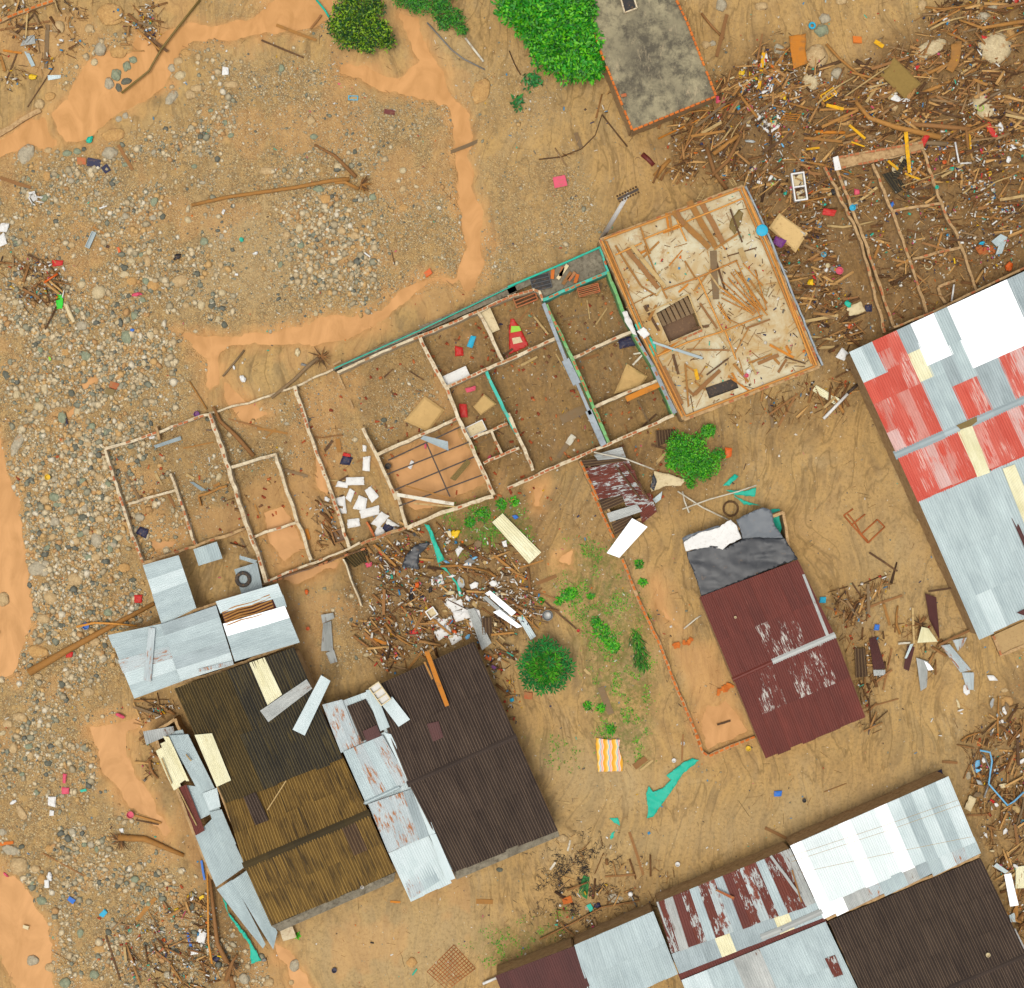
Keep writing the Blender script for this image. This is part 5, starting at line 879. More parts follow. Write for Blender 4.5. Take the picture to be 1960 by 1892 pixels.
for i, ((X, Y), l, y) in enumerate(zip(P, L, yaw)):
    m = random.choice(['wood_brown'] * 3 + ['wood_ochre'] * 2 + ['wood_dark', 'wood_pale', 'wood_grey']); kd = random.random(); z = gz(X, Y) + random.uniform(.1, .4)
    if kd < .62: plank(X, Y, l, random.uniform(.09, .2), random.uniform(.03, .07), y, m, z, random.uniform(-.07, .07), f'{"long" if l > 1.9 else "short"} {WN[m]} plank in the debris {near(X, Y)}', 'plank', 'planks washed into the debris')
    else:
        c = W(X, Y, z); d = Vector((math.cos(y), math.sin(y), 0)); nn = Vector((-d.y, d.x, 0)) * random.uniform(-.2, .2); r = random.uniform(.045, .1); mb = MB(); mb.tube([c - d * l * .6, c - d * l * .2 + nn, c + d * l * .2 + nn * .8 + Vector((0, 0, .05)), c + d * l * .6], [r, r * .95, r * .8, r * .6], 7)
        ob('log', mb, m, None, smooth=True, label=f'{"long" if l > 1.9 else "short"} {WN[m]} log in the debris {near(X, Y)}', cat='log', group='logs washed into the debris')
SCN = dict(white=9, blue=2, red=3, teal=2, yellow=2, orange=2, pink=2, cyan=1, cream=4, navy=2, black=1, grey=2, lime=1, purple=1)
pool = [k for k, n in SCN.items() for _ in range(n)]
P = pts_by(lambda X, Y: np.clip(wlit(X, Y) + .02 * openw(X, Y) * (X < 1000), 0, 1), 170)
for X, Y in P:
    c_ = random.choice(pool); mb = MB(); r = random.uniform(.12, .3); z = gz(X, Y) + random.uniform(.05, .3); kd = random.random()
    if kd < .45: mb.blob(W(X, Y, z), r, r * random.uniform(.4, .8), r * .3, .7, random.uniform(0, 99), 2, random.uniform(0, 6), .2); nm, ct = 'plastic_bag', 'bag'
    elif kd < .75: mb.box(W(X, Y, z), r * 1.6, r * random.uniform(.6, 1.2), .05, random.uniform(0, 6), random.uniform(-.2, .2), .04); nm, ct = 'board_scrap', 'scrap'
    elif kd < .9: mb.lathe(W(X, Y, z), [(r * .6, 0), (r * .75, .12), (r * .8, .22), (r * .7, .22), (r * .6, .05)], 12); nm, ct = 'bucket', 'bucket'
    else: mb.tube([W(X, Y, z), W(X + random.uniform(-15, 15), Y + random.uniform(-15, 15), z + .02)], .05, 8); nm, ct = 'bottle', 'bottle'
    ob(nm, mb, 'plastic_' + c_, None, smooth=kd < .45, label=f'{c_} {nm.replace("_", " ")} lying {near(X, Y)}', cat=ct, group=f'{ct}s littering the debris')

def partof(X, Y): return ('upper ' if Y < 520 else 'lower ' if Y > 640 else 'middle ') + ('left' if X + .4 * (560 - Y) < 1330 else 'right')
k_ = 0
while k_ < 46:
    X, Y = random.uniform(1150, 1568), random.uniform(357, 804)
    if not inpoly(X, Y, inset(SL, .9)) or inpoly(X, Y, hole) or inpoly(X, Y, hole2): continue
    k_ += 1; l = random.uniform(.5, 2.0); m = random.choice(['wood_ochre', 'wood_ochre', 'wood_brown', 'wood_orange', 'wood_pale', 'wood_dark']); y = random.choice([-1.1, -1.0, .42, .9, -.6]) + random.gauss(0, .15)
    plank(X, Y, l, random.uniform(.06, .2), .04, y, m, 2.68 + .01 * (k_ % 9), 0, f'{"longer" if l > 1.2 else "short"} {WN.get(m, "orange")} plank on the {partof(X, Y)} part of the bare slab', 'plank', 'planks on the bare slab')
P = pts_by(lambda X, Y: openw(X, Y) * ((samp(m_dark, X, Y) > .25) * (X > 640) * (X < 1300) * (Y > 500) * (Y < 960) * .6 + ((X > 230) & (X < 640) & (Y > 800) & (Y < 1100) & (X * .35 + Y > 1010)) * .5), 44)
for X, Y in P:
    l = random.uniform(.4, 1.6); m = random.choice(['wood_brown', 'wood_brown', 'wood_grey', 'wood_ochre', 'wood_dark', 'wood_pale']); plank(X, Y, l, random.uniform(.06, .2), .05, random.choice([-1.1, .42]) + random.gauss(0, .5), m, None, random.uniform(-.05, .05), f'{"longer" if l > 1 else "short"} {WN[m]} plank on a ruin floor {near(X, Y)}', 'plank', 'planks on the ruin floors')
# ---------------------------------------------------------------- vegetation
def leaves(name, cs, mat, parent, size=.16, asp=.45, up=.7, kind=None):
    """many folded leaf blades; cs = (n,3) centres"""
    n = len(cs); L = RNG.uniform(.6, 1.3, n) * size; yaw = RNG.uniform(0, math.tau, n); tilt = RNG.normal(-.15, .45, n) * (1.4 - up); roll = RNG.normal(0, .4, n)
    base = np.array([[0, 0, 0], [.35, asp / 2, .05], [1, 0, -.06], [.35, -asp / 2, .05], [.5, 0, -.03]]); v = np.repeat(base[None], n, 0) * L[:, None, None]
    cr, sr = np.cos(roll)[:, None], np.sin(roll)[:, None]; y = v[..., 1] * cr - v[..., 2] * sr; z = v[..., 1] * sr + v[..., 2] * cr
    cp, sp = np.cos(tilt)[:, None], np.sin(tilt)[:, None]; x = v[..., 0] * cp - z * sp; z2 = v[..., 0] * sp + z * cp; cy, sy = np.cos(yaw)[:, None], np.sin(yaw)[:, None]
    co = np.stack([x * cy - y * sy, x * sy + y * cy, z2], -1) + cs[:, None] - np.array(ORG[parent.name])[None, None]
    F = (np.array([(0, 4, 1), (1, 4, 2), (2, 4, 3), (3, 4, 0)])[None] + (np.arange(n) * 5)[:, None, None]).reshape(-1, 3)
    o = big_mesh(name, co.reshape(-1, 3), F, mat, smooth=False, parent=parent, kind=kind); return o
def crown_pts(blobs, n, shellk=.5):
    out = []; vol = np.array([b[3] ** 2 for b in blobs]); cnt = RNG.multinomial(n, vol / vol.sum())
    for (x, y, z, r, h), k in zip(blobs, cnt):
        d = RNG.normal(size=(k, 3)); d /= np.linalg.norm(d, axis=1)[:, None]; d[:, 2] = np.abs(d[:, 2]) * np.where(RNG.random(k) < .8, 1, -.5); q = RNG.uniform(0, 1, k) ** shellk
        out.append(np.array([x, y, z]) + d * np.stack([r * q, r * q, h * q], -1))
    return np.concatenate(out)
def tree(X, Y, blobs, n, mat, label, cat='tree', size=.2, name='tree', th_=.12, group=None, limbs=6):
    c = W(X, Y, 0); t_ = thing(name, (c.x, c.y, gz(X, Y)), label, cat, group); hs_ = [b for b in blobs]; B = []
    for (bx, by, bz, br, bh) in blobs: p = W(bx, by, bz); B.append((p.x, p.y, bz, br / S, bh))
    top = max(b[2] for b in B); mb = MB(); mb.tube([c, c + Vector((.05, .03, top * .4)), c + Vector((0, 0, top * .8))], [th_, th_ * .8, th_ * .5], 7); tr = ob('trunk', mb, 'bark', t_)
    for i in range(min(limbs, len(B))):
        b = B[i]; mb = MB(); mb.tube([c + Vector((0, 0, top * .3)), (c + Vector((b[0], b[1], b[2]))) / 2 + Vector((0, 0, top * .2)), Vector(b[:3])], [th_ * .6, th_ * .4, th_ * .15], 5)
        ob('limb', mb, 'bark', t_)
    leaves('crown', crown_pts(B, n), mat, t_, size, kind=None); return t_
tree(1065, 60, [(990, 10, 2.6, 45, 1), (1040, -10, 3.2, 60, 1.3), (1095, 20, 3.2, 48, 1.2), (1060, 60, 3.4, 60, 1.4), (1115, 80, 3, 40, 1.1), (1050, 105, 3, 36, 1), (1090, 120, 2.8, 42, 1), (1125, 125, 2.6, 34, .9), (1035, 70, 2.6, 32, .9), (1010, 45, 2.4, 30, .8), (1075, -60, 3, 70, 1.3)], 17000, 'leaf_bright', 'big tree with dense glossy bright green crown beside the concrete-roofed house', size=.3)
tree(690, 40, [(660, 20, 1.5, 26, .8), (690, 40, 1.8, 34, 1), (725, 62, 1.5, 28, .8), (665, 70, 1.4, 28, .7), (700, 80, 1.3, 26, .6), (740, 80, 1.1, 18, .5), (645, 50, 1.2, 22, .5), (680, -10, 1.4, 26, .8), (715, 15, 1.5, 24, .7)], 5200, 'leaf_dark', 'round dark green bush with yellow-green tips standing in the silt at the top', 'bush', .2, 'bush', .07)
tree(850, 20, [(800, 6, .9, 26, .4), (840, 15, 1.0, 26, .5), (870, 35, .9, 22, .5), (885, 58, .7, 14, .3), (850, 45, .6, 16, .3), (770, -5, .9, 22, .4), (850, -20, 1, 30, .6)], 3400, 'leaf_mid', 'low loose green bush at the top edge left of the big tree', 'bush', .16, 'bush', .05)
tree(1325, 865, [(1300, 850, 1.1, 26, .5), (1335, 880, 1.2, 30, .6), (1355, 890, 1, 26, .5), (1310, 885, 1, 28, .5), (1290, 870, .9, 20, .4), (1335, 845, 1, 18, .5), (1345, 905, .8, 18, .4), (1320, 905, .8, 18, .4), (1375, 872, .7, 16, .3), (1285, 890, .6, 12, .3), (1322, 925, .5, 12, .3)], 4300, 'leaf_bright', 'spreading green bush growing below the slab house behind the shack', 'bush', .16, 'bush', .06)
tree(1356, 825, [(1356, 825, .9, 13, .4)], 600, 'leaf_bright', 'tuft of light green leaves just above the spreading bush', 'bush', .16, 'bush', .03)
for X, Y, r, lb in ((1018, 155, 20, 'small plant with large round dark leaves below the big tree'), (990, 200, 14, 'smaller low plant with dark leaves farther below the big tree')): tree(X, Y, [(X, Y, .4, r, .2), (X + 6, Y - 6, .5, r * .5, .2)], 70 if r > 15 else 40, 'leaf_blue', lb, 'plant', .34, 'plant', .02)
# broad-leaved round tree: rosettes of leaflets
cp = W(1043, 1272, 0); th = thing('round_tree', cp, 'round tree with umbrella crown of palm-like leaf rosettes beside the black roof', 'tree')
mb = MB(); mb.tube([cp, cp + Vector((0, 0, 2.2))], [.1, .06], 7); ob('trunk', mb, 'bark', th)
mb = MB()
for k in range(8):
    a = k / 8 * math.tau; d = Vector((math.cos(a), math.sin(a), 0)); s_ = Vector((-d.y, d.x, 0)); mb.quad(d * .03, d * .24 + s_ * .075 + Vector((0, 0, .05)), d * .46 - Vector((0, 0, .08)), d * .24 - s_ * .075 + Vector((0, 0, .02)))
ROS = mesh_of(mb, 'leaf_rosette'); setmat(ROS, 'leaf_mid'); mb2 = MB(); mb2.v = [v.copy() for v in mb.v]; mb2.f = list(mb.f); ROS2 = mesh_of(mb2, 'leaf_rosette'); setmat(ROS2, 'leaf_blue')
for k in range(56):
    r = 1.62 * math.sqrt((k + .5) / 56); a = k * 2.39996; z = 2.5 - .42 * r * r * .6 + random.uniform(-.08, .08); inst('leaf_rosette', ROS2 if (r > 1.0 or random.random() < .3) else ROS, th, cp + Vector((r * math.cos(a), r * math.sin(a), z)), random.uniform(0, 6), (random.uniform(.8, 1.15),) * 3, .35 * r * math.cos(a) * .6, -.35 * r * math.sin(a) * .6)
cp = W(1222, 1245, 0); th = thing('spiky_plant', cp, 'long feathery spiky green plant beside the brick yard wall', 'plant'); mb = MB()
for k in range(150):
    X = 1205 + random.uniform(0, 18) + (k / 150) * 16; Y = 1205 + k / 150 * 70 + random.uniform(-6, 6); p = W(X, Y, .15); a = random.uniform(-2.1, -.6); l = random.uniform(.4, .8); d = Vector((math.cos(a), math.sin(a), 0)); s_ = Vector((-d.y, d.x, 0)) * .025; mb.quad(p - s_, p + d * l * .6 - s_ + Vector((0, 0, .25)), p + d * l + Vector((0, 0, .15)), p + d * l * .6 + s_ + Vector((0, 0, .25)))
ob('fronds', mb, 'leaf_mid', th)
def wgr(X, Y): return np.clip(samp(m_green, X, Y), 0, 1) * np.clip(fbm(X, Y, .05, 4, 3) * 7 - 3.6, 0, 1) * openw(X, Y)
P = pts_by(wgr, 5200); o_ = thing('weeds', (0, 0, 0), 'low green weeds and grass tufts in the middle yard', 'weeds'); COL.objects.unlink(o_); bpy.data.objects.remove(o_)
ORG['_z'] = Vector((0, 0, 0))
class _D: name = '_z'
w_ = toW(P, .02)
def leaves0(name, cs, mat, size, label, cat):
    n = len(cs); mbp = bpy.data.objects.new('tmp', None); ORG['tmp'] = Vector((0, 0, 0)); COL.objects.link(mbp); o = leaves(name, cs, mat, mbp, size, .5, .6, 'stuff'); o.parent = None; bpy.data.objects.remove(mbp); return tag(o, label, cat)
leaves0('weeds', w_, 'grass', .13, 'low green weeds and tufts of grass in the middle yard', 'weeds')
pl_ = []
for X, Y, r in ((1085, 1140, 12), (1095, 1135, 10), (1070, 1150, 8), (1150, 1205, 16), (1165, 1225, 14), (1140, 1190, 10), (1175, 1240, 10), (1130, 1140, 6), (1222, 1080, 8), (1230, 1115, 8), (1125, 1350, 8), (1150, 1355, 8), (1035, 1150, 6), (925, 985, 14), (960, 965, 10), (900, 1000, 10), (1170, 1395, 9), (985, 960, 8), (570, 1790, 5)):
    k = int(r * 14); a = RNG.uniform(0, 6.3, k); q = np.sqrt(RNG.uniform(0, 1, k)) * r; pl_.append(np.stack([X + q * np.cos(a), Y + q * np.sin(a)], -1))
leaves0('leafy_weeds', toW(np.concatenate(pl_), .08), 'leaf_bright', .16, 'clumps of bright leafy weeds in the middle yard', 'weeds')
P = pts_by(lambda X, Y: np.exp(-(((X - 1105) / 55) ** 2 + ((Y - 1690) / 60) ** 2)) * np.clip(fbm(X, Y, .06, 4, 8) * 6 - 2.8, 0, 1) * openw(X, Y), 1500); n = len(P)
boxes('dead_weeds', toW(P), RNG.uniform(.1, .35, n), RNG.uniform(.015, .03, n), RNG.uniform(.01, .03, n), RNG.uniform(0, 6.3, n), RNG.normal(0, .2, n), 'plastic_black', label='dark matted weeds flattened in the mud', cat='weeds')

# ---------------------------------------------------------------- single things
def cloth(poly, z, m, label, cat, name, wr=.1, step=.16, group=None, th_=.01, zf=None):
    """crumpled sheet with the given outline"""
    P3 = [W(x, y, z) for x, y in poly]; n = len(P3); xs = [p.x for p in P3]; ys = [p.y for p in P3]; pts = [Vector((p.x, p.y)) for p in P3]; pp = [(p.x, p.y) for p in P3]; x = min(xs)
    rim = []
    for i in range(n):
        a, b = pts[i], pts[(i + 1) % n]; k = max(1, int((b - a).length / step)); rim += [a.lerp(b, j / k) + (Vector((random.uniform(-.03, .03), random.uniform(-.03, .03))) if j else Vector((0, 0))) for j in range(k)]
    m_ = len(rim); V = list(rim); rp = [(p.x, p.y) for p in rim]
    while x < max(xs):
        y = min(ys)
        while y < max(ys):
            q = (x + random.uniform(-.05, .05), y + random.uniform(-.05, .05))
            if inpoly(q[0], q[1], rp): V.append(Vector(q))
            y += step
        x += step
    r = delaunay_2d_cdt(V, [(i, (i + 1) % m_) for i in range(m_)], [], 1, 1e-4); mb = MB(); s = random.uniform(0, 50); d = random.uniform(0, 3)
    for v in r[0]:
        a = v.x * math.cos(d) + v.y * math.sin(d); b = -v.x * math.sin(d) + v.y * math.cos(d); zz = z + wr * (noise.noise((a * 1.6 + s, b * .4, s)) - 1.1 * abs(noise.noise((a * 2.2 + b * .5 + s, b * .5, 3))) + .25 * noise.noise((a * 4, b * 2, s))) + (zf(v.x, v.y) if zf else 0); mb.v.append(Vector((v.x, v.y, zz)))
    for f in r[2]:
        q = [mb.v[k] for k in f]; mb.f.append(tuple(f) if (q[1] - q[0]).cross(q[2] - q[0]).z > 0 else tuple(reversed(f)))
    o = ob(name, mb, m, None, smooth=True, label=label, cat=cat, group=group); md = o.modifiers.new('thick', 'SOLIDIFY'); md.thickness = th_; return o
def pad(poly, z, h, m, label, cat='mattress', name='mattress', sag=.04, wr=.03):
    """mattress-like slab with rounded edges"""
    a, b, c, d = [W(x, y, z) for x, y in poly]; mb = MB(); N = 12
    def P_(s, t): return a.lerp(b, s).lerp(d.lerp(c, s), t)
    for j in range(N + 1):
        for i in range(N + 1):
            s, t = i / N, j / N; e = min(s, 1 - s, t, 1 - t); hh = h * (1 - max(0, 1 - e * 9) ** 2 * .6); p = P_(s, t); mb.v.append(p + Vector((0, 0, hh + wr * noise.noise((p.x * 2, p.y * 2, h * 9)) - sag * (1 - abs(2 * t - 1)))))
    for j in range(N):
        for i in range(N): q = j * (N + 1) + i; mb.f.append((q, q + N + 1, q + N + 2, q + 1))
    per = [i for i in range(N + 1)] + [j * (N + 1) + N for j in range(1, N + 1)] + [N * (N + 1) + i for i in range(N - 1, -1, -1)] + [j * (N + 1) for j in range(N - 1, 0, -1)]; b0 = len(mb.v)
    for k in per: v = mb.v[k]; mb.v.append(Vector((v.x, v.y, z - .02)))
    for k in range(len(per)): k2 = (k + 1) % len(per); mb.f.append((per[k], per[k2], b0 + k2, b0 + k))
    return ob(name, mb, m, None, smooth=False, label=label, cat=cat)
pad(TP(6, '1275,1122 1420,1225 1300,1390 1120,1305'), .25, .2, 'mattress_tan', 'large muddy tan mattress lying in the gravelly room with a wall on its right')
pad(TP(6, '1715,1105 1808,1180 1690,1265 1633,1200'), .3, .16, 'mattress_tan', 'small stained tan mattress in the narrow room left of the green wall')
pad(TP(7, '885,880 1040,975 985,1060 790,1105'), .4, .18, 'mattress_tan', 'slumped brown mattress folded over in the right-hand room', sag=.15, wr=.15)
pad(TP(4, '130,1590 340,1740 250,1885 50,1700'), .45, .22, 'mattress_cream', 'clean cream mattress lying askew on debris right of the cyan tank lid')
pad(TP(4, '985,430 1185,625 1065,740 880,560'), .5, .15, 'mattress_olive', 'mud-speckled olive mattress on top of the debris pile')
cloth(TP(4, '950,660 1040,740 1115,700 1110,750 1060,775 960,745'), .42, 'plastic_white', 'white cloth sticking out beneath the olive mattress', 'cloth', 'cloth', .05)
cloth(TP(4, '202,270 330,250 325,380 342,470 235,515 215,380'), .75, 'wood_orange', 'large orange board leaning on a tan boulder', 'board', 'board', .03, th_=.04)
# mat with wavy stripes
t = NT('striped_mat', .9); g_ = t.coord('Object'); xx = t.node('ShaderNodeSeparateXYZ'); t.l.new(g_, xx.inputs[0]); wv_ = t.math('MULTIPLY', t.math('SINE', t.math('MULTIPLY', xx.outputs[1], 9.0)), .035)
ph = t.math('FRACT', t.math('ADD', t.math('MULTIPLY', t.math('ADD', xx.outputs[0], wv_), 1.85), .55))
t.base(t.ramp(ph, [(0, C(240, 170, 40)), (.28, C(250, 200, 90)), (.42, C(250, 226, 190)), (.5, C(40, 170, 210)), (.58, C(250, 226, 190)), (.66, C(236, 140, 130)), (.78, C(246, 220, 200)), (.9, C(240, 170, 40))]))
cloth(TP(15, '655,28 745,40 838,42 825,100 855,190 855,275 672,282 660,150'), .32, 'striped_mat', 'bed mat with wavy orange, pink and blue stripes spread on the mud', 'mat', 'striped_mat', .02, th_=.06)
cloth(TP(7, '20,545 45,545 110,650 152,745 10,815 5,640'), .35, 'plastic_red', 'triangular red and green patterned play mat in the upper room', 'mat', 'play_mat', .05, th_=.04)
for s, c_ in (('25,600 85,600 100,635 20,650', 'lime'), ('30,690 90,680 110,720 40,735', 'cream')):
    o_ = bpy.data.objects['play_mat']; P4 = [W(x, y, .45) for x, y in TP(7, s)]; mb = MB(); mb.v = P4; mb.f = [(3, 2, 1, 0)]; ob('colour_panel', mb, 'plastic_' + c_, o_)
# teal and black tarps
cloth(TP(15, '1375,180 1425,195 1300,300 1210,440 1085,615 1035,628 1045,560 1030,440 1050,385 1080,430 1150,405 1215,340 1180,310 1220,280 1300,215'), .35, 'plastic_teal', 'bright teal torn tarpaulin hanging from the corner of the brick yard wall', 'tarpaulin', 'tarpaulin', .12)
cloth(TP(15, '755,625 820,622 835,685 790,660'), .2, 'plastic_teal', 'small torn teal scrap left of the large teal tarpaulin', 'tarpaulin', 'tarpaulin', .06); cloth(TP(15, '765,785 760,750 795,720 785,770'), .15, 'plastic_teal', 'tiny teal strip below the torn teal scrap', 'tarpaulin', 'tarpaulin', .04, .1)
cloth(TP(10, '1265,240 1305,250 1360,380 1420,510 1370,535 1340,420 1300,300'), .9, 'plastic_teal', 'long teal tarpaulin draped down from the ruin wall into the debris', 'tarpaulin', 'tarpaulin', .1); cloth(TP(10, '1375,540 1420,560 1480,640 1525,690 1560,780 1530,785 1510,700 1450,610 1385,565'), .5, 'plastic_teal', 'twisted teal strip continuing through the debris towards the white sacks', 'tarpaulin', 'tarpaulin', .1, .12)
cloth(TP(13, '1655,1215 1690,1260 1700,1330 1860,1530 1945,1690 1870,1712 1860,1570 1720,1380 1690,1320'), .5, 'plastic_teal', 'teal netting strip beside the collapsing sheet lean-to', 'tarpaulin', 'tarpaulin', .1, .14)
cloth(TP(7, '1620,1820 1760,1830 1850,1800 1840,1870 1700,1860'), .3, 'plastic_teal', 'crumpled teal plastic above the black tarpaulin shed', 'tarpaulin', 'tarpaulin', .12); cloth(TP(7, '1600,1790 1690,1700 1720,1720 1650,1790'), .3, 'plastic_teal', 'muddy teal plastic strip right of the spreading bush', 'tarpaulin', 'tarpaulin', .08); cloth(TP(11, '1680,25 1760,70 1890,105 1760,100'), .35, 'plastic_teal', 'pointed teal plastic sheet beside the sunken barrel', 'tarpaulin', 'tarpaulin', .08)
cloth(TP(12, '70,135 130,130 165,240 130,330 95,350 60,260'), .5, 'plastic_teal', 'dark teal sheet at the right end of the black tarpaulin', 'tarpaulin', 'tarpaulin', .15)
cloth(TP(7, '945,590 990,565 1010,610 960,630'), 2.9, 'plastic_teal', 'teal cloth folded over the slab house wall top', 'tarpaulin', 'tarpaulin', .06, .12); cloth(TP(7, '1055,670 1100,740 1105,800 1080,850 1050,760'), 2.9, 'plastic_teal', 'second teal cloth hanging on the slab house wall, lower down', 'tarpaulin', 'tarpaulin', .06, .12)
cloth(TP(7, '960,640 1010,605 1060,660 1010,695'), 2.95, 'plastic_white', 'white striped cloth between the two teal cloths on the wall', 'cloth', 'cloth', .03, .12); cloth(TP(7, '850,495 885,485 945,620 965,670 930,660 880,580'), 2.2, 'plastic_white', 'white panel lying along the wall beside the slab house', 'panel', 'wall_panel', .02, th_=.03)
cloth(TP(10, '1100,565 1130,480 1200,400 1300,375 1310,395 1230,470 1225,585 1160,570'), .6, 'black_tarp', 'crumpled black plastic sheet beside the long teal tarpaulin', 'plastic sheet', 'plastic_sheet', .2)
cloth(TP(7, '1060,1800 1090,1680 1200,1700 1330,1750 1290,1790 1180,1790 1070,1835'), .7, 'plastic_cream', 'cream and black torn tarpaulin below the spreading bush', 'tarpaulin', 'tarpaulin', .15); cloth(TP(7, '1060,1800 1085,1700 1110,1760 1090,1830'), .85, 'black_tarp', 'black flap lying on the cream torn tarpaulin', 'plastic sheet', 'plastic_sheet', .1)
zr = lambda x, y: 0
T_ = thing('tarp_shed', W(1420, 1060), 'shed covered by black plastic tarpaulin above the maroon roof', 'shed')
def child(o, p): o.parent = p; o.location = o.location - p.location; ORG[o.name] = ORG[o.name]; [o.__delitem__(k) for k in ('label', 'category', 'kind') if k in o]; return o
child(cloth(TP(11, '1330,450 1360,445 1430,415 1520,405 1620,425 1740,360 1860,345 1953,350 2060,350 2160,505 1953,580 1760,660 1600,730 1440,785 1400,650 1340,500'), 2.45, 'black_tarp', 'x', 'x', 'black_tarpaulin', .07, .15), T_)
child(cloth(TP(11, '1700,210 1800,160 1900,120 1960,140 1990,260 2060,355 1860,350 1750,360 1730,280'), 2.3, 'grey_tarp', 'x', 'x', 'grey_tarpaulin', .07, .15), T_)
child(cloth(TP(11, '1310,380 1420,310 1560,275 1630,225 1660,212 1700,250 1740,350 1640,400 1600,435 1520,410 1430,425 1325,447'), 2.52, 'plastic_white', 'x', 'x', 'white_sheet', .08, .15), T_)
child(cloth(TP(11, '1298,350 1330,330 1560,255 1600,260 1560,280 1420,315 1312,385'), 2.4, 'grey_tarp', 'x', 'x', 'grey_edge', .08, .2), T_); shell(T_, DP('1318,1045 1505,975 1520,1065 1345,1130'), 2.1, 'plaster_mud', .93)
# sheets lying around
def loose(t_, s, z, m, label, pitch=.15, amp=.025, cat='roof sheet', **kw): q = TP(t_, s); return sheet(None, q, z, m, pitch, amp, 'loose_sheet', label=label, cat=cat, **kw)
loose(10, '1775,230 1852,165 2140,455 2050,540', .6, 'cream_sheet', 'long loose cream corrugated sheet lying on the grass below the row', .17, .04)
loose(10, '45,1635 105,1585 390,1402 432,1470' if 0 else '392,1400 434,1470 108,1720 45,1635', 3.75, 'galvanised_dull', 'dirty pale sheet lying slantwise across the mossy roof', .1, .014); loose(10, '500,1370 570,1412 378,1820 288,1775', 3.85, 'white_pale', 'white crumpled sheet lying on the right edge of the mossy roof', .1, .014, sag=.08)
loose(10, '945,1580 1030,1530 1162,1700 1078,1755', 3.6, 'white_pale', 'white sheet on the upper left of the black roof', .1, .01)
loose(11, '925,200 1040,265 830,495 735,460', 2.3, 'white_sheet', 'white folded sheet lying over the brick yard wall below the shack', .2, .05); loose(11, '1078,60 1150,0 1140,60 1100,90', .6, 'white_pale', 'small white sheet at the right side of the shack')
loose(10, '515,985 575,965 590,1190 500,1190', .4, 'galvanised_dull', 'long crumpled metal strip standing in the silt left of the debris', .07, .03, sag=.12); loose(10, '500,920 590,905 600,945 510,985', .5, 'galvanised_dull', 'bent upper piece of the crumpled metal strip', .07, .02, sag=.1); loose(10, '535,1205 595,1180 622,1270 570,1285', .3, 'galvanised_dull', 'short lower piece of the crumpled metal strip', .07, .02)
loose(9, '1440,432 1615,375 1658,500 1480,555', 1.4, 'galvanised', 'small pale metal sheet fixed at the foot of the left ruin', .16, .03); loose(9, '1745,582 1915,530 1955,720 1800,770', 1.2, 'galvanised_grey', 'grey corrugated sheet carrying a tyre', .1, .02); loose(9, '1785,478 1915,515 1900,540 1785,505', 1.3, 'galvanised_grey', 'narrow bent grey gutter sheet above the tyre')
loose(7, '1100,1380 1245,1368 1255,1440 1110,1500', .5, 'cement_brown', 'worn grey corrugated sheet at the left of the spreading bush', .12, .03); loose(10, '665,500 830,430 860,500 750,570', .5, 'cement_moss', 'mossy corrugated sheet lying below the ruin wall', .19, .04, spw=6)
loose(4, '900,1330 940,1370 1070,1400 1010,1450' if 0 else '895,1300 1000,1270 1070,1400 1000,1450', .5, 'cement_black', 'dark corrugated sheet lying below the upright yellow plank', .15, .04); loose(4, '965,1340 1060,1180 1090,1200 1000,1345', .7, 'cement_black', 'narrow dark corrugated sheet standing above the other dark sheet', .12, .03)
loose(8, '1820,1430 1880,1430 1880,1560 1820,1550' if 0 else '375,1080 405,1040 590,1150 545,1185', .4, 'cream_sheet', 'pale corrugated sheet sunk in mud beside the slab house corner', .12, .04); loose(5, '1145,1490 1345,1420 1352,1448 1160,1510', .45, 'galvanised_grey', 'grey metal strip lying in the top of the left ruin', .07, .02); loose(5, '1410,1760 1440,1760 1540,1825 1500,1830', .3, 'galvanised_grey', 'short grey metal strip in the middle of the left ruin', .07, .02)
loose(1, '180,280 255,260 265,325 150,345', .3, 'galvanised_dull', 'rusty corrugated sheet among the top left planks', .06, .02); loose(1, '180,385 215,390 262,490 235,500', .3, 'galvanised', 'pale metal strip below the top left planks', .05, .01); loose(1, '355,562 455,560 450,585 358,600', .2, 'white_pale', 'white crumpled strip at the edge of the upper left pool')
loose(6, '1240,1440 1265,1415 1445,1460 1450,1530', 1.9, 'galvanised_grey', 'grey torn sheet resting on the steel purlins', .1, .01, sag=.04); loose(6, '1590,1590 1615,1620 1500,1755 1460,1735', 1.9, 'plastic_olive', 'grey-brown board resting on the steel purlins'); loose(4, '470,0 480,0 480,20 470,20', .4, 'galvanised', 'tiny metal scrap at the top of the debris pile')
loose(12, '1190,1010 1240,1020 1310,1120 1160,1130', 1.0, 'cream_sheet', 'bent cream sheet on top of the twisted brown wreckage', .08, .03, sag=.15); loose(12, '1215,760 1300,790 1325,1110 1250,960', .7, 'maroon_dark', 'tall dark maroon sheet leaning at the right of the wreckage', .15, .02, sag=.1); loose(12, '1085,1150 1140,1160 1095,1340 1055,1320', .7, 'maroon_dark', 'torn maroon sheet at the bottom of the wreckage', .1, .02, sag=.1); loose(12, '1105,1140 1130,1135 1080,1245 1063,1245', .9, 'white_pale', 'small white strip on the left of the wreckage')
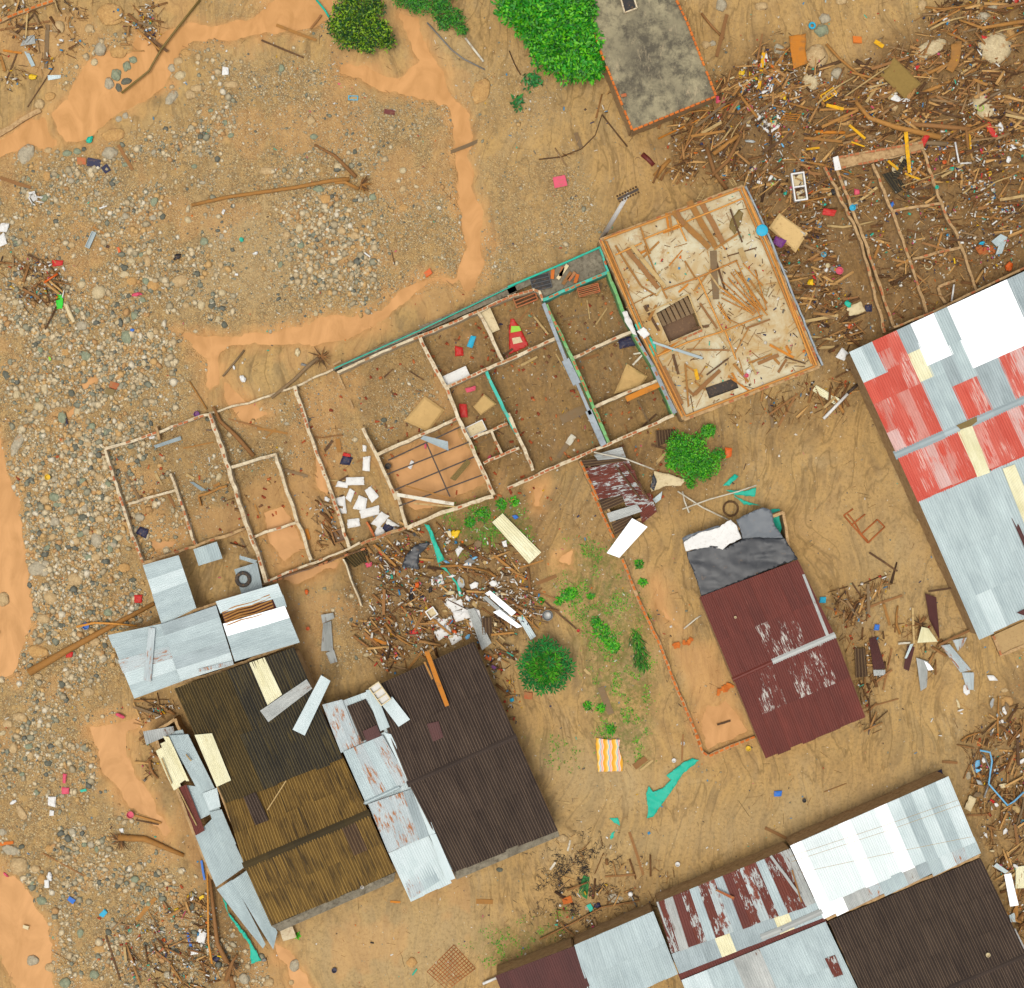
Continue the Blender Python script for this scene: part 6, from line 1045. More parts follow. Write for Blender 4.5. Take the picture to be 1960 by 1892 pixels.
loose(12, '1150,1240 1240,1270 1230,1460 1185,1490', .6, 'galvanised_dull', 'pointed grey sheet hanging below the wreckage', .08, .02, sag=.15); loose(12, '1208,1262 1250,1290 1280,1330 1240,1335', .7, 'white_sheet', 'white triangular sheet just right of the wreckage'); loose(12, '1335,1150 1400,1140 1560,1330 1480,1350', .5, 'galvanised_rusty', 'long rusty grey sheet lying right of the wreckage', .1, .03, sag=.12); loose(12, '1420,1110 1530,1090 1500,1150 1460,1190', .5, 'galvanised_rusty', 'rusty sheet at the corner of the grey warehouse roof', .1, .02, sag=.08); loose(12, '1490,1350 1580,1350 1580,1480 1530,1480', .4, 'galvanised_rusty', 'lower end piece of the long rusty grey sheet', .1, .02, sag=.1)
loose(12, '690,1170 770,1170 790,1380 700,1390', .6, 'cement_brown', 'brown warped sheet in the wreckage beside the maroon roof', .12, .03, sag=.15); loose(12, '800,1100 850,1080 920,1320 830,1330', .6, 'maroon_dark', 'dark curled sheet in the wreckage beside the maroon roof', .12, .03, sag=.15); loose(12, '830,1330 920,1330 920,1370 835,1375', .5, 'galvanised_dull', 'grey board at the foot of the curled sheets')
loose(10, '1590,880 1640,870 1770,1130 1700,1185', .7, 'galvanised_dull', 'rusty strip of sheet reaching from debris onto the black roof corner', .08, .02, sag=.08); loose(11, '70,940 110,920 210,1080 170,1108', .5, 'white_pale', 'long white board at the end of the shattered white sheets')
for i, s in enumerate(('1720,760 1760,740 1953,900 1920,930', '1740,830 1780,830 1953,960 1900,950', '1780,900 1830,880 2000,1010 1960,1020', '1700,790 1730,780 1900,930 1880,950')): loose(10, s, .55 + .06 * i, 'galvanised_dull' if i % 2 else 'white_sheet', ['topmost narrow splinter of the shattered white sheets', 'second grey splinter of the shattered white sheets', 'broad white splinter of the shattered sheets', 'short grey splinter left in the shattered sheets'][i], .08, .02, sag=.15)
loose(10, '1695,945 1770,940 1775,1060 1700,1070', .7, 'cement_brown', 'square grey-brown sheet beside the white sacks in the debris'); loose(16, '1805,1045 1855,1035 1915,1275 1850,1285', .6, 'white_sheet', 'long white broken panel at the right edge', .1, .02, sag=.1); loose(16, '1725,985 1750,960 1850,1030 1820,1045', .5, 'white_pale', 'short white panel above the long broken one', .06, .02); loose(16, '1892,990 1990,975 1990,1145 1890,1150', .5, 'cream_sheet', 'cream plastic crate lid at the right edge', .14, .03); loose(16, '1840,1350 1880,1330 1900,1400 1855,1400', .4, 'white_pale', 'crumpled white panel beside the brown roof')
loose(4, '1710,1800 1780,1745 1830,1770 1750,1840', .6, 'galvanised', 'upper arm of the bent white sheet above the warehouse', .1, .01); loose(4, '1780,1790 1830,1770 1790,1890 1740,1900', .5, 'galvanised', 'lower arm of the bent white sheet above the warehouse', .1, .01); loose(15, '1545,1165 1560,1155 1690,1215 1680,1235', 3.5, 'clay_brick', 'red-brown plank lying on the rusty sheet roof'); loose(15, '525,1190 560,1050 610,1065 590,1230', .15, 'leaf_blue', 'pale green torn mesh lying in the mud', .05, .01)
# people's belongings
import itertools
def sack(t_, u, v, a, b, ang, m='plastic_white', label='', z=None, k=.3, name='sack', cat='sack', group=None):
    X, Y = T(t_, u, v); z = gz(X, Y) + .15 if z is None else z; mb = MB(); c = W(X, Y, z); N = 9; A = a * .2569 / S; B = b * .2569 / S; ya = -math.radians(ang); sd_ = random.uniform(0, 99); cr_ = [random.uniform(-.28, .28) for _ in range(8)]
    for s_ in (1, -1):
        for j in range(N + 1):
            for i in range(N + 1):
                x = i / N * 2 - 1; y = j / N * 2 - 1; h = (1 - x ** 4) * (1 - y ** 4); cz = cr_; w0, w1, w2, w3 = (1 - x) * (1 - y) / 4, (1 + x) * (1 - y) / 4, (1 + x) * (1 + y) / 4, (1 - x) * (1 + y) / 4; ox = w0 * cz[0] + w1 * cz[1] + w2 * cz[2] + w3 * cz[3]; oy = w0 * cz[4] + w1 * cz[5] + w2 * cz[6] + w3 * cz[7]; px = (x + ox + .09 * noise.noise((x * 3 + sd_, y * 3, 1))) * A; py = (y + oy + .09 * noise.noise((x * 3, y * 3 + sd_, 2))) * B; zz = s_ * k * min(A, B) * h * (1 + .5 * noise.noise((x * 2 + sd_, y * 2, sd_))) + .07 * abs(noise.noise((x * 3 + sd_, y * 3, sd_))) + .04 * noise.noise((x * 6, y * 6, sd_))
                mb.v.append(c + Vector((px * math.cos(ya) - py * math.sin(ya), px * math.sin(ya) + py * math.cos(ya), zz)))
    M = (N + 1) ** 2
    for j in range(N):
        for i in range(N): q = j * (N + 1) + i; mb.f.append((q, q + 1, q + N + 2, q + N + 1)); q += M; mb.f.append((q, q + N + 1, q + N + 2, q + 1))
    return ob(name, mb, m, None, smooth=True, label=label, cat=cat, group=group)
SK = [(6, 825, 1510, 16, 24, 0, 'small white block at the top of the sacks beside the purlin room'), (6, 838, 1635, 28, 60, 5, 'long white sack below the small white block'), (6, 762, 1757, 64, 30, -4, 'white sack with black smear, broad and flat'), (6, 655, 1780, 42, 22, 10, 'pointed white sheet scrap at the left of the sacks'), (6, 870, 1850, 34, 60, -30, 'white sack lying slantwise against the ruin wall'), (10, 648, 105, 34, 58, -6, 'tall white sack near the middle ruin wall'), (10, 800, 95, 38, 56, 20, 'white sack at the centre of the group'), (10, 865, 155, 64, 36, -12, 'wide white sack with a yellowish stain'), (10, 745, 240, 60, 30, -5, 'low white sack with pinkish edge'), (10, 942, 215, 32, 54, 40, 'leaning grey-white sack left of the navy bag'), (10, 1025, 250, 56, 30, 35, 'grey-white sack lying behind the navy bag'), (10, 940, 305, 34, 44, 20, 'light grey bulging sack at the bottom'), (10, 720, 30, 24, 40, 20, 'shredded white bag at the top of the sack heap'),
      (10, 1385, 670, 26, 48, -20, 'white bottle-shaped sack below the teal tarpaulin'), (10, 1468, 830, 40, 36, -40, 'upper left white sack in the central debris'), (10, 1515, 850, 54, 28, -20, 'curved white sack in the central debris'), (10, 1543, 920, 66, 40, -10, 'broad white sack with magenta scrap'), (10, 1372, 980, 60, 32, 8, 'white folded sack at the left of the debris'), (10, 1412, 1045, 54, 34, -35, 'white sack lying below the folded one'), (10, 1500, 1095, 50, 32, -30, 'lowest white sack above the black roof'), (10, 1665, 965, 30, 60, -10, 'white and teal plastic bundle on the metal strip'), (13, 1505, 1505, 34, 44, 20, 'white sack at the foot of the two leaning poles'), (13, 1445, 1620, 28, 22, 0, 'small round white bag below the leaning poles'), (13, 385, 505, 32, 32, 0, 'white rounded block among the lower left cobbles'), (13, 385, 588, 16, 18, 10, 'small white cube among the lower left cobbles'), (13, 350, 1115, 18, 38, -5, 'white scrap beside the bottom left river'), (13, 905, 718, 15, 17, -15, 'white cube beside the yellow root log'), (5, 1130, 1430, 20, 10, -10, 'white cloth at the top of the left ruin'), (1, 30, 1695, 34, 40, 10, 'white rag at the left edge below the chair'), (1, 15, 1790, 28, 40, -20, 'second white rag at the left edge'), (1, 1680, 530, 26, 32, 5, 'white square bag in the upper gravel'), (12, 1065, 790, 1, 1, 0, 'x')]
for t_, u, v, a, b, an, lb in SK[:-1]: sack(t_, u, v, a, b, an, 'plastic_white', lb, group='white sacks and bags')
sack(10, 1005, 275, 40, 30, 20, 'plastic_navy', 'navy blue bag between the grey-white sacks'); sack(8, 690, 470, 55, 38, -20, 'plastic_cream', 'cream bag in the debris below the slab house edge'); sack(8, 600, 815, 34, 38, 30, 'plastic_white', 'white bag at the right corner of the slab house', z=.5); sack(8, 795, 465, 26, 24, 0, 'plastic_navy', 'navy bundle with red scrap in the right debris'); sack(4, 710, 1435, 20, 24, 0, 'plastic_pink', 'round pink ball inside the buried ruin', k=.8, name='ball', cat='ball'); sack(4, 130, 1800, 36, 30, 30, 'plastic_purple', 'purple cloth on the corner of the cream mattress', z=.75); sack(4, 500, 1585, 50, 26, 10, 'plastic_red', 'red cloth in debris right of the cream mattress', z=.6); sack(3, 1585, 750, 34, 30, 10, 'plastic_pink', 'pink bag at the bottom right corner of the concrete roof'); sack(4, 1215, 1040, 24, 52, 30, 'plastic_red', 'bright red cloth beside the upright yellow plank', z=.7); sack(4, 1705, 965, 22, 70, -30, 'plastic_red', 'long red-orange cloth below the pale cracked boulder', z=.4)
sack(6, 690, 1600, 38, 40, 20, 'plastic_navy', 'navy and red clothes heaped in the silted room', z=.2); sack(6, 690, 1560, 34, 14, 12, 'plastic_red', 'red and yellow cloth on the navy clothes', z=.4); sack(9, 1025, 800, 30, 26, 0, 'plastic_red', 'red cloth left of the pale metal annex'); sack(9, 515, 1215, 26, 20, 0, 'plastic_red', 'red cloth beside the long diagonal log'); sack(10, 1190, 1050, 30, 26, -20, 'plastic_red', 'red rag at the left of the white sacks in the debris'); sack(13, 480, 330, 14, 34, 5, 'plastic_pink', 'upper part of a pinkish red rag among cobbles'); sack(13, 485, 420, 26, 22, 5, 'plastic_pink', 'lower part of a pinkish red rag among cobbles'); sack(5, 430, 130, 36, 22, 0, 'plastic_red', 'dark red cloth above the lime green sheet'); sack(7, 890, 720, 60, 36, -10, 'plastic_navy', 'dark multicoloured clothes against the wall in the right room', z=.4); sack(12, 455, 812, 24, 22, 0, 'plastic_cyan', 'light blue basin cloth beside the maroon roof'); sack(12, 858, 1015, 18, 22, 10, 'plastic_blue', 'blue plastic box in the wreckage beside the maroon roof'); sack(7, 1645, 1545, 24, 34, 0, 'plastic_orange', 'orange bag at the right of the spreading bush'); sack(16, 120, 445, 28, 20, 0, 'plastic_blue', 'blue rag alone on the mud above the white roof'); sack(16, 1315, 295, 34, 22, -15, 'plastic_navy', 'dark blue rag at the top of the white roof corner'); sack(9, 1060, 300, 40, 34, 20, 'plastic_navy', 'dark navy clothing in the lower room of the left ruin')
sack(6, 1620, 710, 24, 44, 20, 'plastic_cyan', 'light blue shirt in the upper room', z=.3); sack(6, 1530, 785, 32, 34, 0, 'plastic_red', 'red cloth left of the light blue shirt', z=.25); sack(6, 1560, 1230, 24, 50, -5, 'plastic_red', 'red bag against the wall of the narrow room', z=.4); sack(6, 1615, 1070, 44, 16, -15, 'plastic_pink', 'pink and white clothes along the narrow room top', z=.5)
WH = pts_by(lambda X, Y: np.clip((np.exp(-(((X - 900) / 75) ** 2 + ((Y - 1130) / 60) ** 2)) + .8 * np.exp(-(((X - 1480) / 45) ** 2 + ((Y - 210) / 90) ** 2)) + .35 * np.exp(-(((X - 1900) / 60) ** 2 + ((Y - 1500) / 200) ** 2))) * openw(X, Y), 0, 1), 90)
for X, Y in WH:
    mm = random.choice(['plastic_white'] * 4 + ['galvanised_dull', 'plastic_cream', 'plastic_grey', 'wood_grey', 'plastic_sky', 'wood_pale']); L_ = random.uniform(.25, .85); w_ = L_ * random.uniform(.25, .7); a = random.uniform(0, 6.3); c_ = random.choice([4, 5, 6]); pl = []
    for k in range(c_): b = k / c_ * math.tau + random.uniform(-.3, .3); pl.append((X + S * (L_ / 2 * math.cos(b) * math.cos(a) - w_ / 2 * math.sin(b) * math.sin(a)), Y + S * (L_ / 2 * math.cos(b) * math.sin(a) + w_ / 2 * math.sin(b) * math.cos(a))))
    cloth(pl, gz(X, Y) + random.uniform(.15, .45), mm, f'{"small" if L_ < .5 else "larger"} torn {mm.split("_")[-1].replace("dull", "metal").replace("pale", "pale wood").replace("sky", "light blue")} piece {near(X, Y)}', 'scrap', 'torn_sheet', .12, .2, 'torn pieces in the debris heaps', .02)
cloth(TP(5, '445,315 470,400 465,470 420,475 415,400'), .3, 'plastic_green', 'bright lime green pointed plastic sheet among the left cobbles', 'plastic sheet', 'plastic_sheet', .06, .12)
mb = MB(); mb.tube([W(*T(5, 492, 440), .3), W(*T(5, 520, 510), .28), W(*T(5, 552, 570), .25)], [.13, .15, .12], 10); ob('pipe_piece', mb, 'plastic_cream', None, label='short cream pipe section beside the lime green sheet', cat='pipe')
# boards and planks by hand: tile, ends, width, material, z, label
BD = [(3, 1905, 395, 1868, 672, 26, 'wood_yellow', .5, 'yellow plank standing out at the left of the orange board'), (4, 1072, 985, 1100, 1290, 28, 'wood_yellow', 1.0, 'long yellow plank lying upright across the fallen beam'), (4, 480, 785, 608, 815, 24, 'wood_yellow', .6, 'short yellow plank in the middle of the debris pile'), (4, 650, 935, 770, 1035, 20, 'wood_yellow', .7, 'yellow plank slanting down above the buried ruin'), (4, 330, 1115, 430, 1103, 16, 'wood_yellow', .6, 'small yellow stick near the red rag'), (4, 940, 1200, 1015, 1265, 20, 'wood_yellow', .7, 'yellow plank inside the buried ruin'), (4, 1065, 1295, 1180, 1340, 16, 'wood_yellow', .6, 'yellow plank at the foot of the upright yellow plank'), (4, 1548, 1000, 1555, 1130, 14, 'wood_yellow', .5, 'thin yellow post in the right debris'), (4, 665, 1060, 765, 1095, 12, 'wood_yellow', .8, 'thin yellow strip above the fallen beam'), (4, 840, 310, 905, 350, 32, 'wood_yellow', .4, 'small yellow box lid near the top of the debris'),
      (3, 1632, 110, 1555, 425, 28, 'wood_brown', .5, 'long brown plank right of the concrete roof'), (3, 505, 990, 545, 1100, 34, 'wood_grey', .2, 'grey board on the open mud below the big tree'), (2, 1400, 1160, 1770, 1010, 26, 'wood_grey', .12, 'grey timber lying across the narrow silt channel'), (2, 165, 185, 465, 300, 22, 'wood_ochre', .3, 'pale-ended timber left of the round bush'), (2, 55, 300, 370, 430, 14, 'wood_dark', .2, 'thin dark pole lower left of the round bush'), (2, 500, 110, 420, 215, 14, 'wood_brown', .3, 'short brown stick left of the round bush'), (1, 355, 185, 340, 510, 30, 'wood_grey', .2, 'grey plank standing up the page in the top left corner'), (1, 90, 285, 260, 95, 14, 'wood_dark', .3, 'thin dark pole in the top left corner'), (1, 0, 225, 370, 160, 16, 'wood_brown', .2, 'long brown pole in the top left corner'), (1, 400, 500, 205, 800, 8, 'wood_dark', .15, 'thin dark rod running along the upper pool edge'), (1, 0, 420, 35, 530, 22, 'wood_ochre', .3, 'orange-brown plank at the left edge'), (1, 0, 1325, 230, 1400, 26, 'wood_brown', .2, 'brown plank above the white chair'), (1, 45, 600, 130, 390, 12, 'wood_dark', .2, 'thin dark stick left of the upper pool'), (1, 880, 1080, 985, 1265, 26, 'wood_brown', .3, 'brown rotten branch beside the dark board'), (1, 690, 1690, 830, 1780, 16, 'wood_ochre', .2, 'tan stick beside the metal box section'), (1, 20, 375, 160, 395, 16, 'wood_orange', .3, 'orange stick in the top left corner'),
      (10, 1285, 1190, 1440, 1600, 34, 'wood_orange', 3.85, 'orange-brown beam lying on the black roof'), (10, 1270, 1270, 1330, 1400, 14, 'wood_ochre', 3.8, 'short thin batten beside the beam on the black roof'), (10, 830, 1085, 985, 1135, 24, 'wood_orange', .3, 'short orange board in the lower debris'), (10, 885, 1030, 1020, 965, 22, 'wood_brown', .3, 'grey-brown plank sunk in the lower debris'), (10, 970, 730, 965, 920, 22, 'wood_brown', .6, 'upright brown plank in the central debris'), (10, 1280, 885, 1200, 1020, 22, 'wood_brown', .5, 'brown plank left of the white folded sack'), (10, 1255, 1190, 1150, 1320, 18, 'wood_ochre', .4, 'thin plank above the black roof edge'), (10, 1710, 540, 1780, 470, 26, 'wood_pale', .3, 'pale short plank at the grass edge'), (10, 1800, 655, 1925, 640, 34, 'wood_grey', .4, 'grey board right in the central debris'), (11, 85, 570, 265, 515, 12, 'wood_ochre', .3, 'thin orange pole below the loose cream sheet'), (11, 210, 690, 360, 630, 26, 'wood_brown', .3, 'brown plank below the grass patch'), (11, 240, 790, 510, 1025, 14, 'wood_dark', .2, 'long dark pole pointing at the small red ball'), (11, 90, 700, 370, 810, 12, 'wood_brown', .3, 'long thin pole above the round tree'), (11, 10, 810, 210, 940, 18, 'wood_brown', .4, 'brown pole beside the satellite dish'), (11, 690, 1460, 770, 1660, 50, 'wood_grey', .2, 'wide grey board lying among weeds in the yard'), (11, 570, 1325, 615, 1370, 20, 'wood_pale', .2, 'short pale board in the yard'), (11, 1560, 1740, 1660, 1710, 14, 'wood_dark', .15, 'dark stick floating in the brick yard pool'),
      (15, 985, 270, 1080, 195, 16, 'wood_pale', .2, 'pale stick right of the striped mat'), (15, 940, 245, 1030, 180, 46, 'wood_brown', .2, 'brown board right of the striped mat'), (15, 905, 730, 1010, 1050, 20, 'wood_brown', .2, 'long brown beam standing down the muddy field'), (15, 725, 1060, 950, 1045, 14, 'wood_brown', .2, 'horizontal pole at the end of the long brown beam'), (15, 355, 498, 460, 515, 10, 'wood_pale', .2, 'thin pale stick right of the black roof'), (15, 1305, 0, 1295, 200, 12, 'wood_brown', .5, 'brown pole at the corner of the brick yard wall'), (15, 445, 870, 465, 790, 14, 'wood_white', .2, 'white stick with red end near the black roof corner'), (15, 315, 1010, 355, 955, 16, 'wood_white', .2, 'short white stick in the dark weeds'), (14, 1655, 1245, 1780, 1250, 36, 'wood_ochre', .15, 'yellowish board on the mud below the black roof'), (14, 1015, 1248, 1090, 1252, 16, 'wood_orange', .2, 'orange brick-like block below the mossy roof'), (14, 100, 565, 240, 345, 8, 'wood_pale', 3.25, 'thin pale stick lying on the golden roof'),
      (16, 25, 700, 230, 800, 24, 'wood_brown', .3, 'brown timber sticking out above the white roof'), (16, 65, 905, 290, 1210, 20, 'galvanised_dull', 3.5, 'pale diagonal batten on the rusty roof'), (16, 225, 1010, 295, 1250, 12, 'wood_brown', 3.5, 'brown batten beside the pale diagonal one'), (16, 460, 430, 630, 365, 6, 'wood_brown', .1, 'thin stick alone on the mud above the white roof'), (16, 1345, 205, 1460, 215, 20, 'wood_brown', .3, 'brown plank at the left of the right-edge debris'), (16, 1870, 540, 1945, 690, 50, 'wood_grey', .3, 'broad grey-brown log in the right-edge debris'), (16, 1530, 605, 1690, 600, 14, 'wood_brown', .3, 'thin brown lath right of the white roof'), (16, 1600, 315, 1760, 305, 16, 'wood_orange', .3, 'orange lath in the right-edge debris'),
      (12, 720, 890, 1050, 775, 18, 'wood_brown', .3, 'long brown pole right of the maroon roof'), (12, 910, 840, 955, 1000, 20, 'wood_ochre', .3, 'tan plank hanging from the long brown pole'), (12, 475, 860, 760, 970, 14, 'wood_brown', .25, 'brown pole reaching to the light blue cloth'), (12, 970, 1170, 905, 1480, 14, 'wood_brown', .3, 'upright brown pole below the wreckage'), (12, 800, 455, 1010, 595, 16, 'wood_dark', .15, 'dark timber half sunk below the orange frame'), (12, 1015, 1135, 1105, 1128, 14, 'wood_white', .5, 'white post left of the wreckage'), (12, 1240, 745, 1430, 718, 16, 'wood_dark', .9, 'dark beam joining the wreckage to the warehouse'), (12, 1320, 1145, 1560, 1030, 18, 'wood_brown', .6, 'brown beam below the warehouse corner'), (12, 750, 1620, 1020, 1545, 10, 'wood_brown', .2, 'thin pole at the lower right of the maroon roof'), (12, 670, 680, 780, 850, 12, 'wood_dark', .15, 'dark half-buried stick above the brown poles'), (12, 600, 700, 720, 930, 8, 'wood_brown', .12, 'faint half-buried stick above the brown poles'),
      (7, 630, 1195, 395, 1300, 70, 'wood_grey', .25, 'wide mud-covered board lying across the big muddy room'), (7, 480, 1430, 375, 1580, 34, 'wood_grey', .3, 'mud-covered plank below the wide board'), (7, 490, 1415, 445, 1480, 46, 'wood_white', .45, 'white board end on the mud-covered plank'), (7, 195, 530, 300, 662, 14, 'wood_pale', .6, 'pale pole in the room left of the teal wall'), (7, 930, 890, 1015, 800, 14, 'wood_white', .7, 'white batten above the slumped mattress'), (7, 935, 808, 1015, 798, 12, 'wood_white', .7, 'short white batten above the slumped mattress'), (7, 880, 1145, 1130, 1035, 42, 'wood_orange', 1.75, 'orange board lying along the wall of the right room'), (7, 1080, 720, 1250, 780, 16, 'galvanised', 2.95, 'white tube crossing the slab house edge'), (7, 1250, 775, 1450, 840, 20, 'galvanised_grey', 2.9, 'grey metal channel on the slab'), (7, 1330, 775, 1650, 780, 12, 'wood_brown', 2.85, 'straight brown rod on the slab'), (7, 1480, 965, 1645, 840, 12, 'wood_dark', 2.85, 'dark rod slanting on the lower slab'), (7, 1395, 920, 1415, 1000, 26, 'wood_yellow', 2.8, 'short yellow board on the lower slab'), (7, 1390, 1110, 1580, 930, 30, 'wood_brown', 2.9, 'warped brown plank above the pit on the slab'), (7, 1770, 620, 1953, 550, 14, 'wood_brown', 2.9, 'dark lath at the right of the slab'), (8, 170, 830, 325, 880, 10, 'wood_dark', 2.8, 'dark red-brown stick at the lower right of the slab'), (8, -30, 880, 125, 815, 26, 'wood_brown', 2.8, 'brown plank at the lower right of the slab'), (3, 1655, 1560, 1745, 1808, 12, 'wood_dark', 2.9, 'dark straight rod at the upper right of the slab'),
      (3, 1350, 1500, 1545, 1840, 46, 'wood_ochre', 2.85, 'wide yellowish board at the top of the slab'), (3, 1380, 1500, 1620, 1800, 0, 'wood_ochre', 0, ''), (3, 1440, 1510, 1600, 1810, 40, 'wood_brown', 2.85, 'wide brown board right of the yellowish one'), (3, 1230, 1580, 1500, 1850, 44, 'wood_ochre', 2.9, 'yellowish board slanting across the slab top'), (3, 1180, 1590, 1200, 1720, 18, 'wood_orange', 2.85, 'short orange plank at the top left of the slab'), (3, 1205, 1590, 1220, 1720, 14, 'wood_ochre', 2.9, 'second short plank at the top left of the slab'), (3, 1260, 1580, 1310, 1680, 30, 'wood_brown', 2.95, 'short brown plank on the yellowish boards'), (7, 880, 20, 1120, 320, 36, 'wood_brown', 2.8, 'long brown board in the left part of the slab'), (7, 920, 0, 1170, 310, 30, 'wood_pale', 2.85, 'long pale board in the left part of the slab'), (7, 800, 0, 990, 300, 16, 'wood_ochre', 2.8, 'narrow board at the left edge of the slab'), (7, 1530, 40, 1550, 400, 50, 'wood_grey', 2.72, 'grey-brown plank running down the slab'), (7, 1730, 20, 1770, 120, 40, 'wood_pale', 2.75, 'pale plank at the right of the slab'), (7, 1160, 900, 1300, 1180, 22, 'wood_brown', 2.85, 'brown plank in the lower left corner of the slab'), (7, 1110, 880, 1290, 1230, 26, 'wood_brown', 2.8, 'long brown plank along the lower left slab edge'), (7, 1320, 880, 1345, 1200, 14, 'wood_ochre', 2.85, 'thin upright plank in the lower left slab'), (7, 1230, 810, 1270, 960, 20, 'wood_dark', 2.85, 'dark plank at the lower left of the slab'), (7, 1430, 430, 1560, 620, 16, 'wood_brown', 2.8, 'thin brown plank right of the stairwell'),
      (10, 1065, 25, 1490, 95, 26, 'wood_white', 1.9, 'long cream beam lying over the purlins'), (10, 1190, 90, 1500, 115, 12, 'wood_pale', 1.9, 'thin pale lath below the cream beam'), (6, 1130, 1790, 1460, 1885, 12, 'wood_ochre', 1.9, 'thin yellowish lath above the cream beam'), (10, 390, 280, 410, 360, 26, 'wood_orange', .3, 'short orange board in the middle ruin'), (6, 225, 1670, 400, 1720, 22, 'wood_grey', .3, 'brown plank in the second ruin room'), (5, 1700, 1290, 1950, 1360, 10, 'wood_brown', .2, 'thin pole at the top of the second ruin room'), (6, 20, 1360, 250, 1400, 18, 'wood_ochre', .25, 'tan pole in the third ruin room'), (6, 625, 1440, 640, 1540, 36, 'wood_ochre', .15, 'tan board in the silted corridor'), (6, 1020, 1080, 1050, 1130, 14, 'wood_dark', .3, 'small dark stick in the gravel room'), (5, 1365, 1510, 1590, 1465, 10, 'wood_ochre', .3, 'thin tan pole in the left ruin top'), (5, 930, 1690, 1040, 1890, 18, 'wood_grey', .3, 'grey-brown pole in the left ruin'), (6, 1025, 35, 1050, 145, 8, 'wood_dark', .1, 'thin dark stick left of the silt channel bend'), (9, 1240, 0, 1300, 120, 20, 'wood_brown', .3, 'brown plank in the middle of the left ruin'),
      (13, 1015, 1390, 1160, 1220, 30, 'wood_ochre', .2, 'tan plank right of the brick rubble'), (13, 790, 1500, 895, 1830, 14, 'wood_dark', .2, 'long dark stick below the brick rubble'), (13, 1180, 1630, 1285, 1530, 16, 'clay_brick', .2, 'red-brown stick in the brick rubble'), (13, 320, 885, 640, 1060, 10, 'wood_brown', .1, 'thin brown root across the lower left bank'), (13, 1500, 940, 1525, 1085, 16, 'plastic_blue', .4, 'blue plank beside the sheet lean-to'), (13, 1000, 605, 1200, 665, 14, 'wood_ochre', .2, 'thin tan lath above the yellow root log'), (13, 1010, 640, 1180, 675, 10, 'wood_dark', .2, 'dark lath above the yellow root log'), (13, 0, 820, 100, 805, 24, 'orange_brick', .2, 'orange roof tile piece at the left edge'), (13, 1395, 1480, 1425, 1590, 18, 'plastic_blue', .2, 'blue and white stick beside the white sack'), (13, 1235, 1350, 1500, 1385, 8, 'wood_brown', .15, 'thin brown pole above the leaning pole feet')]
for t_, u0, v0, u1, v1, w_d, m, z, lb in BD:
    if not lb: continue
    A, B = W(*T(t_, u0, v0), z), W(*T(t_, u1, v1), z); d = B - A; X, Y = PX((A + B) / 2); ct = 'plank' if w_d > 15 else 'pole'
    if z < .4: A.z = B.z = z = max(z - .1, gz(*PX((A + B) / 2)) + .02)
    mb = MB(); n_ = Vector((-d.y, d.x, 0)).normalized() * (w_d * .2569 / S / 2); h = .05 if w_d > 14 else .06; md = (A + B) / 2 + n_ * random.uniform(-.3, .3)
    rows = [(A, 1.0), (A.lerp(B, .25) + n_ * random.uniform(-.1, .1), .95), (A.lerp(B, .5) + n_ * random.uniform(-.2, .2), 1.02), (A.lerp(B, .75) + n_ * random.uniform(-.1, .1), .97), (B, .9)]
    for p, k in rows:
        nk = n_ * k; mb.v += [p + nk, p + nk + Vector((0, 0, h)), p - nk + Vector((0, 0, h)), p - nk]
    for i in range(4): a = i * 4; mb.f += [(a + k, a + 4 + k, a + 4 + (k + 1) % 4, a + (k + 1) % 4) for k in range(4)]
    mb.f += [(0, 1, 2, 3), (19, 18, 17, 16)]; ob(ct, mb, m, None, label=lb, cat=ct)
def logp(t_, s, r, m, label, z=.25, name='log', cat='log', n=9, parts=None):
    pts = [W(*T(t_, *map(float, p.split(','))), z) for p in s.split()]; k = len(pts); rr = [r[0] + (r[1] - r[0]) * i / (k - 1) for i in range(k)] if isinstance(r, tuple) else r; mb = MB(); mb.tube(pts, rr, n); return ob(name, mb, m, None, smooth=True, label=label, cat=cat)
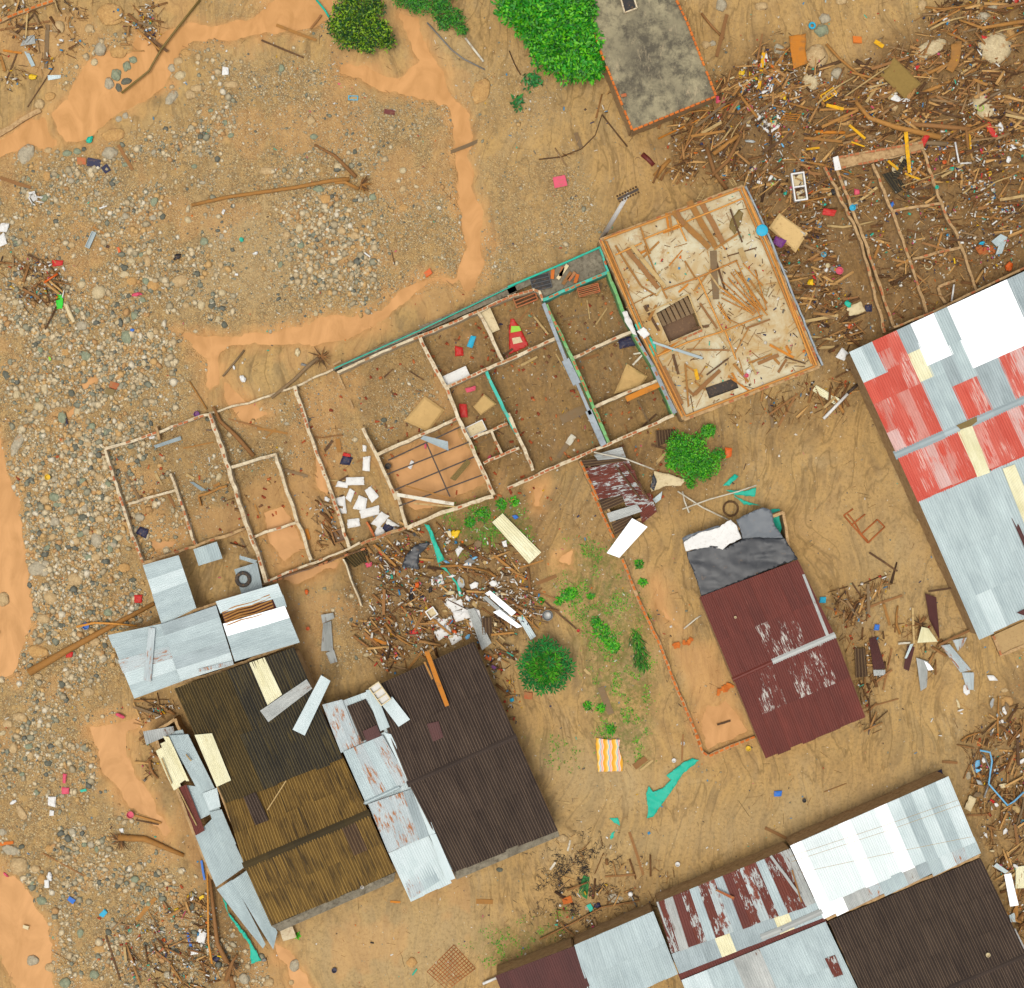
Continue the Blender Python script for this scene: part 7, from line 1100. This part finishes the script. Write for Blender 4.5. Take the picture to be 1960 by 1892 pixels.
LG = [(9, '215,1350 490,1190 820,1010 1150,835', (.27, .13), 'wood_ochre', 'very long peeled log lying diagonally left of the metal annex', .35), (9, '570,1010 700,980 830,985 1020,1002', (.08, .06), 'bamboo', 'curved bamboo pole crossing the long diagonal log', .6), (2, '-465,1530 -200,1470 300,1400 560,1350 710,1335', (.11, .14), 'wood_ochre', 'long straight tan trunk ending at a root ball in the gravel', .3), (2, '450,1080 600,1160 760,1320', (.07, .13), 'wood_brown', 'dark branch meeting the root ball from above', .3), (2, '600,1365 680,1360 780,1410', (.1, .12), 'wood_ochre', 'short tan limb at the root ball', .3),
      (4, '700,760 800,880 1000,950 1330,1025', (.13, .19), 'wood_ochre', 'long curved tan log sweeping through the debris pile', .6), (4, '1080,925 1300,940 1550,965', (.16, .16), 'wood_brown', 'straight thick brown log right of the curved one', .45), (4, '340,550 500,490 610,450', (.14, .1), 'wood_dark', 'dark log beside the small pale boulder', .4), (4, '480,330 580,440 800,620', (.1, .08), 'wood_ochre', 'slanting tan pole right of the orange board', .45), (4, '700,450 830,540', .13, 'wood_dark', 'short dark log left of the olive mattress', .4), (4, '620,1020 760,980', .1, 'wood_ochre', 'short tan log above the fallen beam', .5), (4, '400,985 620,990', .11, 'wood_orange', 'orange-brown log in the middle of the debris pile', .5), (4, '1470,150 1640,210 1953,160', (.06, .15), 'wood_ochre', 'long forked tan branch above the largest boulder', .5), (4, '1190,570 1470,440', .12, 'wood_ochre', 'tan beam right of the olive mattress', .4), (4, '1180,700 1480,580', .12, 'wood_ochre', 'second tan beam right of the olive mattress', .35), (4, '950,490 620,720', .05, 'wood_pale', 'thin pale pole left of the olive mattress', .7), (4, '1160,1060 1380,1075', .16, 'wood_grey', 'thick grey log at the top of the buried ruin', .5), (4, '200,770 380,820', .08, 'wood_ochre', 'short tan log beside the orange ladder', .5),
      (3, '1095,1320 1150,1250 1210,1190', (.2, .14), 'wood_ochre', 'split tan log half buried on the mud', .15), (3, '1120,1035 1450,880 1700,760', .06, 'wood_orange', 'long orange pole running down from the concrete roof corner', .4), (3, '1480,1100 1540,1290 1630,1410', .14, 'wood_brown', 'thick brown log above the slab house', .5), (3, '1740,1000 1640,1200 1520,1310', .12, 'wood_brown', 'brown log crossing the debris towards the slab house', .6), (3, '1530,1150 1720,1010', .14, 'wood_ochre', 'tan split beam in the debris above the slab house', .6), (3, '1170,1300 1300,1200 1380,1120', .05, 'wood_ochre', 'thin tan pole above the white cloth strip', .3), (3, '1440,100 1520,200 1610,290', .08, 'wood_brown', 'curved brown branch right of the concrete roof', .3), (3, '1720,700 1860,880', .1, 'wood_ochre', 'tan log left of the big litter heap', .5), (3, '700,855 790,970 890,1095', .05, 'wood_dark', 'thin dark pole below the concrete house', .2), (3, '10,380 50,480 95,560', .04, 'wood_dark', 'thin dark pipe above the small plant', .2), (3, '230,1190 400,1170 550,1110 650,1010 700,860', (.05, .03), 'wood_dark', 'long curved root on the mud below the big tree', .15),
      (5, '1590,1200 1640,1310 1760,1420 1890,1570', (.1, .15), 'wood_brown', 'brown log lying in the second ruin room', .5), (5, '1410,1010 1540,1220', .05, 'wood_ochre', 'thin tan pole above the left ruin', .3), (5, '1660,975 1740,880 1820,780', .07, 'wood_grey', 'grey-brown branch above the second ruin lot', .3), (5, '335,625 380,540 420,455', .06, 'wood_dark', 'dark thin branch below the lime green sheet', .3), (5, '0,125 100,135 200,150', .07, 'wood_brown', 'brown stick at the left edge', .3), (5, '175,370 300,270 440,190', (.1, .06), 'wood_brown', 'brown driftwood branch above the lime green sheet', .3), (5, '330,275 430,210', .07, 'plastic_orange', 'short orange pole above the lime green sheet', .5),
      (6, '130,1135 300,1000 400,900 480,840', (.1, .14), 'wood_grey', 'pair of grey-brown stripped trunks leading to the ruin corner', .4), (13, '880,770 1080,780 1220,840 1370,905', (.24, .12), 'wood_ochre', 'yellow forked root log on the lower left bank', .25), (13, '1545,1010 1550,1300 1552,1550 1580,1710', (.06, .07), 'bamboo', 'long straight bamboo pole leaning beside the sheet lean-to', .8), (13, '1560,1030 1600,1400 1620,1560 1690,1700', (.1, .17), 'wood_brown', 'thick bowed brown pole right of the bamboo pole', .7), (13, '1680,1840 1730,1700 1770,1640', (.14, .08), 'wood_brown', 'brown stump branch at the foot of the poles', .4), (13, '1740,1892 1720,1800', .17, 'wood_brown', 'short thick log at the bottom edge', .3), (12, '1390,100 1395,101', .01, 'wood_dark', '', .1),
      (1, '905,695 1110,530 1200,370 1330,200 1490,0', .07, 'plastic_olive', 'long bent grey-green pipe crossing the upper pool', .35), (2, '1290,170 1470,370 1560,440 1720,520', .05, 'plastic_grey', 'curved thin pipe lying on the flat ochre boulder', .4), (2, '465,0 530,80 560,130', .07, 'plastic_teal', 'teal-grey pipe at the left of the round bush', .5), (2, '1575,285 1640,370 1710,460', .07, 'wood_white', 'white pole right of the low green bush', .25), (11, '1265,0 1450,120 1640,212', .05, 'wood_white', 'long white pole slanting down to the black tarpaulin', .7), (11, '1300,133 1500,60 1720,0 1850,-45', .045, 'wood_white', 'long white pole crossing the other white pole', .9), (11, '1300,0 1315,70 1350,160', .05, 'wood_white', 'short curved white pipe below the cream tarpaulin', .5), (7, '640,1540 880,1590 1090,1670', .05, 'wood_white', 'white curved pole on the shack roof', 2.2), (7, '1100,710 1250,790', .03, 'wood_white', '', 2.9), (8, '460,1290 640,1105', .1, 'plastic_white', 'white pipe lying on the mud left of the warehouse', .5), (8, '640,1100 720,1030', .1, 'dark_steel', 'black end of pipe beside the warehouse wall', .5), (8, '1415,415 1432,290', .06, 'plastic_white', 'white pipe standing beside the warehouse top wall', .5), (11, '1310,1025 1400,950 1440,925', .05, 'wood_white', 'white elbow pipe left of the maroon roof', .2), (16, '1625,120 1700,135 1715,200 1690,370 1830,530 1880,500 1953,430', .06, 'plastic_sky', 'long bent pale metal pipe in the right-edge debris', .7), (16, '1650,150 1700,260 1690,380', .05, 'steel', 'grey pipe beside the long bent pale pipe', .6), (16, '1655,470 1690,380', .06, 'steel', 'short grey pipe below the bend', .6), (14, '1705,1860 1820,1810', .09, 'plastic_white', 'white pipe just above the maroon metal roof', .5), (16, '1880,1450 1953,1600', .09, 'plastic_white', 'white pipe running along the brown roof edge', .6), (15, '235,1530 500,1400 700,1290 980,1240', .05, 'wood_brown', 'long thin pole running above the bottom left roofs', .4), (4, '1440,1060 1470,1220 1560,1215', .06, 'plastic_white', 'bent white pipe in the debris below the red cloth', .6), (4, '1040,1390 1420,1260', .03, 'wood_pale', 'thin pale stick near the green-topped post', .7)]
for e in LG:
    if e[4]: logp(*e[:3], e[3], e[4], e[5], cat='pipe' if 'pipe' in e[4] else 'pole' if 'pole' in e[4] else 'branch' if 'branch' in e[4] or 'limb' in e[4] else 'stick' if 'stick' in e[4] else 'log', name='pipe' if 'pipe' in e[4] else 'pole' if 'pole' in e[4] else 'log')
rb = W(*T(2, 800, 1380), .2); th = thing('root_ball', rb, 'uprooted tangle of brown roots at the end of the long tan trunk', 'roots')
for k in range(34):
    a = random.uniform(-2.2, 1.6); l = random.uniform(.25, .75); d = Vector((math.cos(a), math.sin(a), random.uniform(.0, .6))); mb = MB(); mb.tube([rb, rb + d * l * .5 + Vector((0, 0, .05)), rb + d * l + Vector((random.uniform(-.15, .15),) * 3)], [.07, .045, .015], 5); ob('root', mb, random.choice(['wood_brown', 'wood_ochre', 'wood_dark']), th)
for cx, cy, t_, lb in ((900, 790, 13, 'root tangle at the upper end of the yellow root log'), (500, 830, 6, 'root tangle at the ruin corner by the stripped trunks'), (1180, 990, 12, 'dark root tangle above the twisted brown sheets'), (1730, 1720, 13, 'roots at the bottom of the bowed pole')):
    rb = W(*T(t_, cx, cy), .3); th = thing('root_ball', rb, lb, 'roots')
    for k in range(22):
        a = random.uniform(0, 6.3); l = random.uniform(.3, .9); d = Vector((math.cos(a), math.sin(a), random.uniform(0, .4))); mb = MB(); mb.tube([rb, rb + d * l * .5 + Vector((0, 0, .08)), rb + d * l], [.06, .04, .012], 5); ob('root', mb, random.choice(['wood_brown', 'wood_dark']), th)
def slabin(n): 
    o = []
    while len(o) < n:
        x, y = random.uniform(1150, 1568), random.uniform(357, 804)
        if inpoly(x, y, inset(SL, .95)) and not inpoly(x, y, hole) and not inpoly(x, y, hole2): o.append((x, y))
    return np.array(o)
P = slabin(260); n = len(P); w3 = np.array([tuple(W(x, y, 2.66)) for x, y in P]); boxes('slab_splinters', w3, RNG.lognormal(math.log(.4), .5, n), RNG.uniform(.015, .06, n), RNG.uniform(.01, .03, n), RNG.choice([1.0, 1.1, -.45, .4, -1.1], n) + RNG.normal(0, .3, n), np.zeros(n), 'loose_wood', label='splinters and laths scattered on the bare slab', cat='wood scraps')
P = slabin(260); n = len(P); w3 = np.array([tuple(W(x, y, 2.67)) for x, y in P]); boxes('slab_litter', w3, RNG.lognormal(math.log(.13), .45, n), RNG.lognormal(math.log(.08), .4, n), RNG.uniform(.02, .06, n), RNG.uniform(0, 6.3, n), RNG.normal(0, .3, n), 'litter', label='small bright litter scattered on the bare slab', cat='litter')
# fan of bamboo on the slab
for k, s in enumerate(('1600,270 1850,500', '1575,300 1830,520', '1640,240 1870,500', '1660,200 1880,490', '1690,180 1895,470', '1590,390 1790,490', '1700,110 1890,550', '1570,420 1660,580', '1620,330 1840,510', '1720,200 1915,490', '1800,380 1935,520', '1840,180 1930,480', '1590,350 1800,470', '1750,130 1900,300', '1650,260 1860,470', '1560,440 1640,560')):
    pts = [W(*p, 2.95 + .05 * (k % 4)) for p in TP(7, s)]; A, B = pts; mb = MB(); n = 9; rr = []; pp = []
    for i in range(n): pp += [A.lerp(B, i / n), A.lerp(B, (i + .85) / n), A.lerp(B, (i + .92) / n)]; rr += [.04, .04, .052]
    mb.tube(pp + [B], rr + [.04], 7); ob('bamboo_pole', mb, 'bamboo', None, smooth=True, label=('long' if (B - A).length > 2.83 else 'short') + ' bamboo pole in the fan-shaped bundle lying on the slab', cat='bamboo pole', group='bamboo poles fanned out on the slab')
# furniture and fixtures
def frame_box(name, c, sx, sy, h, yaw, m, label, cat, nd=1, wl=.06, back=None):
    t_ = thing(name, c, label, cat); R = Matrix.Rotation(yaw, 3, 'Z'); c = Vector(c)
    def B(nm, x, y, z, a, b, hh, mm=m): mb = MB(); mb.box(c + R @ Vector((x, y, z)), a, b, hh, yaw); ob(nm, mb, mm, t_)
    B('back_panel', 0, 0, 0, sx, sy, .04, back or m); B('side_panel', -sx / 2 + wl / 2, 0, .04, wl, sy, h); B('side_panel', sx / 2 - wl / 2, 0, .04, wl, sy, h); B('end_panel', 0, -sy / 2 + wl / 2, .042, sx - 2 * wl, wl, h - .004); B('end_panel', 0, sy / 2 - wl / 2, .042, sx - 2 * wl, wl, h - .004)
    for i in range(nd): B('shelf', 0, -sy / 2 + sy * (i + 1) / (nd + 1), .045, sx - 2 * wl, wl, h - .02)
    return t_
frame_box('fridge', W(*T(4, 272, 1400), .4), .85, 1.8, .5, .14, 'plastic_white', 'empty doorless white fridge lying on its back in debris', 'fridge', 1, .09, 'plastic_cream')
frame_box('cabinet', W(*T(10, 940, 1505), 3.7), .75, 1.35, .3, .62, 'plastic_cream', 'open cream cabinet lying on the upper left of the black roof', 'cabinet', 2, .06, 'plastic_white')
frame_box('wooden_crate', W(*T(10, 640, 330), .3), .9, .85, .35, .3, 'wood_brown', 'square wooden crate frame in the ruin above the debris', 'crate', 0, .08, 'plastic_mudbrown'); frame_box('white_cabinet', W(*T(10, 1325, 905), .5), .62, .62, .3, .6, 'plastic_white', 'small open white box among the white sacks', 'box', 0, .07, 'plastic_cream')
frame_box('empty_frame', W(*T(2, 740, 733), .1), .62, .3, .06, -.02, 'plastic_cyan', 'small empty cyan rectangular frame on the gravel', 'frame', 0, .05, 'plastic_tan'); frame_box('shelf_unit', W(*T(4, 495, 710), .5), .5, 1.0, .12, -1.0, 'wood_yellow', 'yellow-framed shelf unit lying in the debris', 'shelf', 2, .06, 'wood_brown'); frame_box('metal_tray', W(*T(1, 678, 1790), .2), .3, 1.1, .12, -.42, 'galvanised', 'narrow open metal box section lying in the left gravel', 'box section', 0, .04, 'galvanised_grey')
frame_box('drawer_box', W(*T(7, 600, 335), 1.0), 1.4, .6, .25, .25, 'clay_brick', 'reddish-brown shelf of drawers against the teal wall', 'shelf', 4, .06, 'wood_dark'); frame_box('pink_crate', W(*T(3, 385, 1358), .2), .75, .62, .42, .2, 'plastic_pink', 'pink crate', 'crate', 0, .05, 'plastic_pink'); bpy.data.objects['pink_crate']['label'] = 'faded pink box standing alone on the mud above the row'
mb = MB(); mb.box(W(*T(3, 388, 1356), .62), .8, .66, .05, .2, 0, .02); ob('lid', mb, 'plastic_pink', bpy.data.objects['pink_crate'])
frame_box('sink_tub', W(*T(7, 130, 400), .5), 1.5, .7, .3, .38, 'clay_brick', 'brown open dresser lying in the upper right room', 'dresser', 2, .07, 'wood_dark'); frame_box('white_table', W(*T(6, 1500, 975), 1.0), 1.75, .65, .08, .43, 'plastic_white', 'white table top against the lower wall of the upper room', 'table', 0, .05, 'plastic_white'); frame_box('cream_table', W(*T(6, 1755, 560), 1.2), .72, 1.55, .1, .42, 'plastic_cream', 'tall cream tabletop beside the bent wall of the upper room', 'table', 0, .05, 'plastic_cream'); frame_box('toy_table', W(*T(6, 1655, 1365), .8), 1.2, .72, .08, .45, 'plastic_white', 'white table strewn with toys at the bottom of the narrow room', 'table', 0, .05, 'plastic_cream')
frame_box('plastic_pallet', W(*T(7, 245, 275), 1.5), 1.25, .95, .2, .25, 'black_tarp', 'black plastic grid pallet on the ledge behind the row', 'pallet', 3, .05, 'plastic_black')
for s, m_ in (('335,175 330,250', 'orange_brick'), ('445,145 370,250', 'plastic_cream'), ('410,160 390,230', 'clay_brick'), ('470,200 410,290', 'wood_brown'), ('520,215 500,280', 'orange_brick'), ('500,200 450,260', 'clay_brick')):
    A, B = TP(7, s); mb = MB(); a, b = W(*A, 1.6), W(*B, 1.65); d = b - a; mb.box((a + b) / 2, d.length, .22, .1, math.atan2(d.y, d.x)); ob('plank', mb, m_, None, label='short orange or cream board stacked on the ledge behind the row', cat='plank', group='boards stacked on the ledge')
# white chair lying on its side
c = W(*T(1, 270, 1490), .1); th = thing('plastic_chair', c, 'white plastic armchair tipped over on the left mud', 'chair')
def pt(u, v, z): return W(*T(1, u, v), z)
def tb(nm, pts, r, par, m='plastic_white'): mb = MB(); mb.tube(pts, r, 7); return ob(nm, mb, m, par, smooth=True)
for s in (((265, 1460, .35), (325, 1485, .2)), ((270, 1500, .3), (328, 1512, .12)), ((245, 1520, .2), (290, 1548, .05)), ((265, 1470, .5), (320, 1470, .55))): tb('leg', [pt(*q) for q in s], .04, th)
tb('arm', [pt(235, 1440, .3), pt(215, 1475, .4), pt(240, 1520, .3)], .045, th); tb('arm', [pt(240, 1435, .6), pt(262, 1450, .6), pt(275, 1490, .5)], .045, th); mb = MB(); mb.v = [pt(225, 1450, .15), pt(262, 1435, .55), pt(282, 1480, .5), pt(245, 1500, .12)]; mb.f = [(0, 1, 2, 3), (3, 2, 1, 0)]
mb = MB(); mb.box(pt(255, 1475, .15), .42, .4, .05, .6, .5); ob('seat', mb, 'plastic_white', th); mb = MB(); mb.box(pt(238, 1445, .2), .4, .12, .35, .3, .2); ob('backrest', mb, 'plastic_white', th)
# tyre
c = W(*T(9, 1812, 655), 1.3); mb = MB(); mb.ring(c + Vector((0, 0, .1)), .4, .12, 28, 8, .8); ob('tyre', mb, 'rubber', None, smooth=True, label='black tyre lying on the grey corrugated sheet', cat='tyre')
mb = MB(); mb.ring(W(*T(3, 968, 1193), .1), .16, .03, 20, 6); ob('ring', mb, 'plastic_mudbrown', None, smooth=True, label='small brown ring beside the dark red board', cat='ring'); mb = MB(); mb.ring(W(*T(4, 375, 192), .35), .17, .07, 20, 6); ob('swim_ring', mb, 'plastic_cyan', None, smooth=True, label='small light blue ring above the orange board', cat='ring'); mb = MB(); mb.ring(W(*T(8, 1240, 148), .3), .24, .04, 20, 6); ob('ring', mb, 'plastic_cream', None, smooth=True, label='cream steering-wheel-like ring inside the buried ruin', cat='ring')
mb = MB(); mb.ring(W(*T(11, 1660, 130), .4), .46, .06, 22, 6, 2); o_ = ob('barrel_rim', mb, 'wood_dark', None, label='round dark barrel rim full of earth above the tarpaulin', cat='barrel')
logp(3, '1000,1150 1045,1190 1085,1235', .17, 'plastic_maroon', 'dark red surfboard-shaped board on the mud', .1, 'board', 'board')
# utility pole with dark crossarm
c = W(1150, 460, 0); th = thing('utility_pole', c, 'tall white utility pole with a dark crossarm at its top', 'utility pole'); mb = MB(); ct_ = W(1202, 372, 12.0); mb.tube([c, c.lerp(ct_, .5), ct_], [.16, .14, .11], 12); ob('pole', mb, 'plastic_white', th, smooth=True)
top = ct_ - Vector((0, 0, .1)); mb = MB(); mb.box(top, 1.35, .14, .14, .45); ob('crossarm', mb, 'dark_steel', th)
for k in range(8):
    for s_ in (-1, 1): d = Vector((math.cos(.45), math.sin(.45), 0)); q = top + d * (-.6 + k * .17) + Vector((-d.y, d.x, 0)) * .17 * s_; mb = MB(); mb.lathe(q, [(.05, 0), (.07, .08), (.03, .2)], 7); ob('insulator', mb, 'wood_dark', th)
# blue tank lid
c = W(*T(3, 1893, 1718), 2.9); th = thing('water_tank', W(*T(3, 1893, 1718), 2.3), 'small water tank with a round cyan lid at the slab corner', 'water tank'); mb = MB(); mb.lathe(c - Vector((0, 0, .6)), [(.3, 0), (.34, .3), (.34, .6)], 20); ob('tank_body', mb, 'plastic_cyan', th); mb = MB(); mb.lathe(c, [(.36, 0), (.37, .05), (.3, .09), (.1, .11)], 24); ob('tank_lid', mb, 'plastic_cyan', th)
def bucket(t_, u, v, r, m, label, z=None, name='bucket', cat='bucket'):
    X, Y = T(t_, u, v); z = gz(X, Y) if z is None else z; mb = MB(); mb.lathe(W(X, Y, z), [(r * .8, 0), (r, .2), (r, .24), (r * .8, .24), (r * .7, .08), (.01, .08)], 16); ob(name, mb, m, None, label=label, cat=cat)
for a in ((15, 1302, 66, .13, 'plastic_white', 'white bucket at the corner of the brick yard wall'), (15, 1235, 193, .14, 'plastic_white', 'white bucket left of the teal tarpaulin tip'), (15, 1262, 965, .15, 'plastic_white', 'white bucket alone on the open mud'), (15, 1788, 104, .17, 'plastic_yellow', 'yellow basin below the brick return wall'), (16, 313, 492, .13, 'plastic_black', 'black round lid on the mud above the white roof'), (14, 600, 1755, .17, 'plastic_navy', 'dark bucket on the smooth mud'), (4, 672, 1553, .2, 'plastic_cyan', 'cyan basin against the buried ruin wall', .9), (14, 808, 1136, .1, 'plastic_white', 'white disc on the gutter parapet', 2.75), (11, 1692, 938, .08, 'plastic_cream', 'small pale lid on the maroon roof', 3.0), (16, 1680, 1640, .14, 'plastic_cream', 'pale round scrap on the dark brown roof', 3.75), (8, 575, 190, .24, 'plastic_pink', 'pink basin in the right debris', .5), (7, 1790, 940, .14, 'plastic_white', 'white plate on the lower slab', 2.7), (7, 1775, 970, .14, 'plastic_pink', 'red plate on the lower slab', 2.7), (11, 523, 1037, .1, 'plastic_red', 'small red ball at the end of the dark pole'), (6, 1000, 1645, .2, 'plastic_black', 'black bucket in the purlin room corner', .3), (4, 1300, 1400, .12, 'plastic_teal', 'dark green can on the ruin wall', .9)): bucket(*a)
c = W(*T(11, 295, 925), .3); th = thing('satellite_dish', c, 'grey satellite dish lying in the mud above the round tree', 'satellite dish'); mb = MB(); mb.lathe(c, [(.05, 0), (.2, .03), (.33, .12), (.34, .12), (.2, .06)], 20); ob('dish', mb, 'steel', th, smooth=True); tb('arm', [c + Vector((-.3, .05, .12)), W(*T(11, 185, 908), .4)], .02, th, 'plastic_white')
c = W(*T(15, 912, 1190), .6); th = thing('floor_fan', c, 'white round-headed lamp post fallen beside the grey stone', 'lamp'); mb = MB(); mb.lathe(c, [(.1, 0), (.16, .1), (.12, .2), (.02, .22)], 16); ob('lamp_head', mb, 'plastic_white', th); tb('lamp_arm', [c, W(*T(15, 935, 1240), .4), W(*T(15, 960, 1285), .2)], .05, th, 'steel'); th.name = 'fallen_lamp'
# ladders
def ladder(t_, a0, a1, b0, b1, n, m, label, z, r=.03, name='ladder'):
    A0, A1, B0, B1 = [W(*T(t_, *q), z) for q in (a0, a1, b0, b1)]; th = thing(name, (A0 + B1) / 2, label, 'ladder'); tb('rail', [A0, A1], r, th, m); tb('rail', [B0, B1], r, th, m)
    for k in range(n): tb('rung', [A0.lerp(A1, (k + .5) / n), B0.lerp(B1, (k + .5) / n)], r * .8, th, m)
    return th
ladder(3, (1465, 1390), (1405, 1490), (1495, 1395), (1440, 1497), 5, 'wood_pale', 'pale wooden ladder leaning on the top edge of the slab house', 2.0); ladder(3, (1645, 1335), (1680, 1390), (1672, 1325), (1705, 1380), 5, 'wood_pale', 'short pale ladder at the top corner of the slab house', 2.2); ladder(4, (180, 840), (140, 900), (290, 850), (255, 910), 4, 'wood_orange', 'orange-brown ladder frame in the debris left of the curved log', .6); ladder(7, (1865, 290), (1840, 350), (1945, 320), (1925, 380), 3, 'wood_pale', 'small pale ladder at the right end of the bamboo fan', 3.1)
th = thing('bed_frame', W(*T(12, 760, 250), .1), 'half-buried rusty orange bed frame on the open mud', 'frame')
for s in ('610,180 790,385', '665,255 770,170', '740,320 860,210', '790,385 915,265', '915,265 860,210', '610,180 680,130', '690,230 740,320 790,370', '640,170 690,230'): tb('rail', [W(*q, .17) for q in TP(12, s)], .05, th, 'rust_steel')
th = thing('window_grating', W(*T(14, 1480, 1740), .1), 'red steel window grating half sunk in mud at the bottom', 'grating')
for k in range(11): a = lerp2(T(14, 1490, 1570), T(14, 1650, 1745), k / 10); b = lerp2(T(14, 1290, 1770), T(14, 1440, 1905), k / 10); tb('bar', [W(*a, .14), W(*b, .1)], .022, th, 'rust_steel')
for k in range(12): a = lerp2(T(14, 1490, 1570), T(14, 1290, 1770), k / 11); b = lerp2(T(14, 1650, 1745), T(14, 1440, 1905), k / 11); tb('bar', [W(*a, .15), W(*b, .12)], .018, th, 'rust_steel')
for t_, s, lb, z in ((11, '1215,1150 1370,1110', 'pile of orange bricks at the top of the brick yard pool', .15), (11, '1545,1500 1680,1440', 'row of orange bricks against the maroon house', .15)):
    a, b = TP(t_, s); th = thing('brick_pile', W(*lerp2(a, b, .5), z), lb, 'bricks')
    for k in range(16): q = lerp2(a, b, random.random()); inst('brick', BRICKO, th, W(q[0] + random.uniform(-3, 3), q[1] + random.uniform(-4, 4), z + random.uniform(0, .15)), random.uniform(0, 3), (1, 1.3, 1.6))
for t_, u, v, lb in ((5, 850, 1045, 'flat red brick slab among the left cobbles'), (5, 820, 1090, 'ochre brick slab beside the red one'), (1, 610, 1200, 'reddish board end beside the dark board'), (11, 150, 1520, 'grey-red block below the round tree'), (15, 440, 1235, 'orange brick in the mud above the bottom kerb'), (4, 710, 300, 'bright orange crate near the top debris'), (3, 1800, 1745, 'x')):
    if lb == 'x': continue
    p = W(*T(t_, u, v), gz(*T(t_, u, v))); mb = MB(); mb.box(p, .55, .42, .16, random.uniform(-.4, .4), .05, .04); ob('brick_slab', mb, 'orange_brick' if 'orange' in lb else ('plastic_olive' if 'ochre' in lb else 'clay_brick'), None, label=lb, cat='block')
mb = MB(); mb.box(W(*T(1, 700, 1215), .15), .85, .5, .1, -.15, .1, .04); mb.box(W(*T(1, 790, 1260), .15), .4, .5, .1, .6, .1, .04); ob('board', mb, 'plastic_navy', None, label='dark slate-blue broken board below the upper pool', cat='board')
mb = MB(); mb.box(W(*T(2, 1010, 838), .1), .7, .3, .12, -.15, .0, .02); ob('box', mb, 'plastic_maroon', None, label='dark maroon open box on the upper gravel', cat='box')
mb = MB(); mb.box(W(*T(2, 665, 645), .08), 1.2, .22, .05, -.28, .0, .02); ob('crate_side', mb, 'plastic_pink', None, label='faded pink slatted crate side on the upper gravel', cat='crate side')
mb = MB(); mb.box(W(*T(14, 255, 1480), .4), .85, .75, .25, .3, .0, .03); ob('concrete_block', mb, 'plaster', None, label='pale square block at the lower end of the mossy house', cat='block')
cloth(TP(3, '1660,1640 1720,1560 1755,1590 1730,1680 1690,1750 1650,1700'), 2.75, 'plastic_olive', 'irregular ochre board on the upper slab', 'board', 'board', .03, .2, th_=.03)
cloth(TP(16, '1550,455 1600,480 1555,580 1508,555'), .5, 'plastic_cream', 'cream panel at the right edge of the white roof', 'panel', 'panel', .03, th_=.05)
cloth(TP(8, '1580,0 1740,0 1740,60 1620,70'), .3, 'rust_steel', 'flat reddish slab of broken floor in the right yard', 'slab', 'broken_slab', .05, th_=.05)
cloth(TP(4, '1410,330 1490,310 1470,470 1420,545 1370,520 1410,430'), .6, 'wood_ochre', 'curled yellowish plywood sheet left of the largest boulder', 'board', 'board', .1, th_=.03)
# ---------------------------------------------------------------- labels: tell look-alikes apart by their place
from collections import defaultdict
_g = defaultdict(list)
for o in SC.objects:
    if o.parent is None and 'label' in o and o.get('kind') == 'thing': _g[o['label']].append(o)
ORD = ['', 'first', 'second', 'third', 'fourth', 'fifth', 'sixth', 'seventh', 'eighth', 'ninth', 'tenth']
for lb, L in _g.items():
    n = len(L)
    if n < 2: continue
    def pr(o):
        v = o.location; return v.x
    L.sort(key=pr)
    if n <= 10:
        for i, o in enumerate(L):
            o['label'] = ('leftmost ' if i == 0 else 'rightmost ' if i == n - 1 else ('middle ' if n == 3 else ORD[i + 1] + ' from left ')) + lb
            if len(o['label'].split()) > 16: o['label'] = o['label'].replace(' in the debris', '').replace('just ', '').replace('from left ', '').replace('beside the maroon roof', 'by the maroon roof').replace('lower right of', 'right of').replace('lower left of', 'left of').replace('upper left of', 'left of').replace('upper right of', 'right of')
